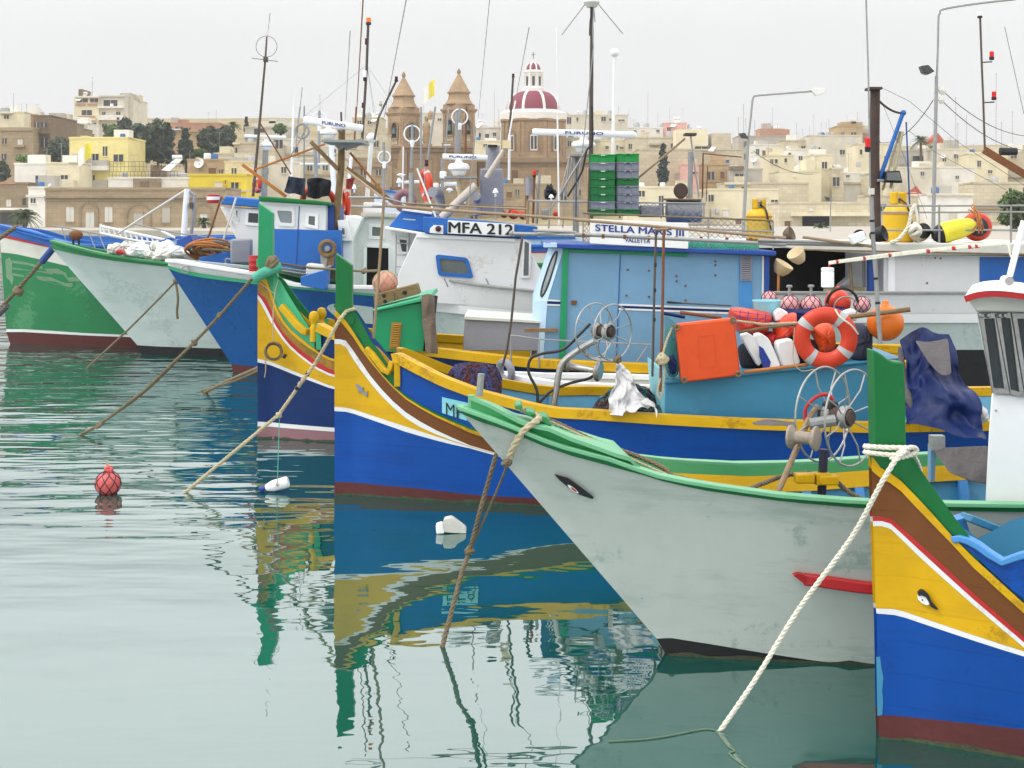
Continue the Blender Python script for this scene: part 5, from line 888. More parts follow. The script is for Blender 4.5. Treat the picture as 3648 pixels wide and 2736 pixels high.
def house(fr,x0,x1,y0,Y,dep,mat,label,wins=(),ex=(),y1=None,cat='house',group='houses on the hillside',side=0,par=.5):
    a=P(fr,x0,y0,Y); b=P(fr,x1,y0,Y); zb=gz((a.x+b.x)/2,Y)-.6
    if y1 is not None: zb=max(zb,P(fr,x0,y1,Y).z) if 0 else min(P(fr,x0,y1,Y).z,zb+50)
    t=thing('house',label,cat,((a.x+b.x)/2,Y+dep/2,zb),group)
    sh=Vector((side,0,0))
    w_=MB(); pts=[Vector((a.x,Y,zb)),Vector((b.x,Y,zb)),Vector((b.x,Y,a.z)),Vector((a.x,Y,a.z))]
    w_.prism(pts,(side,dep,0)).build('wall',mat,t)
    if par:
        p_=MB(); h_=.22; th=.18
        p_.span((a.x-.08,Y-.08,a.z-.02),(b.x+.08,Y+th,a.z+h_)); p_.span((a.x-.08,Y+th,a.z-.02),(a.x+th,Y+dep,a.z+h_)) if not side else 0
        if not side: p_.span((b.x-th,Y+th,a.z-.02),(b.x+.08,Y+dep,a.z+h_))
        p_.build('parapet',mat,t)
    wins=list(wins); W_=b.x-a.x; taken=[(P(fr,w[0],w[1],Y).x,P(fr,w[2],w[3],Y).x) for w in wins]+[(P(fr,e[1],0,Y).x,P(fr,e[3],0,Y).x) for e in ex if e[0]=='ledge' and abs(e[2]-y0)<90 and len(e)>6]
    s_=FR[fr][2]; ppm=F0/Y/s_
    if group and mat!='yelloww':
        for row in(0,1):
            xq=a.x+1.0+HR.random()
            while xq<b.x-1.2:
                if HR.random()<(.42 if row==0 else .3) and not any(p-.4<xq+.9 and xq-.1<q_+.4 for p,q_ in taken):
                    px=x0+(xq-a.x)*ppm; wy=y0+(1.1+row*2.9)*ppm; ww=HR.choice((.6,.8,1.0)); wh=HR.choice((.8,1.1,1.3)); wins.append((px,wy,px+ww*ppm,wy+wh*ppm,HR.choice((D_,D_,D_,'greyb','doorwood','tankwhite'))))
                xq+=HR.uniform(1.7,3.4)
        for _ in range(HR.choice((0,1,1,2))):
            rw=HR.uniform(1.2,2.6); rx=HR.uniform(a.x,max(a.x+.1,b.x-rw)); rh=HR.uniform(.7,2.0); ry=HR.uniform(1.5,max(1.6,dep-3)); MB().span((rx,Y+ry,a.z-.2),(rx+rw,Y+ry+2.2,a.z+rh)).build('roof_room',HR.choice((mat,'whitew','greyb','limestone')),t)
        for _ in range(HR.choice((0,1,2))):
            rx=HR.uniform(a.x+.5,b.x-.4); ry=HR.uniform(.8,dep-1); r=HR.uniform(.35,.55); MB().lathe((rx,Y+ry,a.z),[(r,0),(r,r*1.7),(r*.8,r*2),(0,r*2.05)],10).build('water_tank',HR.choice(('tank','tankwhite','tank','tankblue')),t)
        if HR.random()<.5:
            rx=HR.uniform(a.x+.4,b.x-.4); hh=HR.uniform(1.8,3.6); o=MB().tube([(rx,Y+2,a.z-.1),(rx,Y+2,a.z+hh)],.035,4).build('tv_aerial','aerial',t); MB().tube([(rx-.6,Y+2,a.z+hh-.1),(rx+.6,Y+2.1,a.z+hh)],.025,3).build('aerial_boom','aerial',o)
    for w in wins:
        k=w[4] if len(w)>4 else 'windark'; u=P(fr,w[0],w[1],Y); v=P(fr,w[2],w[3],Y)
        o=MB().span((u.x,Y-.05,u.z),(v.x,Y+.05,v.z)).build('door' if k=='doorwood' else 'window',k,t)
        m=MB(); e=.09
        m.span((u.x-e,Y-.14,v.z-.14),(v.x+e,Y+.04,v.z)); m.build('sill',mat,o); MB().span((u.x-e,Y-.12,u.z),(v.x+e,Y+.04,u.z+.12)).build('lintel',mat,o)
        if k in('windark','glass') and v.x-u.x>.5: MB().span(((u.x+v.x)/2-.04,Y-.08,v.z),((u.x+v.x)/2+.04,Y+.03,u.z)).build('mullion','shutter',o)
        if k=='shutter': MB().span(((u.x+v.x)/2-.02,Y-.07,v.z+.05),((u.x+v.x)/2+.02,Y+.03,u.z-.05)).build('shutter_gap','greyb',o)
    for e in ex:
        k=e[0]
        if k in('tank','tankblue','tankwhite'):
            c=P(fr,e[1],e[4],Y+dep*.4); r=ms(fr,e[3]-e[1],Y)/2; h_=ms(fr,e[4]-e[2],Y); c.x+=r
            MB().lathe(c,[(r*.92,-.1),(r,h_*.1),(r,h_*.8),(r*.8,h_*.97),(0,h_)],14).build('water_tank',k,t)
        elif k=='box': 
            u=P(fr,e[1],e[2],Y+.3); v=P(fr,e[3],e[4],Y+.3); MB().span((u.x,Y+.3,v.z-.2),(v.x,Y+.3+dep*.5,u.z)).build('roof_room',e[5] if len(e)>5 else mat,t)
        elif k=='ledge':
            u=P(fr,e[1],e[2],Y); v=P(fr,e[3],e[4],Y); MB().span((u.x,Y-(e[6] if len(e)>6 else .25),v.z),(v.x,Y+.02,u.z)).build(e[7] if len(e)>7 else 'ledge',e[5] if len(e)>5 else mat,t)
        elif k=='aerial':
            u=P(fr,e[1],e[2],Y+dep*.3); v=P(fr,e[1]+random.uniform(-3,3),e[3],Y+dep*.3); m=MB().tube([v,u],.045,4)
            L_=ms(fr,e[4],Y) if len(e)>4 else 1.0
            o=m.build('tv_aerial','aerial',t)
            if L_>0:
                cr=MB(); z_=u.z-.15; an=random.uniform(-.3,.3); cr.tube([(u.x-L_,u.y-an,z_-.05),(u.x+L_,u.y+an,z_+.08)],.03,4); cr.build('aerial_boom','aerial',o)
                for i in range(5): x_=lerp(-L_,L_,i/4); MB().tube([(u.x+x_,u.y-.35,z_-.2),(u.x+x_,u.y+.35,z_+.2)],.02,3).build('aerial_rod','aerial',o)
        elif k=='solar':
            c=P(fr,e[1],e[2],Y+1); s_=e[3]; o=MB().tube([c+Vector((-.6*s_,0,0)),c+Vector((.6*s_,0,0))],.28*s_,12).build('heater_tank','tankwhite',t); MB().prism([c+Vector((-.2,-.1,-.2)),c+Vector((.7*s_,-.1,-.25)),c+Vector((-.6*s_,-1.6,-1.8*s_)),c+Vector((-1.6*s_,-1.6,-1.7*s_))],(0,.1,-.05)).build('solar_panel','tankwhite',o)
        elif k=='dish':
            c=P(fr,e[1],e[2],Y-.2); r=ms(fr,e[3],Y); MB().lathe(c,[(0,.18*r),(r*.5,.1*r),(r*.85,-.05*r),(r,-.2*r),(r*.97,-.24*r),(r*.5,.04*r),(0,.12*r)],18,(.3,.9,-.3)).build('satellite_dish','tankwhite',t); MB().tube([c,c+Vector((0,.1,-1.2*r-.3))],.06,6).build('dish_post','aerial',t)
        elif k=='rail':
            u=P(fr,e[1],e[2],Y+.2); v=P(fr,e[3],e[4],Y+.2); n_=int((v.x-u.x)/.45)
            for i in range(n_+1):
                x_=lerp(u.x,v.x,i/n_); MB().tube([(x_,Y+.2,v.z),(x_,Y+.2,u.z)],.025,4).build('railing_bar','iron',t)
            for z_ in(u.z,lerp(u.z,v.z,.5)): MB().tube([(u.x,Y+.2,z_),(v.x,Y+.2,z_)],.03,4).build('railing_rail','iron',t)
        elif k=='gable':
            u=P(fr,e[1],e[2],Y-.1); v=P(fr,e[3],e[4],Y-.1); MB().prism([Vector((u.x,Y-.1,v.z)),Vector((v.x,Y-.1,v.z)),Vector((lerp(u.x,v.x,.6),Y-.1,u.z))],(0,3,0)).build('tiled_roof','redtile',t)
    return t
# --- left
house('A',0,280,612,226,10,'stone','old golden stone house with a balcony at the left edge',[(20,695,55,740,D_),(150,700,192,748,'shutter'),(15,825,52,876,D_),(140,830,175,862,D_)],[('ledge',118,752,215,768,'stone',.7),('ledge',-5,612,282,630,'stone',.2)])
house('A',281,425,508,229,14,'duskstone','dark stone wing with stacked balconies left of the pergola house',[(290,560,330,600,D_),(345,560,400,600,D_),(290,700,330,780,D_),(345,690,405,770,D_)],[('ledge',278,640,425,655,'duskstone',.8),('ledge',278,820,425,840,'duskstone',.8)])
house('A',0,200,478,262,9,'cream2','cream flat roofed house with two round tanks, top left',[(35,495,75,530,D_)],[('tank',2,430,82,478),('tank',95,430,140,478),('aerial',115,310,478,0),('ledge',0,480,105,490,'greyb',.8)])
house('A',201,306,500,266,8,'terra','low red house beside the dark stone wing',[(225,528,240,545,D_)],[('aerial',225,400,500,.4)])
t=house('A',426,580,562,250,9,'oldstone','brown pergola house with ball finials on its parapet',[(455,632,480,700,D_),(500,632,525,700,D_),(545,632,570,700,D_)],[('ledge',424,586,582,602,'oldstone',.5)])
for x in(445,476,510): MB().ball(P('A',x,548,250),.45,10).build('ball_finial','oldstone',t)
house('A',582,736,572,268,8,'whitew','small white house with sloping roof below the tower block',[(655,595,685,615,D_)],[('dish',632,522,14)])
house('A',600,700,620,262,6,'oldstone','low brown house between pergola house and tower block')
# tower block
t=house('A',626,834,345,300,13,'cream2','cream half of the tower block on the ridge',[(690,455,775,500,D_),(648,355,742,392,D_),(762,355,828,392,D_),(770,565,812,600,D_)],[('ledge',640,400,722,416,'terra',.3),('ledge',740,400,822,416,'terra',.3),('ledge',660,505,732,525,'terra',.3),('ledge',742,505,802,525,'terra',.3),('ledge',740,602,806,626,'terra',.3),('ledge',655,528,812,545,'cream2',.9),('ledge',640,345,850,356,'greyb',.3),('box',662,278,694,345,'duskstone'),('aerial',780,175,340,.5),('solar',712,312,1.0)],y1=700)
t=house('A',835,1050,337,300.5,13,'paleb','grey half of the tower block with open loggias',[(875,370,990,430,D_),(862,470,890,526,D_),(980,470,1016,512,D_),(862,570,905,602,D_)],[('ledge',835,425,1050,440,'whitew',1.0,'balcony_slab'),('ledge',842,500,1042,512,'whitew',1.2,'balcony_slab'),('ledge',842,512,1042,542,'whitew',1.2,'balcony_front'),('ledge',920,500,950,530,'whitew',1.25),('ledge',845,335,1078,347,'greyb',.3),('ledge',935,402,960,430,'whitew',.5),('ledge',1000,520,1020,545,'whitew',1.2)],y1=700)
house('A',1051,1124,362,304,12,'paleb','pale stair tower at the right of the tower block',[(1075,420,1090,450,'greyb')],[('box',1012,310,1100,366,'greyb')],y1=600)
house('A',1390,1850,570,275,9,'terra','long terracotta house on the ridge behind dark trees',[(1480,596,1545,622,D_),(1572,604,1610,620,D_),(1640,682,1692,742,D_),(1760,592,1790,615,S_)],[('ledge',1392,622,1852,640,'tan',.4),('ledge',1392,640,1852,790,'tan',.12),('aerial',1826,450,565,0),('ledge',1440,615,1530,625,'tankwhite',.9)])
house('A',586,1080,695,190,9,'creamyellow','tall cream house with a balcony behind the flag',[(776,825,832,880,D_),(960,830,1040,890,D_),(745,1005,800,1046,D_)],[('ledge',694,928,926,966,'whitew',1.2,'balcony_slab'),('ledge',704,880,922,928,'greyb',1.15,'balcony_front'),('ledge',720,1048,915,1116,'greyb',.8),('tankwhite',1000,890,1078,950),('box',680,672,732,697)])
house('A',395,670,908,184,8,'cream2','cream house with a walled yard left of the flag',[(515,1005,572,1040,D_),(338,1008,380,1070,D_)],[('ledge',540,1045,636,1116,'cream2',.9),('ledge',585,895,670,908,'greyb',.2)])
house('A',122,393,914,188,9,'whitew','white flat roofed house above the shed at left',[(300,1008,385,1072,D_)],[('ledge',240,1070,400,1110,'paleb',.8)])
house('A',0,238,1078,178,8,'oldstone','low brown stone shed near the left edge',[(55,1210,95,1270,'shutter'),(190,1200,218,1260,D_)],[('ledge',-5,1060,136,1080,'terra',.2),('ledge',0,1280,330,1300,'whitew',.9),('ledge',0,1320,300,1420,'windark',.05)])
house('A',239,400,1115,174,7,'whitew','white walled yard left of the arcaded stone building',[(260,1200,300,1240,D_)],[('dish',420,1088,16),('ledge',222,1170,402,1190,'whitew',.2)])
house('A',916,1592,1036,176,8,'whitew','white roof terrace with black railings above the arcaded building',[],[('ledge',1126,1032,1362,1126,'oldstone',.2,'stone_panel'),('ledge',1190,1058,1255,1112,'duskstone',.3,'stone_panel'),('rail',920,975,1500,1034),('rail',925,890,1240,975),('rail',1300,905,1580,950),('box',1270,920,1345,1036,'duskstone'),('solar',1496,852,1.0),('tank',1500,985,1590,1040)])
house('A',1580,1990,880,196,8,'tan','tan house with a big satellite dish',[(1850,960,1880,990,D_)],[('dish',1683,905,46),('tank',1852,945,1942,1002),('aerial',1605,790,880,.0)])
house('A',1596,2078,1008,173,8,'yelloww','bright yellow house with pale door',[(1952,1066,2012,1130,'windark'),(1810,1060,1880,1126,'cream2'),(1900,1050,1908,1080,'doorwood')],[('ledge',1590,1130,2200,1145,'limestone',.2)])
house('A',1806,1974,828,209,7,'cream2','little cream house above the yellow house',[(1900,840,1965,890,'tankwhite')])
house('B',78,430,1212,206,9,'beige','beige house with one narrow window above the yellow house',[(92,1245,106,1310,D_),(430,1180,490,1255,D_)],[('ledge',70,1208,130,1220,'cream2',.4),('tank',0,1300,58,1380),('tank',405,1308,462,1355)],y1=1500)
house('B',170,560,1080,232,8,'greyb','grey house with shaded veranda left of the church',[(250,1085,340,1140,D_),(230,1030,280,1070,'paleb')],[('box',235,1022,560,1085,'paleb'),('box',375,1005,430,1030,'paleb'),('ledge',170,1140,520,1160,'whitew',.6)])
house('B',430,1000,1180,215,9,'paleb','pale house behind the masts left of the church',[(560,1240,620,1300,D_),(700,1230,760,1280,'tankwhite'),(870,1260,940,1320,D_)],[('aerial',805,800,1010,.5),('ledge',430,1290,1000,1310,'beige',.2)])
house('B',1080,1330,1000,262,8,'limestone','honey coloured house with two windows beside the left bell tower',[(1122,1018,1155,1048,D_),(1208,1018,1238,1048,D_)],[('tank',1185,950,1240,1002),('tankblue',1250,962,1290,1000),('solar',1300,960,.9),('aerial',1222,905,960,.4)])
house('B',880,1370,1130,228,8,'beige','beige house with many small openings left of the church front',[(960,1200,1000,1250,D_),(1180,1190,1215,1230,D_),(1260,1190,1300,1240,D_)],[('ledge',880,1330,1370,1350,'stone',.2)])
house('B',1640,1860,960,290,8,'paleb','pale houses glimpsed between the two bell towers',[(1690,985,1710,1010,D_),(1800,1000,1830,1020,D_)],[('box',1720,940,1760,965),('aerial',1680,860,960,.5)],y1=1300)
# arcaded building on the far quay
Y=160; t=house('A',382,1905,1124,Y,9,'stone','long arcaded stone building on the far quay',[(560,1272,626,1396,S_),(886,1272,950,1400,S_),(1370,1276,1436,1402,'greyb'),(725,1316,796,1480,'shutter'),(1130,1320,1206,1490,'greyb'),(1690,1330,1750,1480,'shutter')],[('ledge',378,1185,1908,1200,'oldstone',.35,'cornice'),('ledge',378,1208,1908,1222,'oldstone',.2,'cornice'),('ledge',378,1124,1908,1136,'oldstone',.1)],cat='building',group=None)
for x0,x1,yt in((684,816,1244),(1076,1262,1256),(1648,1782,1256)):
    a=P('A',x0,1490,Y-.06); b=P('A',x1,1490,Y-.06); r=(b.x-a.x)/2; zt=P('A',x0,yt,Y).z-r; c=(a.x+b.x)/2
    o=[];i=[]
    for k in range(17): an=math.pi*k/16; o.append(Vector((c-(r+.22)*math.cos(an),Y-.1,zt+(r+.22)*math.sin(an)))); i.append(Vector((c-r*math.cos(an),Y-.1,zt+r*math.sin(an))))
    o=[Vector((c-r-.22,Y-.1,a.z))]+o+[Vector((c+r+.22,Y-.1,a.z))]; i=[Vector((c-r,Y-.1,a.z))]+i+[Vector((c+r,Y-.1,a.z))]
    MB().grid([[p+Vector((0,.12,0)) for p in o],o,i,[p+Vector((0,.12,0)) for p in i]]).build('blind_arch','oldstone',t)
# --- church
CY=250; ct=thing('church','honey stone parish church with twin bell towers and a red ribbed dome','church',(P('B',1600,1640,CY).x,CY+8,gz(P('B',1600,1640,CY).x,CY)-1))
zb_=gz(P('B',1600,1640,CY).x,CY)-1
def belltower(cx,dy):
    p=lambda y:P('B',cx,y+dy,CY).z; c=P('B',cx,1000,CY); k=lambda n:ms('B',n,CY)
    def lat(prof,name,mat='church',n=4,par=ct): return MB().lathe((c.x,CY,0),[(k(r),z) for r,z in prof],n,(0,0,1),-math.pi/2).build(name,mat,par,ang=20)
    tw=lat([(140,zb_),(140,p(1250)),(146,p(1245)),(146,p(1235)),(136,p(1230)),(136,p(985)),(142,p(980)),(150,p(968)),(158,p(962)),(158,p(948)),(134,p(946)),(134,p(912)),(124,p(908))],'bell_tower')
    lat([(122,p(910)),(112,p(895)),(96,p(870)),(88,p(845)),(86,p(822)),(98,p(818)),(100,p(806)),(90,p(800)),(8,p(648))],'spire','church',8,tw)
    lat([(10,p(660)),(14,p(645)),(18,p(635)),(12,p(620)),(3,p(605))],'finial','churchdark',8,tw)
    for sgn in(-1,1):
        nrm=Vector((sgn*.7071,-.7071,0)); tg=Vector((.7071*1,.7071*sgn*1,0)) if sgn==1 else Vector((.7071,-.7071,0)); fc=Vector((c.x,CY,0))+nrm*k(136)*.7071
        def FP(u,z,o): return fc+tg*k(u)+Vector((0,0,z))+nrm*o
        w_=34; zt=p(1075); pts=[(-w_,p(1165))]+[(-w_*math.cos(math.pi*q/10),None,q) for q in range(11)]+[(w_,p(1165))]
        def out(e): return [FP(-w_-e,p(1165),0)]+[FP(-(w_+e)*math.cos(math.pi*q/10),zt+k(w_+e)*math.sin(math.pi*q/10),0) for q in range(11)]+[FP(w_+e,p(1165),0)]
        MB().prism([v+nrm*.05 for v in out(0)],-nrm*.4).build('belfry_opening','blackhole',tw)
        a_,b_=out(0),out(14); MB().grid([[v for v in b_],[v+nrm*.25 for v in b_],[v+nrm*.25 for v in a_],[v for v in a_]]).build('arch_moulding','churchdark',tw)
        MB().lathe(FP(0,p(1135),.18),[(k(26),0),(k(22),k(12)),(k(16),k(30)),(k(12),k(48)),(0,k(54))],12).build('bell','bell',tw)
        for u in range(5): MB().lathe(FP(-28+14*u,p(1225),.1),[(k(4),0),(k(5.5),k(14)),(k(3),k(28)),(k(4),k(42))],6).build('baluster','limestone',tw)
        MB().prism([FP(-40,p(1183),.3),FP(40,p(1183),.3),FP(40,p(1172),.3),FP(-40,p(1172),.3)],-nrm*.3).build('balustrade_rail','church',tw)
        for e in(-1,1): MB().prism([FP(e*70-9,p(1230),.14),FP(e*70+9,p(1230),.14),FP(e*70+9,p(990),.14),FP(e*70-9,p(990),.14)],-nrm*.2).build('pilaster','church',tw)
    return tw
belltower(1512,0); belltower(1978,-28)
fx0,fx1=P('B',1370,0,CY).x,P('B',2130,0,CY).x
MB().span((fx0,CY-2,zb_),(fx1,CY+14,P('B',0,1285,CY).z)).build('facade','church',ct)
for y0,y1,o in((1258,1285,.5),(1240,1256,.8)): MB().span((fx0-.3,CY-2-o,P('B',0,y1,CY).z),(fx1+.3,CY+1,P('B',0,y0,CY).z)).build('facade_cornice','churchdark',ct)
ci=[P('B',1450+28*math.cos(a*.4),1385+40*math.sin(a*.4),CY-2.02) for a in range(16)]; MB().prism(ci,(0,.1,0)).build('oculus','churchdark',ct)
for x in(1385,1530,1545,1790): MB().span(P('B',x,1290,CY-2.2),P('B',x+22,1700,CY-1.9)).build('pilaster','churchdark',ct)
for x0,x1 in((1410,1480),(1585,1760)): 
    for a,b in(((x0,1340),(x1,1348)),((x0,1340),(x0+8,1600)),((x1-8,1340),(x1,1600))): MB().span(P('B',*a,CY-2.1),P('B',*b,CY-1.95)).build('panel_moulding','churchdark',ct)
sp=P('B',1705,1240,CY-1); MB().lathe(sp,[(1.0,0),(1.0,.5),(.55,.6),(.75,1.2),(.6,2.6),(.75,3.6),(.5,4.3),(.22,4.5),(.36,4.8),(.3,5.2),(0,5.35)],12).build('roof_statue','church',ct)
MB().lathe(P('B',1740,985,CY+8),[(.5,-.5),(.55,.3),(.4,.8),(.2,1.1),(0,1.2)],10).build('small_cupola','church',ct)
# nave body and dome
bx=lambda x:P('C',x,0,CY+4).x; cz=lambda y:P('C',0,y,CY+4).z; dk=lambda n:ms('C',n,CY+4); dc=Vector((P('C',711,0,CY+10).x,CY+10,0)); kz=lambda y:P('C',0,y,CY+10).z; kk=lambda n:ms('C',n,CY+10)
MB().span((bx(250),CY+2,zb_),(bx(1195),CY+20,cz(1375))).build('nave_wall','church',ct)
for y0,y1,o in((1340,1376,.6),(1400,1410,.15)): MB().span((bx(245),CY+2-o,cz(y1)),(bx(1200),CY+6,cz(y0))).build('nave_cornice','churchdark',ct)
for x in(640,690,780,1010,1130): MB().span((bx(x),CY+1.85,zb_),(bx(x+26),CY+2.1,cz(1412))).build('pilaster','church',ct)
for x in(530,705,985): MB().span((bx(x),CY+1.9,cz(1640)),(bx(x+52),CY+2.1,cz(1440))).build('nave_door','doorwood',ct)
def dl(prof,name,mat,n=8,par=ct,ph=math.pi/8): return MB().lathe(dc,[(kk(r),kz(y)) for r,y in prof],n,(0,0,1),ph).build(name,mat,par,ang=25)
dr=dl([(290,1400),(290,1335),(282,1330),(282,1040),(296,1034),(300,1018),(292,1012)],'drum','church')
dl([(284,1020),(284,962),(276,955),(262,950),(262,936),(236,933)],'drum_attic','chwhite',16)
dm=dl([(228,936),(226,905),(212,860),(188,820),(152,790),(110,776)],'dome','domered',32)
for k_ in range(8):
    a=math.pi/8+k_*math.pi/4; MB().sweep([dc+Vector((math.cos(a)*kk(r+2),math.sin(a)*kk(r+2),kz(y))) for r,y in((229,936),(227,905),(213,860),(189,820),(153,790),(112,776))],kk(22),kk(7),(math.cos(a),math.sin(a),.3)).build('dome_rib','chwhite',dm)
ln=dl([(112,782),(104,778),(104,748),(88,744),(82,736),(78,640),(84,636),(84,622),(92,616),(92,606),(76,602),(74,594)],'lantern','chwhite',8)
for k_ in range(8):
    a=k_*math.pi/4; nr_=Vector((math.cos(a),math.sin(a),0)); tg=Vector((-nr_.y,nr_.x,0)); f_=dc+nr_*kk(78)*.93
    MB().prism([f_+tg*kk(u)+Vector((0,0,kz(y)))+nr_*.1 for u,y in((-11,728),(11,728),(11,650),(-11,650))],-nr_*.3).build('lantern_window','windark',ln)
    a=math.pi/8+k_*math.pi/4; e=Vector((math.cos(a),math.sin(a),0)); MB().sweep([dc+e*kk(84)+Vector((0,0,kz(744))),dc+e*kk(82)+Vector((0,0,kz(612)))],kk(12),kk(12),(e.x,e.y,.01)).build('lantern_column','chwhite',ln)
cd=dl([(66,596),(65,580),(58,558),(42,540),(18,530)],'cupola','domered',24,ln)
for k_ in range(8):
    a=math.pi/8+k_*math.pi/4; MB().sweep([dc+Vector((math.cos(a)*kk(r+1),math.sin(a)*kk(r+1),kz(y))) for r,y in((67,596),(66,580),(59,558),(43,540),(20,530))],kk(12),kk(5),(math.cos(a),math.sin(a),.3)).build('cupola_rib','chwhite',cd)
dl([(18,532),(20,524),(8,516),(10,506),(4,500),(3,496)],'finial','chwhite',12,ln); cr_=dc+Vector((0,0,0)); MB().span(cr_+Vector((-.1,-.1,kz(500))),cr_+Vector((.1,.1,kz(440)))).build('cross','aerial',ln); MB().span(cr_+Vector((-kk(18),-.08,kz(464))),cr_+Vector((kk(18),.08,kz(457)))).build('cross_arm','aerial',ln)
for k_ in range(8):
    a=k_*math.pi/4-math.pi/2; nr_=Vector((math.cos(a),math.sin(a),0)); tg=Vector((-nr_.y,nr_.x,0)); f_=dc+nr_*(kk(282)*math.cos(math.pi/8))
    if nr_.y>.3: continue
    def AP(u,y,o): return f_+tg*kk(u)+Vector((0,0,kz(y)))+nr_*o
    arc=[AP(-52,1285,.02)]+[AP(-52*math.cos(math.pi*q/10),1155-52*math.sin(math.pi*q/10),.02) for q in range(11)]+[AP(52,1285,.02)]; ar2=[AP(-38,1285,.02)]+[AP(-38*math.cos(math.pi*q/10),1155-38*math.sin(math.pi*q/10),.02) for q in range(11)]+[AP(38,1285,.02)]
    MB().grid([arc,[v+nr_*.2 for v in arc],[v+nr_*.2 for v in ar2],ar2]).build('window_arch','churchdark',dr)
    o=MB().prism([AP(-30,1282,.04),AP(30,1282,.04),AP(30,1152,.04),AP(-30,1152,.04)],nr_*.1).build('drum_window','chwhite',dr)
    for e in(-1,1): MB().prism([AP(e*14-10,1270,.16),AP(e*14+10,1270,.16),AP(e*14+10,1162,.16),AP(e*14-10,1162,.16)],nr_*.02).build('pane','windark',o)
    for e in(-1,1): MB().prism([AP(e*92-11,1330,.0),AP(e*92+11,1330,.0),AP(e*92+11,1042,.0),AP(e*92-11,1042,.0)],nr_*.18).build('pilaster','church',dr)
# --- right of the church
house('C',962,1510,975,285,11,'paleb','tall pale block right behind the dome',[(995,990,1030,1046,D_),(1285,985,1322,1022,D_),(1352,1000,1388,1020,D_),(1075,992,1090,1020,D_),(1430,1010,1480,1022,D_)],[('box',1240,932,1312,976,'cream2'),('tank',1126,930,1160,975),('tank',1338,930,1376,972),('dish',1092,935,14),('aerial',1430,890,975,.6),('aerial',1518,915,985,.3),('tank',968,950,1010,976)])
house('C',210,430,1080,262,8,'whitew','white terrace house between right bell tower and dome',[(250,1125,268,1160,D_),(305,1130,335,1165,D_),(370,1120,395,1150,D_)],[('box',250,1060,330,1085),('aerial',382,770,1080,.6),('aerial',418,920,1080,.0),('solar',268,1022,.8)],y1=1300)
house('C',212,430,1195,236,7,'cream2','low cream house under the white terrace house',[(290,1215,320,1240,D_)],y1=1350)
house('C',985,1215,1170,262,8,'limestone','limestone house half hidden by the large radar',[(1002,1190,1030,1235,D_),(1060,1200,1090,1230,D_)],[('tank',1230,1172,1275,1200)])
house('C',1216,1500,1188,266,8,'cream2','cream house with small windows under the large radar',[(1320,1232,1345,1260,D_),(1412,1228,1426,1262,'tankblue'),(1440,1240,1470,1258,D_)],[('rail',1240,1165,1400,1190)])
house('C',1520,1808,1082,300,8,'whitew','white row house below the pink house',[(1560,1100,1580,1125,D_),(1620,1102,1650,1120,'pinkw'),(1750,1095,1775,1120,D_)],[('tank',1640,1040,1690,1082),('tank',1780,1045,1805,1082),('aerial',1678,765,1080,0),('aerial',1762,945,1080,.8),('tank',1560,1032,1610,1082)])
house('C',1812,2005,1042,303,8,'pinkw','pink flat roofed house on the ridge',[(1840,1075,1870,1105,D_)],[('solar',1922,1000,1.1),('aerial',1862,905,1045,.9),('tank',2010,1045,2030,1085)])
house('C',1925,2161,1100,292,8,'cream2','cream house right of the pink house',[(2060,1130,2130,1152,D_)],[('solar',2110,1078,.8)],y1=1250)
house('C',1505,1990,1165,260,9,'limestone','long limestone house behind the cypress',[(1515,1215,1542,1260,D_),(1872,1212,1910,1260,D_)],[('tank',1835,1108,1885,1160),('ledge',1690,1210,1800,1225,'greyb',1.0)])
house('C',1600,2010,1265,232,10,'beige','large blank beige wall behind the cypress',[(1655,1580,1820,1600,'tankwhite')])
house('D',0,435,948,238,9,'beige','wide beige house with dark veranda right of the green crates',[(135,925,215,946,D_),(325,1010,350,1030,'tankblue')],[('box',240,840,362,948,'beige'),('solar',260,900,.9),('tank',345,905,372,936),('box',15,820,212,950,'cream2'),('aerial',440,655,860,.5),('aerial',410,740,860,.5),('aerial',455,745,860,.0),('aerial',512,760,860,.6),('tank',280,855,305,880)])
house('D',66,160,1040,226,6,'pinkw','rosy pink wall beside the ochre wall',[(120,1085,150,1100,D_)])
house('D',161,352,1042,226.5,8,'tan','ochre windowless wall beside the rosy pink wall',[],[('ledge',20,1140,350,1150,'tan',.1)])
house('D',353,560,1072,224,7,'greyb','grey roof terrace with blue tanks',[(388,1098,440,1145,D_)],[('tankblue',470,1108,508,1168),('tankblue',485,1105,556,1168),('ledge',350,1050,440,1070,'duskstone',.8)])
house('D',410,735,862,318,9,'greyb','grey house under the brown brick penthouse',[(600,915,640,940,D_)],[('box',545,816,732,864,'terra'),('tank',565,868,600,895),('aerial',625,680,815,.8),('aerial',655,780,815,.3)])
house('D',545,702,818,322,6,'terra','brown brick penthouse on the ridge',[(632,834,662,862,D_)],y1=900)
house('D',694,852,890,300,8,'limestone','yellowish house below the brown brick penthouse',[(720,920,745,945,D_)],[('tank',718,925,748,950),('aerial',775,775,890,.4),('aerial',815,815,890,.9),('aerial',858,790,890,.0)])
house('D',500,664,916,283,8,'whitew','white house with lean-to roof left of the cream steps',[(520,940,540,975,D_)],[('dish',505,1005,22),('aerial',570,810,916,0)])
house('D',590,760,985,258,7,'cream2','cream cottage with twin dark windows',[(610,1006,628,1032,D_),(640,1006,656,1032,D_),(700,1000,715,1025,D_)],[('box',615,960,650,990)])
house('D',720,842,945,262,7,'whitew','white house with a grey tank on the roof',[(790,985,812,1012,D_),(725,965,740,990,D_)],[('tank',742,1005,775,1042),('tank',868,918,900,945),('solar',815,1040,.8)])
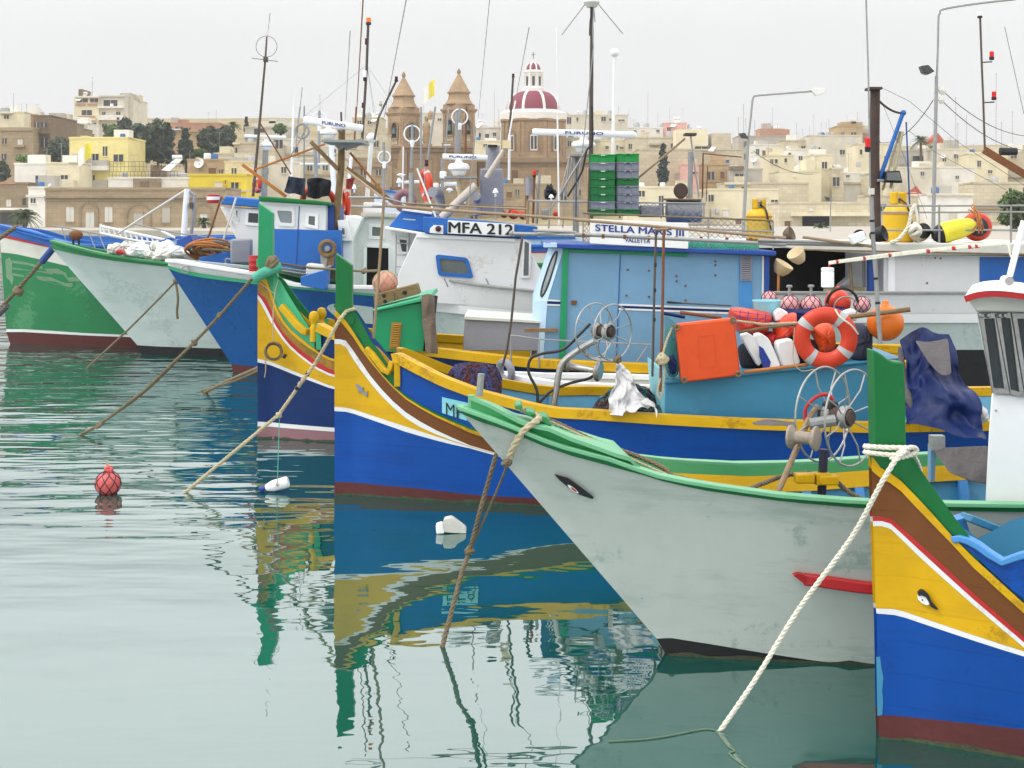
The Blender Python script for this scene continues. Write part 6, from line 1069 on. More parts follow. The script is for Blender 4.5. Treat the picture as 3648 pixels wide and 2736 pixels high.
house('D',860,1192,858,296,10,'paleb','broad pale house below the stepped tan tower',[(1050,946,1080,976,D_),(915,930,925,945,D_)],[('tank',960,835,985,858),('tank',990,832,1012,856),('aerial',885,720,858,.5),('aerial',932,770,858,.0),('aerial',980,750,858,0)])
house('D',1034,1192,800,300,8,'tan','stepped tan tower house on the ridge',[(1060,835,1076,858,D_),(1120,835,1152,858,D_)],[('box',1060,770,1192,802),('box',1122,762,1152,775),('aerial',1162,710,770,.6)],y1=900)
house('D',1193,1232,845,303,6,'terra','narrow red brown house beside the stepped tower',[(1205,870,1220,890,D_)],y1=1000)
house('D',886,1002,980,228,8,'cream2','tall cream stair wing in bright light',[],[('ledge',930,1230,935,1260,'tankwhite',.1)])
house('D',668,932,1085,222,9,'cream2','big cream house with blank wall and lower annex',[(755,1120,770,1150,'cream2')],[('box',838,1010,888,1090)])
house('D',1000,1072,1068,226,7,'limestone','narrow limestone house with one square window',[(1005,1120,1046,1176,D_)],[('tankwhite',1000,1040,1055,1070)])
house('D',1070,1242,1095,228,7,'whitew','white annex with courtyard wall behind the rusty mast',[(1090,1105,1110,1120,D_)],[('tank',1150,1018,1182,1052),('ledge',1068,1150,1240,1162,'limestone',.4)])
house('D',1165,1362,912,252,9,'cream2','cream house seen either side of the rusty mast',[(1176,945,1190,976,D_),(1330,985,1350,1010,D_)],[('aerial',1262,820,912,.4)])
house('D',320,852,1160,212,8,'limestone','long low limestone house behind the nearer lamp post',[(430,1180,450,1200,D_)],[('ledge',320,1152,480,1165,'cream2',.4)])
house('D',205,662,1200,196,8,'cream2','cream house with air conditioners above the yellow gas bottle',[(215,1230,252,1272,D_),(616,1262,656,1288,D_),(310,1325,346,1366,'tankwhite')],[('ledge',234,1320,258,1345,'ac',.4,'air_conditioner'),('ledge',262,1320,288,1345,'ac',.4,'air_conditioner'),('ledge',234,1347,258,1370,'ac',.4,'air_conditioner')])
house('D',666,1242,1285,178,8,'limestone','pale stone quay building with a shaded open garage',[(700,1396,736,1442,'doorwood'),(812,1362,982,1480,'blackhole'),(855,1308,882,1330,'ac')],[('ledge',740,1340,1240,1364,'cream2',1.2,'canopy'),('tankwhite',1005,1396,1045,1478),('tankwhite',1046,1388,1165,1478),('tankwhite',1166,1396,1195,1478),('ledge',830,1478,1120,1520,'whitew',2.0)],cat='building',group=None)
house('D',1362,1660,955,262,8,'greyb','grey cluster house behind the blue derrick',[(1425,990,1460,1035,'tank'),(1510,985,1620,1035,D_)],[('tank',1420,988,1462,1030),('box',1500,935,1650,960,'beige'),('tank',1505,908,1540,938)])
house('D',1598,1720,900,270,8,'beige','house with conical grey roof behind the tall lamp post',[(1620,920,1635,940,D_)],[('gable',1590,840,1722,905)])
house('D',1420,1660,1062,224,8,'paleb','pale flat house with red gable below the blue derrick',[(1560,1085,1580,1110,D_)],[('gable',1455,1172,1580,1235),('ledge',1440,1230,1660,1250,'whitew',.5)])
house('D',1660,1882,945,252,8,'paleb','pale roofs with tanks right of the tall lamp post',[(1770,975,1800,1000,D_),(1700,1000,1720,1020,D_)],[('box',1730,950,1860,975,'greyb'),('aerial',1780,615,945,.8),('aerial',1848,725,945,.0),('aerial',1795,775,945,.3),('dish',1700,985,16)])
house('D',1640,1900,1060,226,8,'whitew','white flat roof with square tanks',[(1780,1110,1800,1130,D_)],[('tank',1675,1092,1705,1140),('box',1722,1100,1765,1140,'tank'),('tank',1840,1120,1892,1175),('tankwhite',1710,1072,1745,1100),('gable',1840,1180,1902,1225)])
house('D',1600,1890,1232,186,8,'whitew','long white quay shed behind the floats',[(1735,1340,1790,1400,'paleb')],[('ledge',1598,1228,1892,1240,'limestone',.2)])
house('D',1865,2110,975,246,8,'cream2','cream house under the slanting wires at right',[(1985,1075,2010,1095,D_),(2060,1000,2075,1020,D_)],[('aerial',2036,460,975,1.0),('aerial',2070,770,975,.6),('box',1880,960,1990,978,'cream2')])
house('D',2111,2260,962,250,9,'beige','beige house at the right edge below the red lamps',[(2130,985,2165,1000,D_)],[('tank',2135,915,2168,962),('ledge',2000,1105,2212,1120,'greyb',.6),('aerial',2140,700,965,.9)])
house('D',1896,2260,1160,200,7,'limestone','rough stone boundary wall house at the right edge',[(2120,1200,2135,1230,D_)],[('ledge',1896,1300,2240,1320,'stone',.4)])
house('B',0,240,1372,178,7,'limestone','limestone wall house right of the bright yellow house',[(60,1420,100,1480,D_)])
house('B',240,640,1378,184,8,'paleb','pale house behind the striped washing',[(330,1420,370,1470,D_),(480,1410,520,1460,D_),(590,1500,620,1560,D_)])
house('B',640,1010,1345,188,8,'beige','beige two storey house behind the wooden mast',[(700,1390,740,1440,D_),(830,1390,870,1440,D_),(700,1520,740,1580,'doorwood'),(900,1400,930,1440,D_)],[('ledge',640,1470,1010,1485,'stone',.3)])
house('B',1010,1372,1370,200,8,'stone','stone house with grilled windows left of the church front',[(1040,1420,1080,1480,D_),(1150,1420,1190,1480,D_),(1280,1430,1320,1480,D_),(1060,1560,1100,1630,'doorwood'),(1270,1550,1310,1610,D_)],[('ledge',1010,1400,1372,1412,'oldstone',.3)])
house('B',1370,2161,1590,205,6,'oldstone','low dark stone houses at the foot of the church front',[(1500,1640,1540,1700,D_),(1800,1640,1840,1700,D_)])
house('C',420,1200,1560,208,6,'stone','low stone houses at the foot of the dome',[(560,1600,590,1650,D_),(800,1600,840,1650,D_),(1080,1600,1110,1650,D_)])
house('C',1190,1610,1420,214,7,'limestone','limestone house hidden by the green and grey crates',[(1230,1460,1260,1500,D_)])
house('C',1500,2000,1585,190,7,'cream2','cream garage row at the foot of the cypress',[(1600,1610,1650,1660,D_)])
house('D',0,220,1215,192,7,'beige','low beige house behind the searchlight',[(60,1240,90,1280,D_)])
house('D',1240,1600,1240,190,7,'beige','low beige quay house behind the second gas bottle',[(1300,1290,1340,1340,D_)])
house('D',1240,1430,1100,222,7,'limestone','limestone house behind the square floodlight',[(1255,1140,1280,1170,D_)])
# --- dense infill so the hillside reads as a town
random.seed(21); fill=[('limestone','limestone'),('cream2','cream'),('paleb','pale'),('whitew','white'),('beige','beige')]
# --- flags
def flag(fr,x,yt,yb,Y,fw,fh,label,lean=0):
    t=thing('flagpole',label,'flag',(P(fr,x,yb,Y).x,Y,P(fr,x,yb,Y).z)); tb(fr,[(x,yb),(x+lean,yt)],Y,.06,'pole','tankwhite',t,6)
    for k,(a,b,m_) in enumerate(((0,.5,'buoyyellow'),(.5,1,'chwhite'))):
        rows=[]
        for i in range(9):
            u=lerp(a,b,i/8); rows.append([P(fr,x+lean-fw*u,lerp(yt,yt+fh,v/6)+fh*.62*u+3*math.sin(u*9+v*.4),Y-.15+.25*math.sin(u*8)) for v in range(7)])
        b_=MB().grid(rows); b_.grid([[p+Vector((0,.03,0)) for p in r] for r in rows]); b_.build('flag_half',m_,t,ang=80)
flag('A',770,712,1118,172,110,140,'yellow and white flag on a pole before the tall cream house'); flag('B',1768,660,1000,248,95,140,'yellow and white flag between the church towers',5)
# --- street lamps and wires
def streetlamp(label,pts,Y,r0,head,flood,ins=()):
    b=P('D',*pts[0],Y); t=thing('street_lamp',label,'street lamp',(b.x,Y,.9),'street lamps on the quay')
    MB().tube([Vector((b.x,Y,.85)),b,P('D',*pts[1],Y)],r0,10,r0*.75).build('post','galv',t)
    MB().tube(smoothpath([P('D',*p,Y) for p in pts[1:]],6),r0*.5,8).build('arm','galv',t)
    if head:
        x0,y0,x1,y1=head; MB().prism([P('D',x,y,Y-.15) for x,y in((x0,y0+10),(x0+25,y0),(x1-10,y0),(x1,y0+15),(x1-10,y1-15),(x0+30,y1))],(0,.35,0)).build('lamp_head','tankwhite',t,bev=.03)
    f=MB().prism([P('D',x,y,Y-.12) for x,y in flood],(0,.3,0)).build('floodlight','windark',t,bev=.02)
    for x,y in ins: MB().lathe(P('D',x,y,Y),[(.05,-.1),(.09,0),(.05,.1)],8).build('insulator','shutter',t)
    return t
streetlamp('street lamp with long arm above the yellow gas bottle',[(442,1400),(470,880),(485,760),(497,640),(505,615),(525,604),(700,590),(872,576)],72,.11,(868,555,962,605),[(412,842),(450,838),(472,868),(465,876),(430,872)],((500,945),(495,960)))
streetlamp('tall street lamp with arm leaving the frame at upper right',[(1640,1380),(1660,480),(1662,470),(1668,300),(1672,120),(1680,85),(1705,58),(1900,25),(2160,-5)],38,.062,None,[(1562,415),(1610,408),(1650,450),(1610,470),(1580,460)],((1690,570),(1700,575),(1690,632)))
mk('wire',(70,68,70),.6,.1,3,0)
for i,(a,b,la) in enumerate((((1700,575),(2300,860),'upper power wire running right from the tall street lamp'),((1690,632),(2300,960),'lower power wire running right from the tall street lamp'),((1640,630),(1300,900),'power wire falling left from the tall street lamp'),((500,950),(880,1100),'sagging wire right of the nearer street lamp'))):
    MB().tube(sag(P('D',*a,38 if i<3 else 72),P('D',*b,44 if i<3 else 80),.35,12),.012 if i<3 else .02,4).solo('power_wire',la,'wire','wire')
# small lamp post on the far quay
t=thing('street_lamp','short dark lamp post in front of the pale quay building','street lamp',(P('D',990,1470,120).x,120,.9),'street lamps on the quay'); tb('D',[(988,1480),(992,1240)],120,.1,'post','galv',t); slab('D',[(955,1240),(985,1248),(985,1270),(965,1268)],119.9,.3,'floodlight','windark',t)
# --- trees
for n_,c in dict(leafdark=(74,86,70),leafmid=(84,108,60),leaflight=(112,136,70),leafpalm=(88,102,66),leafcyp=(60,74,62)).items(): mk(n_,c,.8,.35,1.2,.0,spec=.3)
mk('bark',(92,76,58),.9,.2,3,.1)
def tree(fr,cx,yt,yb,w,Y,mat,label,n=900,shape='round',group='trees on the hillside',leaf=.34):
    a=P(fr,cx,yt,Y); H=ms(fr,yb-yt,Y); W=ms(fr,w,Y)/2; zb=P(fr,cx,yb,Y).z; g=min(gz(a.x,Y),zb)-.3
    t=thing('tree',label,'tree',(a.x,Y,g),group); c=Vector((a.x,Y,zb+H*.5))
    MB().tube([(a.x,Y,g),(a.x+.1,Y,zb+H*.2),(a.x-.1,Y,zb+H*.7)],.3,7,.08).build('trunk','bark',t)
    for k in range(4):
        an=k*1.7; MB().tube([(a.x,Y,zb+H*.15),(a.x+math.cos(an)*W*.6,Y+math.sin(an)*W*.5,zb+H*(.45+.1*k))],.12,5,.03).build('limb','bark',t)
    cl=[]
    for k in range(54):
        u,v=random.uniform(-1,1),random.uniform(-1,1); hh=random.uniform(0,1)
        if shape=='cone': rr=W*(1-hh)**.8; p=Vector((u*rr*.75,v*rr*.75,(hh-.5)*H)); s_=W*.32*(1.15-hh*.8)
        elif shape=='column': rr=W*(.45+.55*math.sin(min(1,hh*1.05+.1)*math.pi)); p=Vector((u*rr*.5,v*rr*.5,(hh-.5)*H*.95)); s_=W*.55*(.5+.5*math.sin(min(1,hh+.12)*math.pi))
        else:
            rr=W*math.sqrt(max(.05,1-(2*hh-1)**2)); p=Vector((u*rr*.8,v*rr*.8,(hh-.5)*H*.85)); s_=random.uniform(.22,.42)*min(W,H*.6)
        cl.append((p,s_))
    b=MB(); vs=[];fs=[]
    for i in range(int(n*1.9)):
        p,s_=random.choice(cl); q=Vector((random.gauss(0,1),random.gauss(0,1),random.gauss(0,1))).normalized()*s_*random.uniform(.25,1.08); q.z*=.8; o=c+p+q
        l=leaf*random.uniform(.6,1.4); e1=Vector((random.gauss(0,1),random.gauss(0,1),random.gauss(0,1))).normalized(); e2=e1.orthogonal().normalized()*random.uniform(.4,.8)
        k=len(vs); vs+=[o-e1*l,o+e2*l,o+e1*l,o-e2*l]; fs.append((k,k+1,k+2,k+3))
    b.add(vs,fs); cr=b.build('crown',mat,t,ang=180); return t
random.seed(5)
tree('A',1180,580,900,260,205,'leafdark','dark evergreen tree in the grove behind the terrace, at its left',1500); tree('A',1330,545,900,300,207,'leafdark','tall dark evergreen tree in the middle of the grove behind the terrace',1800); tree('A',1420,570,900,170,203,'leafcyp','dark pointed tree at the right of the grove behind the terrace',1100,'cone')
tree('A',1565,620,890,190,200,'leafcyp','dark fir tree with layered boughs right of the grove',1000,'cone'); tree('A',1770,600,850,210,215,'leafdark','dark round tree below the long terracotta house',1300); tree('A',1900,590,840,190,217,'leafdark','dark tree beneath the ridge palm',1200); tree('A',500,700,890,220,222,'leafdark','dark bushy tree below the pergola house',1200); tree('A',945,585,700,140,255,'leafmid','green tree at the foot of the tower block',800); tree('A',1060,520,690,130,262,'leafdark','thin grey green tree right of the tower block',500)
tree('A',250,830,930,210,212,'leaflight','light green bush above the white flat roofed house',800,leaf=.25); tree('A',10,890,1060,130,205,'leafdark','dark bush at the left edge of the photo',600); tree('A',735,640,700,90,270,'leafmid','small green bush below the small white house',300); tree('A',1690,790,850,160,200,'leafmid','low green shrubs right of the fir tree',500,leaf=.25); tree('A',1110,800,880,100,198,'leafmid','green shrub at the foot of the grove',300)
tree('C',1805,1200,1590,105,222,'leafcyp','slender dark cypress before the blank beige wall',1500,'column',leaf=.28); tree('B',470,1050,1130,120,228,'leafmid','green creeper bush on the grey veranda',400,leaf=.25); tree('A',2080,515,640,50,262,'leafcyp','small dark cypress right of the ridge palm',400,'cone',leaf=.25); tree('B',455,1180,1250,70,212,'leafmid','green bush in the dark niche of the beige house',250,leaf=.2)
tree('D',2150,1200,1440,190,120,'leafmid','bushy tree behind the floats at the right edge',1500,leaf=.2,group=None); tree('D',2230,1180,1400,140,118,'leafpalm','straggly tree cut by the right edge',900,leaf=.2,group=None)
def palm(fr,cx,cy,w,yb,Y,label,n=34,up=.5):
    c=P(fr,cx,cy,Y); L_=ms(fr,w,Y)/2; g=min(gz(c.x,Y),P(fr,cx,yb,Y).z); t=thing('palm_tree',label,'palm',(c.x,Y,g),'palm trees')
    MB().tube([(c.x,Y,g-.2),(c.x+.05,Y,(g+c.z)/2),c],.28,9,.22).build('trunk','bark',t)
    for i in range(n):
        an=i*2.399; el=random.uniform(-.5,1.2); d_=Vector((math.cos(an)*math.cos(el),math.sin(an)*math.cos(el),math.sin(el)*.9+.1)); b=MB(); pts=[]
        for k in range(9): s_=k/8; pts.append(c+d_*L_*s_+Vector((0,0,-L_*.55*s_**2.2)))
        for k in range(1,9):
            p=pts[k]; tg=(pts[k]-pts[k-1]).normalized(); sd=tg.cross(Vector((0,0,1))).normalized(); wd=L_*.2*math.sin(min(1,k/8*1.1+.12)*math.pi)+.06
            for e in(-1,1):
                for q in(0,.5):
                    r_=pts[k-1].lerp(p,q); tip=r_+sd*e*wd+tg*wd*.7-Vector((0,0,wd*.35)); b.add([r_,r_+tg*L_*.05,tip],[(0,1,2)])
        b.tube(pts,.03,3); b.build('frond','leafpalm',t,ang=180)
palm('A',205,1350,300,1480,152,'shaggy palm on the far quay left of the arcaded building',60); palm('A',1720,1400,190,1500,150,'palm behind the boat mast before the arcaded building',40); palm('A',690,1510,120,1560,140,'small palm tuft behind the pulpit rail',24); palm('A',1968,585,150,720,232,'round headed palm on the ridge above the dark tree',44); palm('D',1560,885,150,945,256,'palm on the ridge beside the tall lamp post',44); palm('D',930,1430,130,1500,150,'palm in the shaded garage of the quay building',26)
# ================================================================ loose things: ropes, floats, crates, bottles, nets
def rope(label,pts,r,mat='rope',knots=(),extra=(),sm=0,name='mooring_rope',cat='rope',group='mooring ropes'):
    q=smoothpath(pts,sm) if sm else pts; t=thing(name,label,cat,q[-1],group)
    ropemesh(MB(),q,r).build('laid_strands',mat,t,ang=60)
    for c,kr in knots: knot(MB(),c,kr).build('knot',mat,t,ang=60)
    for e,er in extra: ropemesh(MB(),smoothpath(e,5),er).build('rope_end',mat,t,ang=60)
    return t
random.seed(11)
mk('ropewet',(104,122,98),.7,.2,12,.1)
W=lambda fr,x,y:P(fr,x,y,F0*CH/(FR[fr][1]+y*FR[fr][2]-HY))      # a point on the water surface
# navy boat's doubled line
a=W('O',490,460); b=P('F',490,850,NV.Y0-.1); mid=P('E',1730,940,lerp(a.y,b.y,.62)); m2=P('E',1530,1150,lerp(a.y,b.y,.42)); m3=P('O',650,395,lerp(a.y,b.y,.08))
rope('thick doubled grey rope from the navy boat stem into the water',[b,P('F',260,990,NV.Y0-.12),mid,m2,P('E',1140,1530,lerp(a.y,b.y,.22)),m3,a-Vector((0,0,.03))],.0165,'ropebrown',[(mid,.017),(m2,.02),(m3,.024)],[([mid+Vector((.02,0,.02)),m2+Vector((.03,0,.03)),P('O',960,175,lerp(a.y,b.y,.2))+Vector((.02,0,.03)),m3+Vector((.02,0,.02))],.015)])
# royal blue boat's line with the hanging bottle
a=W('O',1185,838); b=P('J',855,368,BL.Y0-.06); k1=P('J',500,860,lerp(a.y,b.y,.55)); k2=P('J',355,1065,lerp(a.y,b.y,.33))
t=rope('pale rope from the royal blue boat stem, slanting left into the water',[b,P('J',800,385,BL.Y0-.09),P('J',755,440,BL.Y0-.15),P('J',690,560,BL.Y0-.16),P('J',600,720,lerp(a.y,b.y,.7)),k1,k2,a-Vector((0,0,.03))],.015,'rope',[(k2,.016)])
for f in(.0,.3,.6,1): MB().tube([P('J',lerp(475,545,f)-6,lerp(890,795,f)+9,lerp(a.y,b.y,.57)),P('J',lerp(475,545,f)+6,lerp(890,795,f)-9,lerp(a.y,b.y,.57))],.019,8).build('tape_wrap','black' if f in(.0,1) else 'twine',t)
bo=W('O',1810,835); bt=thing('plastic_bottle','white plastic bottle with blue cap hanging on a string at the water','bottle',bo,None)
c=P('O',1800,790,bo.y); ax=(P('O',1893,765,bo.y)-P('O',1705,818,bo.y)).normalized(); L_=(P('O',1893,765,bo.y)-P('O',1705,818,bo.y)).length
MB().lathe(P('O',1738,810,bo.y),[(.018,0),(.03,.02),(.045,.07),(.047,.1),(.047,L_*.78),(.04,L_*.83),(0,L_*.835)],18,ax).build('bottle_body','plastic',bt); MB().lathe(P('O',1705,819,bo.y),[(.02,0),(.024,.008),(.024,.055),(.019,.06)],14,ax).build('bottle_cap','inkblue',bt); MB().tube([P('O',1822,780,bo.y-.05),P('O',1835,345,lerp(bo.y,k2.y,.9))],.004,5).build('string','ropegreen',bt); knot(MB(),P('O',1820,785,bo.y-.05),.008,3).build('string_knot','twine',bt)
# white boat's pair of ropes
a=W('Q',1122,1030); k1=P('Q',1275,530,7.6); b1=P('K',580,1000,7.5)
rope('thick twisted rope hanging from the white boat bow into the water',[P('K',640,880,7.36),b1,P('K',520,1200,7.5),P('K',440,1480,7.5),k1,P('Q',1235,640,lerp(7.6,a.y,.3)),P('Q',1180,850,lerp(7.6,a.y,.7)),a-Vector((0,0,.04))],.0135,'ropebrown',[(k1,.015)],sm=4)
rope('rope loop over the white boat rail, whipped with orange twine',[P('K',745,740,WH.Y0+.02),P('K',865,800,WH.Y0-.1),P('K',850,830,WH.Y0-.2),P('K',760,900,WH.Y0-.22),P('K',690,1010,WH.Y0-.2),P('K',655,1100,WH.Y0-.16)],.018,'rope',sm=6)
rope('thin dark rope tail below the loop on the white boat bow',[P('K',650,1110,WH.Y0-.16),P('K',600,1250,7.35),P('K',500,1480,7.5),k1],.007,'ropebrown',[(P('K',632,1140,WH.Y0-.17),.014)],sm=4)
rope('coil line lying along the white boat rail',[P('K',935,815,WH.Y0+.0),P('K',1100,890,WH.Y0+.02),P('K',1300,985,WH.Y0+.04),P('K',1600,1090,WH.Y0+.06),P('K',1800,1180,WH.Y0-.02),P('L',200,1440,WH.Y0-.05),P('L',450,1500,WH.Y0-.1),P('L',680,1555,WH.Y0-.22),P('L',860,1500,WH.Y0-.1),P('L',1030,1440,WH.Y0+.1),P('L',1200,1420,WH.Y0+.2)],.013,'ropebrown',sm=6,group=None,name='deck_rope')
rope('second thin line beside the coil line on the white boat',[P('K',940,825,WH.Y0-.03),P('K',1270,975,WH.Y0-.03),P('K',1600,1130,WH.Y0-.03),P('K',1760,1200,WH.Y0-.1),P('K',1900,1260,WH.Y0-.15)],.006,'rope',sm=6,group=None,name='deck_rope')
rope('rope falling from the hauler post inside the white boat',[P('L',1390,1460,7.35),P('L',1500,1560,7.3),P('L',1650,1640,7.2)],.013,'ropebrown',sm=5,group=None,name='deck_rope')
# near boat's line and its round turns
a=W('N',410,1315); b=P('M',860,830,NR.Y0-.12)
t=rope('thick white twisted rope from the near boat stem into the water',[P('M',900,850,NR.Y0-.13),P('M',830,885,NR.Y0-.2),P('M',700,1090,NR.Y0-.2),P('M',480,1490,lerp(NR.Y0,a.y,.35)-.1),P('N',900,600,lerp(NR.Y0,a.y,.55)),P('N',640,1020,lerp(NR.Y0,a.y,.8)),a-Vector((0,0,.03))],.0115,'ropewhite',sm=5)
y0=NR.Y0
for (ya,yb) in((808,820),(850,872)):
    ropemesh(MB(),smoothpath([P('M',868,yb,y0+.07),P('M',700,ya+4,y0+.1),P('M',600,ya,y0+.02),P('M',600,ya+2,y0-.08),P('M',740,yb-2,y0-.11),P('M',880,yb,y0-.12),P('M',955,ya+15,y0-.06)],6),.0115).build('round_turn','ropewhite',t,ang=60)
ropemesh(MB(),smoothpath([P('M',780,905,y0-.12),P('M',860,840,y0-.16),P('M',930,818,y0-.12),P('M',965,835,y0-.05),P('M',930,870,y0-.1),P('M',830,895,y0-.15)],6),.0115).build('hitch','ropewhite',t,ang=60); ropemesh(MB(),smoothpath([P('M',940,860,y0-.05),P('M',975,920,y0-.04),P('M',1000,990,y0-.02)],5),.007).build('rope_end','ropewhite',t,ang=60)
rope('thin frayed line floating on the water beside the white twisted rope',[Vector((p.x,p.y,.004)) for p in (W('N',405,1318),W('N',330,1315),W('N',150,1350),W('N',0,1372),W('Q',2000,1525))],.0032,'ropewet',sm=4)
rope('wavy line trailing in the water below the white twisted rope',[Vector((p.x,p.y,.003)) for p in (W('N',412,1318),W('N',450,1370),W('N',480,1410),W('N',520,1440),W('N',490,1455),W('N',540,1500),W('N',600,1540))],.004,'ropewet',sm=4)
# far lines
a=W('E',660,1355); b=P('E',1385,670,22.0); rope('brown rope from the white hulled trawler bow into the water',[b,P('E',1040,1020,lerp(b.y,a.y,.5)),a-Vector((0,0,.04))],.016,'ropebrown',[(b,.028)],[([b,P('E',1402,800,21.9),P('E',1395,900,21.9),P('E',1400,965,21.9)],.02)],sm=4)
a=W('E',-60,960); b=P('E',440,375,23.3); t=rope('heavy rope with a blue sleeve hanging off the left trawler',[b,P('E',330,510,23.4),P('E',150,720,23.6),P('E',40,840,23.8),P('E',-60,960,24),P('E',-300,1200,24.2),W('E',-330,1240)-Vector((0,0,.05))],.035,'ropebrown',[(P('E',140,745,23.6),.05)],sm=4); MB().tube([P('E',448,372,23.25),P('E',400,430,23.3),P('E',330,515,23.35)],.06,8).build('chafe_sleeve','ropeblue',t); MB().tube([P('E',60,860,23.7),P('E',0,920,23.8),P('E',-60,960,23.8)],.05,8).build('chafe_sleeve','tarpgrey',t)
a=W('E',1590,1530); rope('double brown rope running behind the navy boat bow',[P('E',2080,1330,15.6),P('E',1800,1450,lerp(15.6,a.y,.6)),a-Vector((0,0,.04))],.02,'ropebrown',extra=[([P('E',2080,1350,15.6),P('E',1850,1450,lerp(15.6,a.y,.5)),a],.018)])
rope('rope at the left edge below the green trawler rail',[P('E',120,240,24.2),P('E',40,300,24.3),P('E',-40,350,24.4)],.04,'ropebrown',sm=4,group=None,name='deck_rope'); rope('thin rope tied between the two stem posts',[P('F',480,860,NV.Y0),P('F',780,905,14.5),P('F',1250,935,14.2),P('F',1390,930,12)],.012,'ropebrown',[(P('F',1270,932,14),.018)],group=None,name='deck_rope')
# green roll and twine coil on the navy stem
y0=NV.Y0; t=thing('net_roll','green rolled net lashed across the navy boat stem','net',P('F',385,960,y0-.12)); MB().tube(smoothpath([P('F',270,1010,y0-.16),P('F',330,965,y0-.17),P('F',450,910,y0-.16),P('F',515,885,y0-.14)],6),lambda u:.055*(1-.25*abs(2*u-1)**4),14).build('roll','ropegreen',t); knot(MB(),P('F',440,860,y0-.15),.04,7).build('lashing','ropebrown',t,ang=60)
t=thing('twine_coil','coil of thin brown twine hanging on the navy boat yellow bow','twine',P('J',320,715,y0-.2))
for k in range(9): MB().torus(P('J',320+random.uniform(-6,6),645+random.uniform(-6,6),y0-.17-.012*k),.075+random.uniform(-.012,.014),.005,(random.uniform(-.15,.15),1,random.uniform(-.15,.15)),26,5).build('turn','ropebrown',t)
MB().tube(smoothpath([P('J',322,575,y0-.2),P('J',318,440,y0-.2),P('J',330,265,y0-.15),P('F',490,1010,y0-.1)],5),.006,5).build('hanging_line','twine',t); MB().tube([P('F',320,1040,y0-.12),P('F',455,1140,y0-.15)],.005,5).build('hanging_line','twine',t); MB().tube(smoothpath([P('J',265,640,y0-.22),P('J',270,760,y0-.2),P('J',262,820,y0-.2)],5),.006,5).build('loose_end','twine',t)
# ---- floats in the water
def netball(name,label,c,r,mat,net='ropebrown',group=None,cat='float',stem=None,n=8,par=None,nr=.004):
    t=thing(name,label,cat,Vector(c)-Vector((0,0,r)),group); MB().ball(c,r,24,(1,1,.97)).build('ball',mat,t)
    nt_=MB(); c=Vector(c)
    for k in range(n):
        for sg in(-1,1):
            pts=[]
            for i in range(15):
                th=.12+(math.pi-.24)*i/14; ph=2*math.pi*k/n+sg*(i/14)*1.9; pts.append(c+Vector((math.sin(th)*math.cos(ph),math.sin(th)*math.sin(ph),math.cos(th)*.97))*(r*1.012))
            nt_.tube(pts,nr,4,cap=False)
    o=nt_.build('net_cover',net,t); o['kind']='stuff'
    if stem=='pipe': MB().lathe(c+Vector((0,0,r*.95)),[(.028*r/.15,0),(.022*r/.15,.03),(.02*r/.15,r*.75),(.045*r/.15,r*.77),(.045*r/.15,r*.95),(.03*r/.15,r)],12).build('float_stem','galv',t)
    if stem=='rope': ropemesh(MB(),smoothpath([c+Vector((0,0,r*.95)),c+Vector((.01,0,r*1.3)),c+Vector((-.01,0,r*1.55)),c+Vector((-.005,0,r*1.8))],5),.009).build('float_tail','rope',t); knot(MB(),c+Vector((0,0,r*1.08)),.02,4).build('net_gather','buoyred',t)
    return t
w_=W('O',710,845); netball('net_float','red netted float bobbing on the water with a rope tail',P('O',710,778,w_.y),ms('O',84,w_.y),'buoyred','navyplastic',stem='rope')
w_=W('Q',1180,440); t=thing('plastic_bottle','battered white plastic bottle floating before the royal blue hull','bottle',w_)
MB().prism([P('Q',x,y,w_.y) for x,y in rrect([(1125,432),(1140,368),(1180,358),(1255,415),(1258,440)],.2)],(0,.1,.0)).build('bottle_body','dirtyplastic',t,bev=.02); MB().prism([P('Q',x,y,w_.y-.02) for x,y in rrect([(1098,395),(1132,385),(1145,440),(1102,444)],.2)],(0,.08,0)).build('bottle_base','plastic',t,bev=.012)
# ---- on the royal blue boat's trunk
Y=10.6
t=thing('raft_panel','orange plastic raft panel lashed to the front of the turquoise trunk','raft',P('L',480,750,Y))
MB().prism([P('L',x,y,Y) for x,y in rrect([(222,322),(655,276),(704,702),(262,756)],.07,4)],(0,.1,0)).build('panel','orange',t,bev=.014)
fr_=[(385,412),(505,398),(520,625),(402,640)]; b=MB()
for i in range(4): b.sweep([P('L',*fr_[i],Y-.0),P('L',*fr_[(i+1)%4],Y-.0)],.004,.006,(0,1,0))
b.build('moulded_frame','orange',t)
for x,y in((232,345),(645,292),(685,690),(285,735)): MB().torus(P('L',x,y,Y-.005),.018,.008,(0,1,0),14,6).build('lashing_eye','ropebrown',t)
def lifebuoy(label,c,ra,rb,ax,mat='redorange',bands=4,a0=.6,rp=True,sc=1):
    t=thing('lifebuoy',label,'lifebuoy',Vector(c)-Vector((0,0,ra+rb)),'lifebuoys'); MB().torus(c,ra,rb,ax,44,14,sc=sc).build('ring',mat,t)
    for k in range(bands): a=a0+k*2*math.pi/bands; MB().torus(c,ra,rb*1.025,ax,6,14,a-.13,a+.13,sc=sc).build('reflective_band','reflect',t)
    return t
lb=lifebuoy('orange lifebuoy with grey bands leaning on the turquoise trunk',P('L',1330,422,10.55),ms('L',172,10.55),ms('L',60,10.55),(.12,1,.1),a0=.62,sc=.7)
ropemesh(MB(),smoothpath([P('L',1400,212,10.48),P('L',1440,270,10.44),P('L',1520,330,10.44),P('L',1570,395,10.48)],6),.007).build('grab_line','ropewhite',lb); ropemesh(MB(),smoothpath([P('L',1100,345,10.5),P('L',1092,480,10.5),P('L',1095,600,10.5),P('L',1150,665,10.5),P('L',1240,655,10.5)],6),.004).build('grab_line','twine',lb)
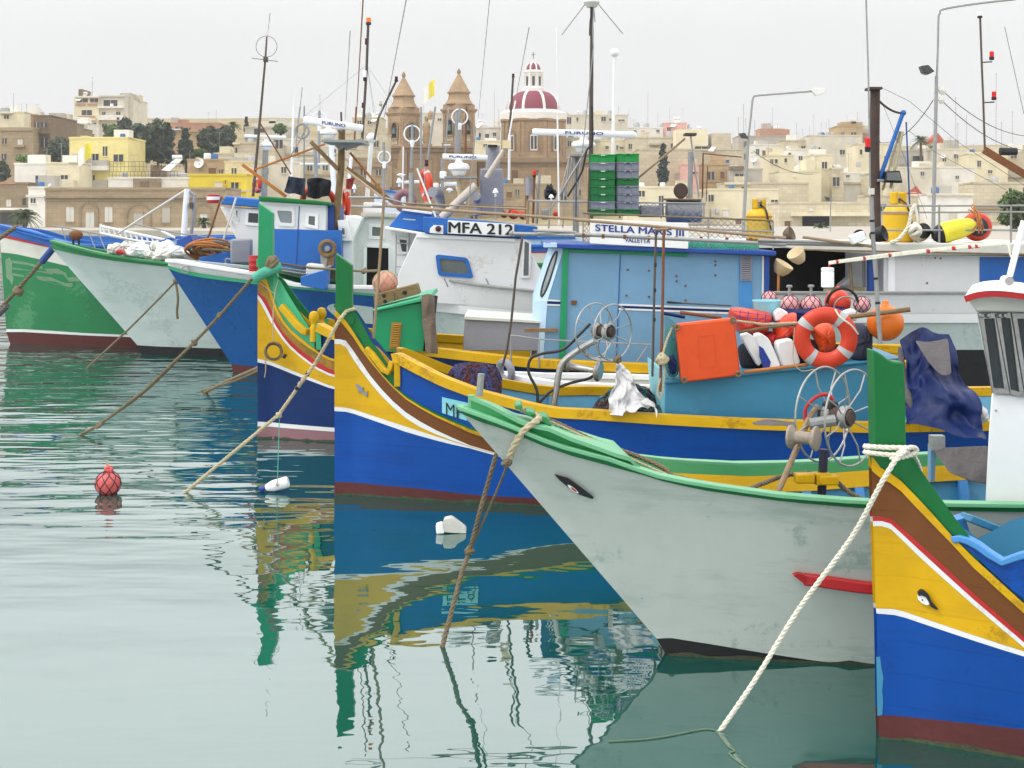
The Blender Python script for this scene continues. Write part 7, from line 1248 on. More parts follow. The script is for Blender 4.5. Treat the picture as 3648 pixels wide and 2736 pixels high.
ropemesh(MB(),[P('L',645,292,10.6),P('L',870,322,10.6),P('L',1120,310,10.55)],.009).solo('lashing_rope','tan rope between orange raft panel and lifebuoy','rope','rope'); ropemesh(MB(),[P('L',690,380,10.65),P('L',900,345,10.65),P('L',1110,325,10.6)],.011).solo('lashing_rope','lower tan rope behind the orange raft panel','rope','ropebrown')
t=thing('lashing_rope','pale rope with big knot tied on the rusty awning pole','rope',P('H',1010,1660,10.58)); ropemesh(MB(),smoothpath([P('H',1110,1230,10.65),P('H',1060,1330,10.6),P('H',1020,1460,10.56),P('H',1010,1500,10.55)],5),.009).build('laid_strands','rope',t); knot(MB(),P('H',1012,1500,10.56),.026,7).build('knot','rope',t,ang=60); ropemesh(MB(),smoothpath([P('H',1015,1540,10.55),P('H',1035,1600,10.55),P('L',115,860,10.55),P('L',85,830,10.55),P('L',110,720,10.55)],5),.007).build('rope_end','rope',t)
def can(label,fr,pts,Y,th,mat='plastic',cap=None,bev=.03):
    t=thing('jerrycan',label,'jerrycan',P(fr,sum(p[0] for p in pts)/len(pts),max(p[1] for p in pts),Y),'white plastic cans'); q=rrect(pts,.25,4)
    MB().prism([P(fr,x,y,Y) for x,y in q],(0,th,0)).build('can_body',mat,t,bev=bev)
    if cap: MB().box(P(fr,cap[0],cap[1],Y+th/2),(.04,.04,.03)).build('can_cap','ropeblue',t)
    return t
can('white slim can leaning in the gap right of the raft panel','L',[(702,405),(760,385),(808,420),(862,600),(835,635),(790,560)],10.72,.1)
t=can('white can with a blue label between raft panel and lifebuoy','L',[(808,400),(855,388),(915,430),(1000,625),(985,650),(890,645),(835,500)],10.68,.12); slab('L',[(838,480),(870,500),(925,600),(915,640),(870,645),(840,560)],10.672,.004,'can_label','inkblue',t)
can('white ribbed can just left of the lifebuoy','L',[(962,455),(1085,422),(1145,600),(1130,625),(1005,645)],10.72,.14); can('small white bottle lying above the orange net bags','L',[(955,235),(995,200),(1055,235),(1040,280),(960,305)],10.95,.1); can('white can behind the lifebuoy top','L',[(1470,230),(1540,208),(1580,255),(1560,300),(1480,290)],11.0,.12)
def bundle(name,label,cat,fr,pts,Y,th,mat,bump=.03,sub=3,extra=None):
    """lumpy soft bag: rounded prism displaced by noise"""
    t=thing(name,label,cat,P(fr,sum(p[0] for p in pts)/len(pts),max(p[1] for p in pts),Y)); q=rrect(pts,.3,3); o=[P(fr,x,y,Y) for x,y in q]; c=sum(o,Vector())/len(o); rows=[]
    for s_,dy in((.0,-.0),(.5,.0),(.8,.0),(.97,.18),(1.0,.5),(.97,.82),(.8,1),(.5,1.0),(0,1)):
        yy=dy*th if s_>.9 else (dy*th+(-.25 if dy<.5 else .25)*th*(1-s_**2))
        rows.append([c+(p-c)*max(s_,.01)+Vector((random.uniform(-1,1)*bump*.5*s_,yy+random.uniform(-1,1)*bump*.5,random.uniform(-1,1)*bump*.5*s_)) for p in o])
    b=MB().grid(rows,True).build('bag',mat,t,ang=70)
    m=b.modifiers.new('s','SUBSURF'); m.levels=1; m.render_levels=1
    return t
t=bundle('fish_net_bag','flat orange net bag with blue cords on the trunk','net bag','L',[(638,195),(950,235),(960,330),(900,420),(690,400),(640,300)],10.95,.3,'redorange')
for x in(700,760,830,890): MB().tube([P('L',x,210+(x-640)*.13,10.85),P('L',x-10,330,10.85)],.004,4).build('cord','inkblue',t)
for y in(235,270,305): MB().tube([P('L',645,y-10,10.85),P('L',950,y+28,10.85)],.003,4).build('cord','inkblue',t)
bundle('fish_net_bag','crumpled orange net bag left of the lifebuoy','net bag','L',[(980,320),(1050,255),(1140,240),(1150,400),(1060,430),(960,440)],10.85,.25,'redorange'); bundle('fish_net_bag','dark red sack seen through the lifebuoy','net bag','L',[(1215,340),(1330,312),(1400,330),(1430,520),(1330,560),(1290,500),(1270,400)],10.8,.25,'orange'); bundle('fish_net_bag','deep red sack behind the white ribbed can','net bag','L',[(860,400),(980,380),(1000,480),(960,540),(900,500)],10.95,.2,'red')
bundle('net_bundle','grey blue netting bundle right of the lifebuoy','net','L',[(1560,350),(1620,325),(1685,350),(1690,600),(1560,610),(1545,470)],10.75,.25,'stripecloth'); bundle('net_bundle','teal netting bundle left of the raft panel','net','L',[(150,420),(200,330),(240,400),(262,720),(180,730),(148,640)],10.7,.2,'netteal'); bundle('net_bundle','blue net float bag low beside the raft panel','net','L',[(165,560),(205,535),(235,600),(230,690),(175,700)],10.62,.06,'tarp',.015)
bundle('net_bundle','dark netting behind the white cans','net','L',[(700,480),(900,430),(1150,420),(1560,500),(1560,640),(720,690)],10.92,.3,'blackcloth'); bundle('tarpaulin_sheet','dark blue tarpaulin lying under the pink floats','tarpaulin','L',[(870,215),(1100,205),(1450,190),(1560,210),(1560,330),(900,330)],11.25,.3,'tarp')
mesh_panel('L',[(140,255),(235,320),(262,730),(140,730)],10.63,BLT,'netteal',.02,.0022,'cage_netting')
t=thing('plastic_tub','pale turquoise tub among the floats on the trunk','tub',P('L',895,215,11.1)); 
c=P('L',895,215,11.15); r0=ms('L',92,11.1); MB().lathe(c-Vector((0,0,.02)),[(r0*.9,-.03),(r0*1.13,.085),(r0*1.17,.09),(r0*1.17,.098),(r0*1.1,.098),(r0*.88,.0)],26).build('tub_wall','turqtub',t)
for lab,x,y,r_,Y_,st in(('pink netted float with pipe stem, left of the pair',1062,178,75,11.35,'pipe'),('pink netted float with pipe stem, right of the pair',1222,182,78,11.35,'pipe'),('pale pink netted float behind the lifebuoy top',1600,175,62,11.3,None)): netball('net_float',lab,P('L',x,y,Y_),ms('L',r_,Y_),'pink','navyplastic','pink netted floats',stem=st,nr=.0028)
netball('net_float','pink float half hidden behind the sky blue cabin corner',P('L',915,130,13.2),ms('L',58,13.2),'pink','navyplastic','pink netted floats',nr=.003)
def ballfloat(label,fr,x,y,r_,Y,mat,group=None,sc=(1,1,1),neck=True):
    c=P(fr,x,y,Y); r=ms(fr,r_,Y); t=thing('buoy',label,'buoy',c-Vector((0,0,r)),group); MB().ball(c,r,26,sc).build('ball',mat,t)
    if neck: MB().lathe(c+Vector((0,0,r*.93*sc[2])),[(r*.3,0),(r*.2,r*.1),(r*.17,r*.28),(r*.1,r*.32)],12).build('neck',mat,t)
    return t
ballfloat('large orange ball buoy beside the grey aft pole','L',1772,312,134,10.7,'ballorange'); t=ballfloat('red orange ball buoy among the pink floats','L',1420,160,96,11.4,'redorange'); MB().torus(P('L',1455,165,11.28),.12,.012,(.2,1,.1),24,6,-1.6,1.6).build('black_strap','black',t)
MB().torus(P('L',1480,200,11.0),ms('L',85,11),.006,(.1,1,.2),24,5).solo('wire_hoop','thin grey wire hoop behind the lifebuoy','hoop','galv')
MB().tube([P('L',1500,268,10.6),P('L',1955,212,10.5)],.019,10).solo('wooden_pole','wooden pole laid across behind the lifebuoy and orange ball','pole','oldwood'); MB().tube([P('L',255,235,10.9),P('L',560,275,10.9)],.014,8).solo('wooden_pole','short reddish stick on the left end of the trunk','pole','rusty'); MB().tube([P('L',135,240,11.0),P('L',290,270,11.0)],.014,8).solo('wooden_pole','blue grey stick on the left end of the trunk','pole','tarp'); MB().tube([P('L',720,675,10.66),P('L',1200,620,10.62)],.014,8).solo('wooden_pole','yellowed bamboo along the trunk lid','pole','rustorange')
# tarpaulin draped aft
def drape(name,label,cat,top,bot,mat,n=14,m=12,amp=.03,thk=.006,group=None,fq=7,zs=.45):
    rows=[]; tp=smoothpath(top,6); bt_=smoothpath(bot,6)
    def at(l,u): 
        k=u*(len(l)-1); i=min(int(k),len(l)-2); return l[i].lerp(l[i+1],k-i)
    for j in range(m+1):
        v=j/m; r_=[]
        for i in range(n+1):
            p=at(tp,i/n).lerp(at(bt_,i/n),v); q=Vector((p.x*1.0,p.y,p.z*zs)); d1=mnoise.noise_vector(q*fq)*amp*1.6+mnoise.noise_vector(q*fq*2.7+Vector((7,3,1)))*amp*.7
            r_.append(p+Vector((d1.x*.5,d1.y*1.6,d1.z*.5))*min(1,v*3+.25))
        rows.append(r_)
    b=MB().grid(rows); o=b.solo(name,label,cat,mat,group,ang=80); md=o.modifiers.new('th','SOLIDIFY'); md.thickness=thk; md2=o.modifiers.new('s','SUBSURF'); md2.levels=1; md2.render_levels=2; return o
drape('tarpaulin_sheet','blue tarpaulin draped over the royal blue boat aft of the trunk','tarpaulin',[P('I',1040,1060,10.6),P('I',1130,1000,10.7),P('I',1225,960,10.6),P('I',1320,1010,10.6),P('I',1410,1012,10.6)],[P('M',900,640,10.1),P('M',1000,660,10.0),P('M',1150,680,9.95),P('M',1300,740,9.9),P('M',1500,775,9.9)],'tarp',n=30,m=22,amp=.055,fq=5.5,zs=.2)
drape('canvas_sheet','grey brown canvas lying over the blue tarpaulin','canvas',[P('I',1160,1060,10.42),P('I',1260,1070,10.42),P('I',1405,1045,10.42)],[P('I',1270,1230,10.2),P('I',1350,1320,10.2),P('I',1440,1310,10.2)],'tarpgrey',n=8,m=6,amp=.012); drape('canvas_sheet','dull grey cloth hanging under the left of the blue tarpaulin','canvas',[P('I',1035,1110,10.45),P('I',1060,1110,10.45),P('I',1085,1180,10.45)],[P('I',1080,1500,10.2),P('I',1120,1550,10.2),P('I',1150,1600,10.2)],'tarpgrey',n=6,m=8,amp=.015)
drape('fishing_net','fine grey net stretched beside the white wheelhouse','net',[P('M',1065,812,7.8),P('M',1250,815,7.75),P('M',1500,800,7.7)],[P('M',1220,1010,7.6),P('M',1350,1060,7.6),P('M',1500,1085,7.6)],'tarpgrey',n=8,m=8,amp=.012); MB().box(P('M',1115,780,7.8),(.075,.06,.08)).solo('wooden_block','grey timber head at the corner of the fine net','post','galv'); slab_=MB().prism([P('M',x,y,7.85) for x,y in((1072,800),(1110,830),(1100,1070),(1068,1070))],(0,.06,0)).solo('blue_board','pale blue upright board under the fine grey net','board','skyblue')
bundle('net_bundle','white crumpled net just left of the wheelhouse','net','M',[(1370,590),(1420,530),(1500,515),(1510,640),(1400,640)],10.2,.3,'cloth')
# net piles
def pile(label,fr,pts,Y,dep,mat,strands,cols,group='heaps of fishing net'):
    t=thing('fishing_net',label,'net',P(fr,sum(p[0] for p in pts)/len(pts),max(p[1] for p in pts),Y),group); o=[P(fr,x,y,Y) for x,y in pts]; c=sum(o,Vector())/len(o); zb=min(p.z for p in o)
    xs=[p.x for p in o]; x0,x1=min(xs),max(xs); zt=max(p.z for p in o)
    prof=sorted([(p.x,p.z) for p in o if p.z>zb+.02]); rows=[]
    for j in range(13):
        v=j/12*2-1; k=math.sqrt(max(0,1-v*v)); rows.append([Vector((lerp(x0,x1,i/22),Y+dep*.5+v*dep*.5,zb+(zf(prof,lerp(x0,x1,i/22))-zb)*k+random.uniform(-.012,.012))) for i in range(23)])
    b=MB().grid(rows).build('net_mass',mat,t,ang=90)
    for q,cm in enumerate(cols):
        s_=MB()
        for i in range(strands):
            x=random.uniform(x0,x1); v=random.uniform(-.9,.3); p=Vector((x,Y+dep*.5+v*dep*.5,zb+(zf(prof,x)-zb)*math.sqrt(1-v*v))); pts_=[p]
            for _ in range(7):
                x=min(x1,max(x0,x+random.uniform(-.06,.06))); v=max(-.98,min(.9,v+random.uniform(-.3,.25))); pts_.append(Vector((x,Y+dep*.5+v*dep*.5,zb+(zf(prof,x)-zb)*math.sqrt(1-v*v)+random.uniform(.0,.018))))
            s_.tube(smoothpath(pts_,3),random.choice((.0025,.004)),4,cap=False)
        s_=s_.build('net_strands',cm,t); s_['kind']='stuff'
    return t
mk('netpurple',(58,42,56),.95,.3,20,.2); mk('netrust',(104,54,48),.95,.3,20,.2)
pile('purple brown heap of fishing net in the bow of the royal blue boat','K',[(175,560),(200,500),(250,455),(350,440),(470,450),(560,480),(585,560),(592,680),(175,680)],11.1,.6,'net',60,['netpurple','netrust','ropeblue']); pile('purple heap of fishing net under the white cloth','K',[(1280,780),(1320,720),(1400,660),(1520,690),(1620,670),(1700,700),(1760,760),(1790,830),(1280,830)],10.75,.4,'net',50,['netpurple','netrust','netteal']); pile('teal grey heap of net behind the white cloth','K',[(1380,660),(1450,600),(1600,590),(1700,620),(1760,700),(1760,800),(1380,800)],11.15,.4,'stripecloth',30,['netteal','netpurple'])
drape('white_cloth','torn white cloth tied below the hauler wheels, draped over nets','cloth',[P('K',1446,390,10.85),P('K',1456,386,10.86),P('K',1466,386,10.85),P('K',1476,395,10.86)],[P('K',1390,795,10.6),P('K',1480,790,10.55),P('K',1570,760,10.55),P('K',1720,720,10.6)],'cloth',n=26,m=20,amp=.045,thk=.003,fq=14); drape('white_cloth','loose white plastic scrap on the right of the purple net heap','cloth',[P('K',1620,680,10.6),P('K',1680,670,10.6),P('K',1730,700,10.6)],[P('K',1640,700,10.55),P('K',1740,740,10.55),P('K',1740,820,10.5)],'cloth',n=8,m=6,amp=.012,thk=.004); knot(MB(),P('K',1455,372,10.85),.018,5).solo('twine_knot','grey knot tying the white cloth to the hauler','knot','ropebrown')
drape('canvas_sheet','crumpled pale rag along the yellow gunwale below the trunk','rag',[P('L',780,1050,9.95),P('L',900,1020,9.95),P('L',1110,1045,9.95)],[P('L',790,1062,9.9),P('L',950,1068,9.88),P('L',1105,1070,9.9)],'tarpgrey',n=12,m=3,amp=.012)
# ---- navy boat: crate, float, cloth over the green hatch
t=thing('wooden_box','weathered wooden fish box tilted on the green hatch','box',P('F',1560,1230,13.7))
MB().prism([P('F',x,y,13.7) for x,y in((1352,1150),(1745,1052),(1772,1140),(1560,1200),(1385,1252),(1362,1255))],(0,.3,0)).build('box_side','oldwood',t,bev=.004); slab('F',[(1395,1165),(1535,1125),(1540,1205),(1400,1245)],13.68,.02,'box_board','oldwood',t)
for x,y in((1450,1160),(1460,1210),(1638,1130)): MB().lathe(P('F',x,y,13.685),[(.022,0),(.02,.006)],12,(0,-1,0)).build('stain_mark','black',t)
netball('net_float','large dull pink float in a rope net above the wooden fish box',P('F',1460,1040,14.0),ms('F',112,14.0),'pinkdull','twine',nr=.007)
drape('brown_cloth','brown cloth hanging over the end of the green hatch','cloth',[P('F',1790,1150,13.45),P('F',1860,1140,13.4),P('F',1915,1160,13.5)],[P('F',1820,1680,13.4),P('F',1880,1680,13.35),P('F',1940,1680,13.4)],'browncloth',n=8,m=12,amp=.025)
# crates on the cabin roof
def crate(label,fr,x0,y0,x1,y1,Y,mat,dep=.38,slot='offwhite'):
    a=P(fr,x0,y0,Y); b=P(fr,x1,y1,Y); W_=b.x-a.x; H_=a.z-b.z; c=Vector(((a.x+b.x)/2,Y+dep/2,b.z)); t=thing('fish_crate',label,'crate',c,'stacked fish crates')
    m=MB(); th=.012
    for s_ in(-1,1): m.box(c+Vector((0,s_*(dep/2-th),H_/2)),(W_*.96,th*2,H_*.96)); m.box(c+Vector((s_*(W_*.48-th),0,H_/2)),(th*2,dep-th*4,H_*.96))
    m.box(c+Vector((0,0,.01)),(W_*.94,dep*.94,.018)); m.build('crate_shell',mat,t)
    MB().box(c+Vector((0,-dep/2-.004,H_*.9)),(W_,.02,H_*.13)).build('rim',mat,t,bev=.003); MB().box(c+Vector((0,-dep/2-.006,H_*.82)),(W_*.34,.018,H_*.22)).build('handle_plate',mat,t,bev=.003); MB().box(c+Vector((0,-dep/2-.014,H_*.84)),(W_*.16,.012,H_*.13)).build('handle_slot',slot,t)
    for k in(-.42,-.2,.2,.42): MB().box(c+Vector((W_*k,-dep/2-.003,H_*.4)),(.008,.014,H_*.72)).build('crate_rib',mat,t)
    return t
yl=[312,405,492,580,668,755,845,930,1010]; yr=[304,400,490,585,668,755,848,930,1010]; cl_=['cratgreen','crategrey','cratgreen','cratgreen','cratgreen','cratgreen','crategrey','cratgreen']; cr_=['cratgreen','crategrey','crategrey','cratgreen','crategrey','crategrey','crategrey','cratgreen']; on=['top','second','third','fourth','fifth','sixth','seventh','bottom']
for k in range(8):
    crate(f"{'green' if cl_[k]=='cratgreen' else 'grey'} fish crate, {on[k]} of the left stack on the cabin roof",'U',1592,yl[k],1872,yl[k+1],14.55,cl_[k] if k else 'cratbright'); crate(f"{'green' if cr_[k]=='cratgreen' else 'grey'} fish crate, {on[k]} of the right stack on the cabin roof",'U',1882,yr[k],2142,yr[k+1],14.6,cr_[k] if k else 'cratbright',slot='black')
# gas bottles
def gas(label,fr,x0,x1,yt,yb,Y):
    r=ms(fr,(x1-x0)/2,Y); b=P(fr,(x0+x1)/2,yb,Y+.2); H_=ms(fr,yb-yt,Y); t=thing('gas_bottle',label,'gas bottle',b,'yellow gas bottles')
    MB().lathe(b,[(r*.8,0),(r*.86,H_*.05),(r,H_*.09),(r,H_*.6),(r*.97,H_*.64),(r*.85,H_*.71),(r*.62,H_*.76),(r*.3,H_*.79),(r*.2,H_*.8)],26).build('cylinder','gasyellow',t); MB().torus(b+Vector((0,0,H_*.6)),r*1.0,.006,(0,0,1),30,6).build('weld_seam','rustorange',t); MB().torus(b+Vector((0,0,H_*.11)),r*1.0,.006,(0,0,1),30,6).build('weld_seam','rustorange',t)
    rows=[[b+Vector((math.cos(a)*r*.56,math.sin(a)*r*.56,z)) for a in [R(-60+i*30+(10 if i else 0)) for i in range(0,11)]] for z in(H_*.77,H_*.8,H_*.97,H_*1.0)]; c_=MB().grid(rows).build('valve_collar','gasyellow',t); md=c_.modifiers.new('s','SOLIDIFY'); md.thickness=.015
    MB().lathe(b+Vector((0,0,H_*.79)),[(.03,0),(.025,.05),(.035,.06),(.02,.09)],10).build('valve','galv',t); MB().tube(smoothpath([b+Vector((0,0,H_*.88)),b+Vector((r*.35,-r*.7,H_*.78)),b+Vector((r*.55,-r*.95,H_*.55)),b+Vector((r*.8,-r*.95,H_*.3))],5),.01,6).build('gas_hose','hose',t); return t
gas('yellow gas bottle on the sky blue cabin roof','D',458,620,1250,1540,13.9); gas('larger yellow gas bottle beside the rusty mast','D',1322,1512,1207,1560,16.6)
# floats on the white shelter roof
c=P('D',1565,1460,16.5); t=thing('buoy','tan float with black cap on the white shelter roof','buoy',c-Vector((0,0,.22))); MB().lathe(c+Vector((.01,.14,-.01)),[(0,-.18),(.07,-.15),(.115,-.07),(.122,.03),(.1,.1)],22,(.25,-1,.15)).build('float_body','tanfloat',t); MB().lathe(c+Vector((.03,.06,.0)),[(.102,-.02),(.088,.045),(.035,.06),(.03,.09),(0,.1)],22,(.25,-1,.15)).build('cap','black',t)
a=P('D',1640,1490,16.5); b=P('D',1905,1415,16.5); t=thing('buoy','long yellow float lying on the white shelter roof','buoy',a-Vector((0,0,.1))); L_=(b-a).length; MB().lathe(a,[(0,-.02),(.06,0),(.1,.06),(.125,.25*L_),(.12,.6*L_),(.09,.9*L_),(.05,L_),(0,L_*1.02)],22,(b-a)).build('float_body','buoyyellow',t); MB().lathe(a,[(0,-.025),(.063,-.005),(.104,.055),(.12,.1)],22,(b-a)).build('float_end','black',t)
c=P('D',1958,1432,16.4); t=thing('buoy','red orange ring float with navy centre on the white shelter roof','buoy',c-Vector((0,0,.34))); MB().lathe(c+Vector((0,.25,0)),[(.06,-.11),(.14,-.09),(.176,-.01),(.176,.03),(.15,.08),(.11,.1)],28,(-.1,-1,.1)).build('float_body','redorange',t); MB().lathe(c+Vector((-.02,.13,0)),[(.115,-.02),(.11,.02),(.07,.04),(.055,.07),(0,.075)],26,(-.1,-1,.1)).build('centre','navyplastic',t)
for k in range(9): MB().tube(smoothpath([P('D',1870+random.uniform(-15,30),1310+random.uniform(-20,20),16.2),P('D',1890+random.uniform(-20,60),1380+random.uniform(-20,20),16.05),P('D',1900+random.uniform(-30,70),1470+random.uniform(-20,20),16.05)],5),.006,4).build('twine_tangle','rustorange',t)
t=thing('deck_rope','white mooring line hung on the shelter roof rail','rope',P('D',1440,1530,16.2)); ropemesh(MB(),smoothpath([P('D',1525,1290,16.2),P('D',1500,1340,16.2),P('D',1480,1430,16.2),P('D',1420,1510,16.2),P('D',1370,1530,16.25)],6),.022).build('laid_strands','ropewhite',t); knot(MB(),P('D',1525,1455,16.2),.045,5).build('knot','ropewhite',t,ang=60); ropemesh(MB(),smoothpath([P('D',1520,1290,16.2),P('D',1540,1380,16.18),P('D',1525,1450,16.2),P('D',1515,1500,16.2)],5),.016).build('rope_end','ropewhite',t)
def cone(label,fr,x,y,r_,Y,mat,ax,d=1.2,grp='rubber and plastic floats hung under the roof'):
    c=P(fr,x,y,Y); r=ms(fr,r_,Y); t=thing('buoy',label,'buoy',c-Vector((0,0,r)),grp); MB().lathe(c,[(r*.1,-r*d),(r*.55,-r*d*.9),(r*.85,-r*d*.5),(r,-.05*r),(r*.97,.05*r),(r*.8,0),(r*.4,-r*.4),(0,-r*.5)],22,ax).build('float_shell',mat,t); return t
cone('tan float hung above the dark shelter, upper one','I',275,415,68,13.2,'tanfloat',(-.6,-.4,.8),1.4); cone('tan float hung above the dark shelter, lower one','I',195,500,75,13.6,'tanfloat',(.5,-.3,.9),1.2); cone('dark striped float on the cabin roof corner','I',250,270,55,13.6,'browncloth',(.8,-.5,.4)); cone('black rubber cone facing right on the aft pole','I',935,270,62,10.5,'black',(.75,-.55,.3),1.9); cone('black rubber ring left of the aft pole','I',745,290,50,10.6,'black',(-.6,-.7,.3),1.3)
MB().box(P('I',735,305,10.4),(.11,.08,.07),ry=-.35).solo('white_box','small white box tilted by the aft pole','box','plastic',bev=.008)
t=thing('plastic_bottle','white plastic jar hanging from the fishing rods','bottle',P('I',515,680,7.9)); c=P('I',515,672,7.9); r0=ms('I',47,7.9); H_=ms('I',140,7.9); MB().lathe(c,[(r0*.9,0),(r0,H_*.04),(r0,H_*.8),(r0*.92,H_*.86),(r0*1.0,H_*.88),(r0*1.0,H_*1.02),(r0*.85,H_*1.05)],24).build('jar_body','plastic',t); MB().tube([P('I',525,525,7.9),P('I',532,488,7.9)],.006,6).build('jar_string','red',t)
# ---- deck clutter on the trawlers
Y=20.2
drape('washing','navy striped cloth drying above the deep blue trawler','washing',[P('T',85,780,Y),P('T',180,800,Y),P('T',282,805,Y)],[P('T',40,960,Y+.1),P('T',150,990,Y),P('T',270,1020,Y)],'stripecloth',n=10,m=8,amp=.04,group='washing on the rigging'); drape('washing','black cloth drying above the deep blue trawler','washing',[P('T',305,810,Y),P('T',430,800,Y),P('T',560,825,Y)],[P('T',295,1010,Y),P('T',420,1030,Y),P('T',545,1000,Y)],'blackcloth',n=12,m=8,amp=.05,group='washing on the rigging'); drape('washing','faded red cloth drying right of the wooden mast','washing',[P('T',735,815,Y+.8),P('T',845,795,Y+.8)],[P('T',725,930,Y+.8),P('T',800,930,Y+.8)],'redcloth',n=6,m=6,amp=.04,group='washing on the rigging')
lifebuoy('orange lifebuoy lying on the deep blue trawler roof behind black washing',P('T',425,1075,20.8),.24,.045,(.1,1,.5),bands=2); lifebuoy('orange lifebuoy seen edge on right of the wooden mast',P('T',740,1075,20.6),ms('T',125,20.6),.04,(.96,.25,.05),bands=2); lifebuoy('orange lifebuoy seen edge on beside the grey roof mast',P('T',1640,885,17.8),ms('T',150,17.8),.045,(.95,.3,.08),bands=2); lifebuoy('faded brown lifebuoy behind the grey roof mast',P('T',1400,1060,18.2),ms('T',95,18.2),.05,(.25,1,.1),'pinkmaroon',0); lifebuoy('orange lifebuoy hanging beside the tall dark mast at left',P('B',275,1560,23.2),ms('B',52,23.2),.04,(.8,.6,.1))
for lab,x,y,r_ in(('red orange float left of three on the far trawler roof',620,990,42),('red orange float in the middle of three on the far trawler roof',725,985,62),('red orange float right of three on the far trawler roof',835,1000,52),('small red orange float right of the grey drum',1200,985,32)): ballfloat(lab,'U',x,y,r_,17.6,'redorange','red floats on the far trawler roof',neck=False)
bundle('rag','black rag bundled on a blue post on the far trawler roof','rag','U',[(1075,740),(1110,640),(1165,650),(1215,760),(1210,815),(1075,815)],17.2,.2,'blackcloth',.06); bundle('sack','yellow brown sack on the white trawler side deck','sack','G',[(1165,1080),(1230,1030),(1340,1012),(1450,1040),(1525,1110),(1300,1100)],17.0,.4,'rustorange',.03)
random.seed(9); sk_=[(900,425,60,40),(985,400,55,42),(1070,425,75,52),(1005,450,60,35),(1120,440,50,40),(1210,425,60,55),(1290,410,70,50),(1270,470,75,40),(1370,440,65,42),(1440,455,50,40),(1180,475,45,32)]
wh=['leftmost of the row','second from left','third from left, bulging','low, in front','beside the bulging one','small upright','tall, in the middle','low, in the middle','right of the middle','rightmost of the row','small and low']
for (x,y,a_,b_),la in zip([(x,y-6,a*1.2,b*1.25) for x,y,a,b in sk_],wh): bundle('sack','white plastic sack on the white trawler foredeck, '+la,'sack','E',[(x-a_,y+b_),(x-a_*.8,y-b_*.3),(x-a_*.2,y-b_),(x+a_*.5,y-b_*.8),(x+a_,y),(x+a_*.8,y+b_)],22.4+random.uniform(0,.5),.35,'dirtyplastic' if la[0] in 'ls' else 'plastic',.09)
bundle('sack','red plastic sack among the white sacks','sack','E',[(905,440),(930,412),(965,420),(980,455),(915,455)],22.3,.15,'red',.04)
t=thing('rope_coil','tangled brown rope heap on the blue net bin','rope',P('E',1690,450,22.3))
for k in range(16): MB().torus(P('E',1690+random.uniform(-60,60),415+random.uniform(-20,25),22.2+random.uniform(-.2,.2)),random.uniform(.15,.38),.018,(random.uniform(-.3,.3),random.uniform(.1,.6),1),26,5,sc=1).build('rope_turn',random.choice(('ropebrown','rustorange','rope')),t)
t=thing('barrel','red barrel beside the green stem post','barrel',P('E',2000,590,19.6)); r0=ms('E',38,19.6); H_=ms('E',125,19.6); MB().lathe(P('E',2000,590,19.6),[(r0*.95,0),(r0,.02),(r0,H_*.32),(r0*1.04,H_*.34),(r0,H_*.36),(r0,H_*.64),(r0*1.04,H_*.66),(r0,H_*.68),(r0,H_*.98),(r0*.95,H_)],20).build('drum','red',t); 
t=thing('buoy','rusty orange float hung on the white trawler pulpit','buoy',P('E',600,340,22.6)); bb=MB().ball(P('E',598,305,22.6),.1,14,(1.2,.9,.85)).build('ball','rusty',t); MB().tube([P('E',575,340,22.6),P('E',580,380,22.6)],.02,6).build('hanger','black',t); MB().tube([P('E',622,335,22.6),P('E',622,380,22.6)],.02,6).build('hanger','black',t)
t=thing('deck_light','red and white round lamp tub on the white trawler roof','lamp',P('A',1800,1240,22.8)); c=P('A',1800,1240,22.8); r0=ms('A',55,22.8); MB().lathe(c,[(r0*.85,0),(r0*.95,.01),(r0,.05)],18).build('lower_tub','red',t); MB().lathe(c,[(r0,.05),(r0*1.02,.1),(r0*.96,.105)],18).build('white_rim','plastic',t); MB().lathe(c,[(r0*.97,.105),(r0,.13),(r0*.8,.14)],18).build('lamp_cap','red',t)
# ---- boats and masts behind, at the left
h=Hull('A',440,1640,0,10,4,.8,1.1,1.6,d0=0,t=.03,stem=[('A',780,1900),('A',760,1600),('A',740,1500)],Y=28.5); t=thing('fishing_boat','blue boat with white ladder beyond the white sacks','boat',(h.X0,h.Y0,0)); zt=P('A',900,1510,28).z
h.band([(0,-.3),(10,-.3)],[(0,zt-.45),(10,zt-.6)],'hull_bottom','red',t); h.band([(0,zt-.45),(10,zt-.6)],[(0,zt),(4,zt-.15),(10,zt-.2)],'topside','cabinblue',t); h.deck([(0,zt-.1),(10,zt-.3)],'deck','lightblue',t,.3,9.8); h.transom(zt-.2,'transom','cabinblue',t)
for dy in(0,60): tb('A',[(850,1435+dy),(1100,1490+dy),(1430,1560+dy*.6)],27.5,.05,'ladder_stile','plastic',t)
for k in range(12): x=870+k*46; tb('A',[(x,1440+(x-850)*.215),(x+12,1497+(x-850)*.19)],27.5,.035,'ladder_rung','plastic',t)
tb('A',[(850,1415),(850,1510)],27.5,.04,'ladder_post','plastic',t)
tb('A',[(1580,1120),(1562,1350),(1545,1600)],27,.1,'mast','plastic',t,10); tb('A',[(1645,1170),(1615,1500)],27,.06,'hoist_leg','galv',t); tb('A',[(1575,1125),(1645,1180)],27,.05,'hoist_arm','galv',t); slab('A',[(1595,1240),(1620,1235),(1625,1290),(1600,1290)],26.9,.2,'hoist_block','darkpole',t); tb('A',[(1570,1128),(1300,1300),(1000,1495)],27.2,.04,'boom','offwhite',t)
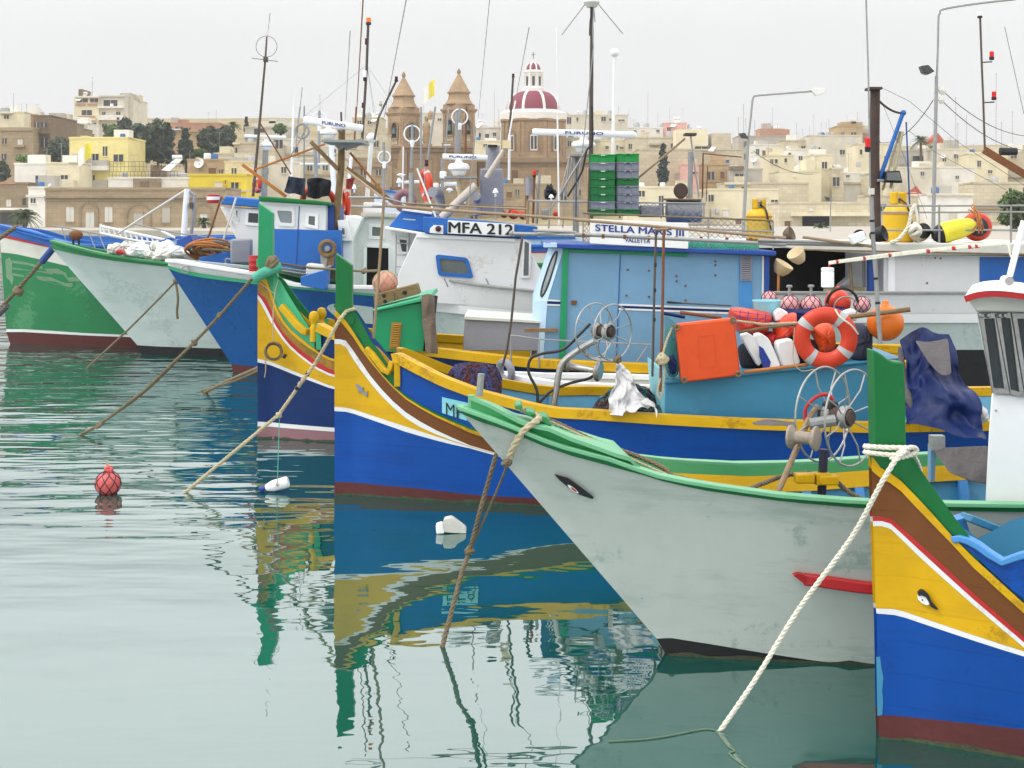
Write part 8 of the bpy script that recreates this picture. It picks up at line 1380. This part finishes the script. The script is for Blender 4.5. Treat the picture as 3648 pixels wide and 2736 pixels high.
h=Hull('A',1200,1640,0,8,3,.8,1.1,1.6,d0=0,t=.03,stem=[('A',1260,1900),('A',1215,1640),('A',1200,1605)],Y=25.8); t=thing('fishing_boat','pale blue boat wedged behind the white sacks','boat',(h.X0,h.Y0,0)); lt=h.line('A',[(1202,1610),(1350,1570),(1490,1530)]); lt.append((8,lt[-1][1])); h.band([(0,-.2),(8,-.2)],lt,'topside','skylight',t,sub=3); h.rail(lt,.08,.05,'gunwale','cabinblue',t); h.deck(lt,'deck','lightblue',t,.1,7.9,dz=-.1); h.transom(lt[-1][1],'transom','skylight',t); slab('A',[(1490,1530),(1610,1515),(1625,1640),(1480,1640)],25.9,.8,'deck_locker','trimblue',t)
tb('A',[(1360,1475),(1500,1545),(1620,1575),(1640,1640)],25.2,.04,'deck_rail','plastic',t)
# far trawler, mostly hidden behind the numbered one
Y=27.0; h=Hull('T',900,1640,0,14,4,1.0,1.5,1.8,d0=0,t=.03,Y=Y); t=thing('trawler','distant trawler mostly hidden, with white loop aerials and pale masts','trawler',(h.X0,h.Y0,0)); zt=2.0
h.band([(0,-.3),(14,-.3)],[(0,zt),(14,zt-.3)],'hull','white',t); h.deck([(0,zt),(14,zt-.3)],'deck','greypaint',t,.1,13.9,dz=-.05); h.transom(zt-.3,'transom','white',t)
slab('T',[(1050,930),(1330,950),(1330,1200),(1060,1200)],Y,1.8,'wheelhouse','white',t,bev=.02); slab('T',[(1080,925),(1335,955),(1335,975),(1085,950)],Y-.1,2,'wheelhouse_roof','cabinblue',t); window('T',[(1120,1000),(1220,1010),(1215,1080),(1120,1075)],Y,t,'clean','glass',.05,.02,.1)
for x,y,r_,yb in((1165,570,68,920),(1480,305,92,690),(2015,115,88,500),(435,140,78,700)): MB().torus(P('T',x,y,Y+.3),ms('T',r_,Y),.014,(0,1,0),30,6).build('loop_aerial','plastic',t); MB().lathe(P('T',x,y+r_,Y+.3),[(.03,-.1),(.04,0),(.02,.06)],8).build('aerial_base','plastic',t); tb('T',[(x,y-r_*1.2),(x,y+r_),(x-8,yb)],Y+.3,.05,'aerial_pole','galv',t)
for a,b_,r_,m_ in(((1580,0),(1580,700),.035,'galv'),((1740,0),(1650,620),.04,'galv'),((1890,0),(1850,560),.03,'galv'),((1980,60),(1975,520),.06,'galv'),((2090,0),(2080,520),.04,'rusty'),((145,0),(115,930),.045,'plastic'),((220,0),(175,330),.03,'galv'),((265,0),(262,900),.03,'galv'),((570,420),(600,980),.1,'plastic'),((385,450),(400,800),.07,'galv'),((800,520),(760,920),.06,'plastic'),((850,0),(830,380),.03,'rusty'),((1160,400),(1160,920),.05,'galv'),((1380,450),(1370,1130),.025,'plastic'),((680,60),(690,380),.04,'darkpole'),((1820,590),(1820,1000),.05,'galv'),((1910,600),(1905,900),.03,'galv')): tb('T',[a,b_],Y+random.uniform(-.5,1.5),r_,'pale_mast',m_,t,6)
for x,y,w_,h_ in((1335,850,66,100),(828,920,50,95),(1900,940,80,50),(1990,920,40,70)): gpsmush('T',x,y,w_,h_,Y,t)
for x0,y0,x1,y1,hh in((1390,850,1560,845,34),(1830,870,2015,868,42),(1835,432,1915,430,12),(215,645,530,648,24)): radar('T',x0,y0,x1,y1,hh,Y,None,t)
slab('T',rrect([(1790,728),(1860,728),(1855,810),(1788,808)],.15),Y-.2,.3,'antenna_box','plastic',t,bev=.02); gpsmush('T',1355,770,100,40,Y,t)
tb('T',[(785,1020),(1000,1022),(1300,1035)],Y-1,.04,'deck_rail','galv',t); tb('T',[(790,1120),(1150,1125)],Y-1,.04,'deck_rail','galv',t)
MB().prism([P('I',x,y,17.9) for x,y in((600,665),(690,590),(720,562),(815,555),(815,672))],(0,.25,0)).build('white_slab','clean',RTT,bev=.02)  # thin slab built as a van, hung in the shelter; no known hatch
# ================================================================ thin sea haze
hz=bpy.data.materials.new('haze'); hz.use_nodes=True; hn=hz.node_tree; hn.nodes.remove(hn.nodes['Principled BSDF'])
pv=hn.nodes.new('ShaderNodeVolumePrincipled'); pv.inputs['Color'].default_value=(.9,.92,.95,1); pv.inputs['Density'].default_value=.0004; pv.inputs['Anisotropy'].default_value=.3
hn.links.new(pv.outputs[0],hn.nodes['Material Output'].inputs['Volume'])
me=bpy.data.meshes.new('haze'); o=MB().span((-1000,-70,-3.0),(1000,1250,60)).build('haze',hz); o['kind']='stuff'
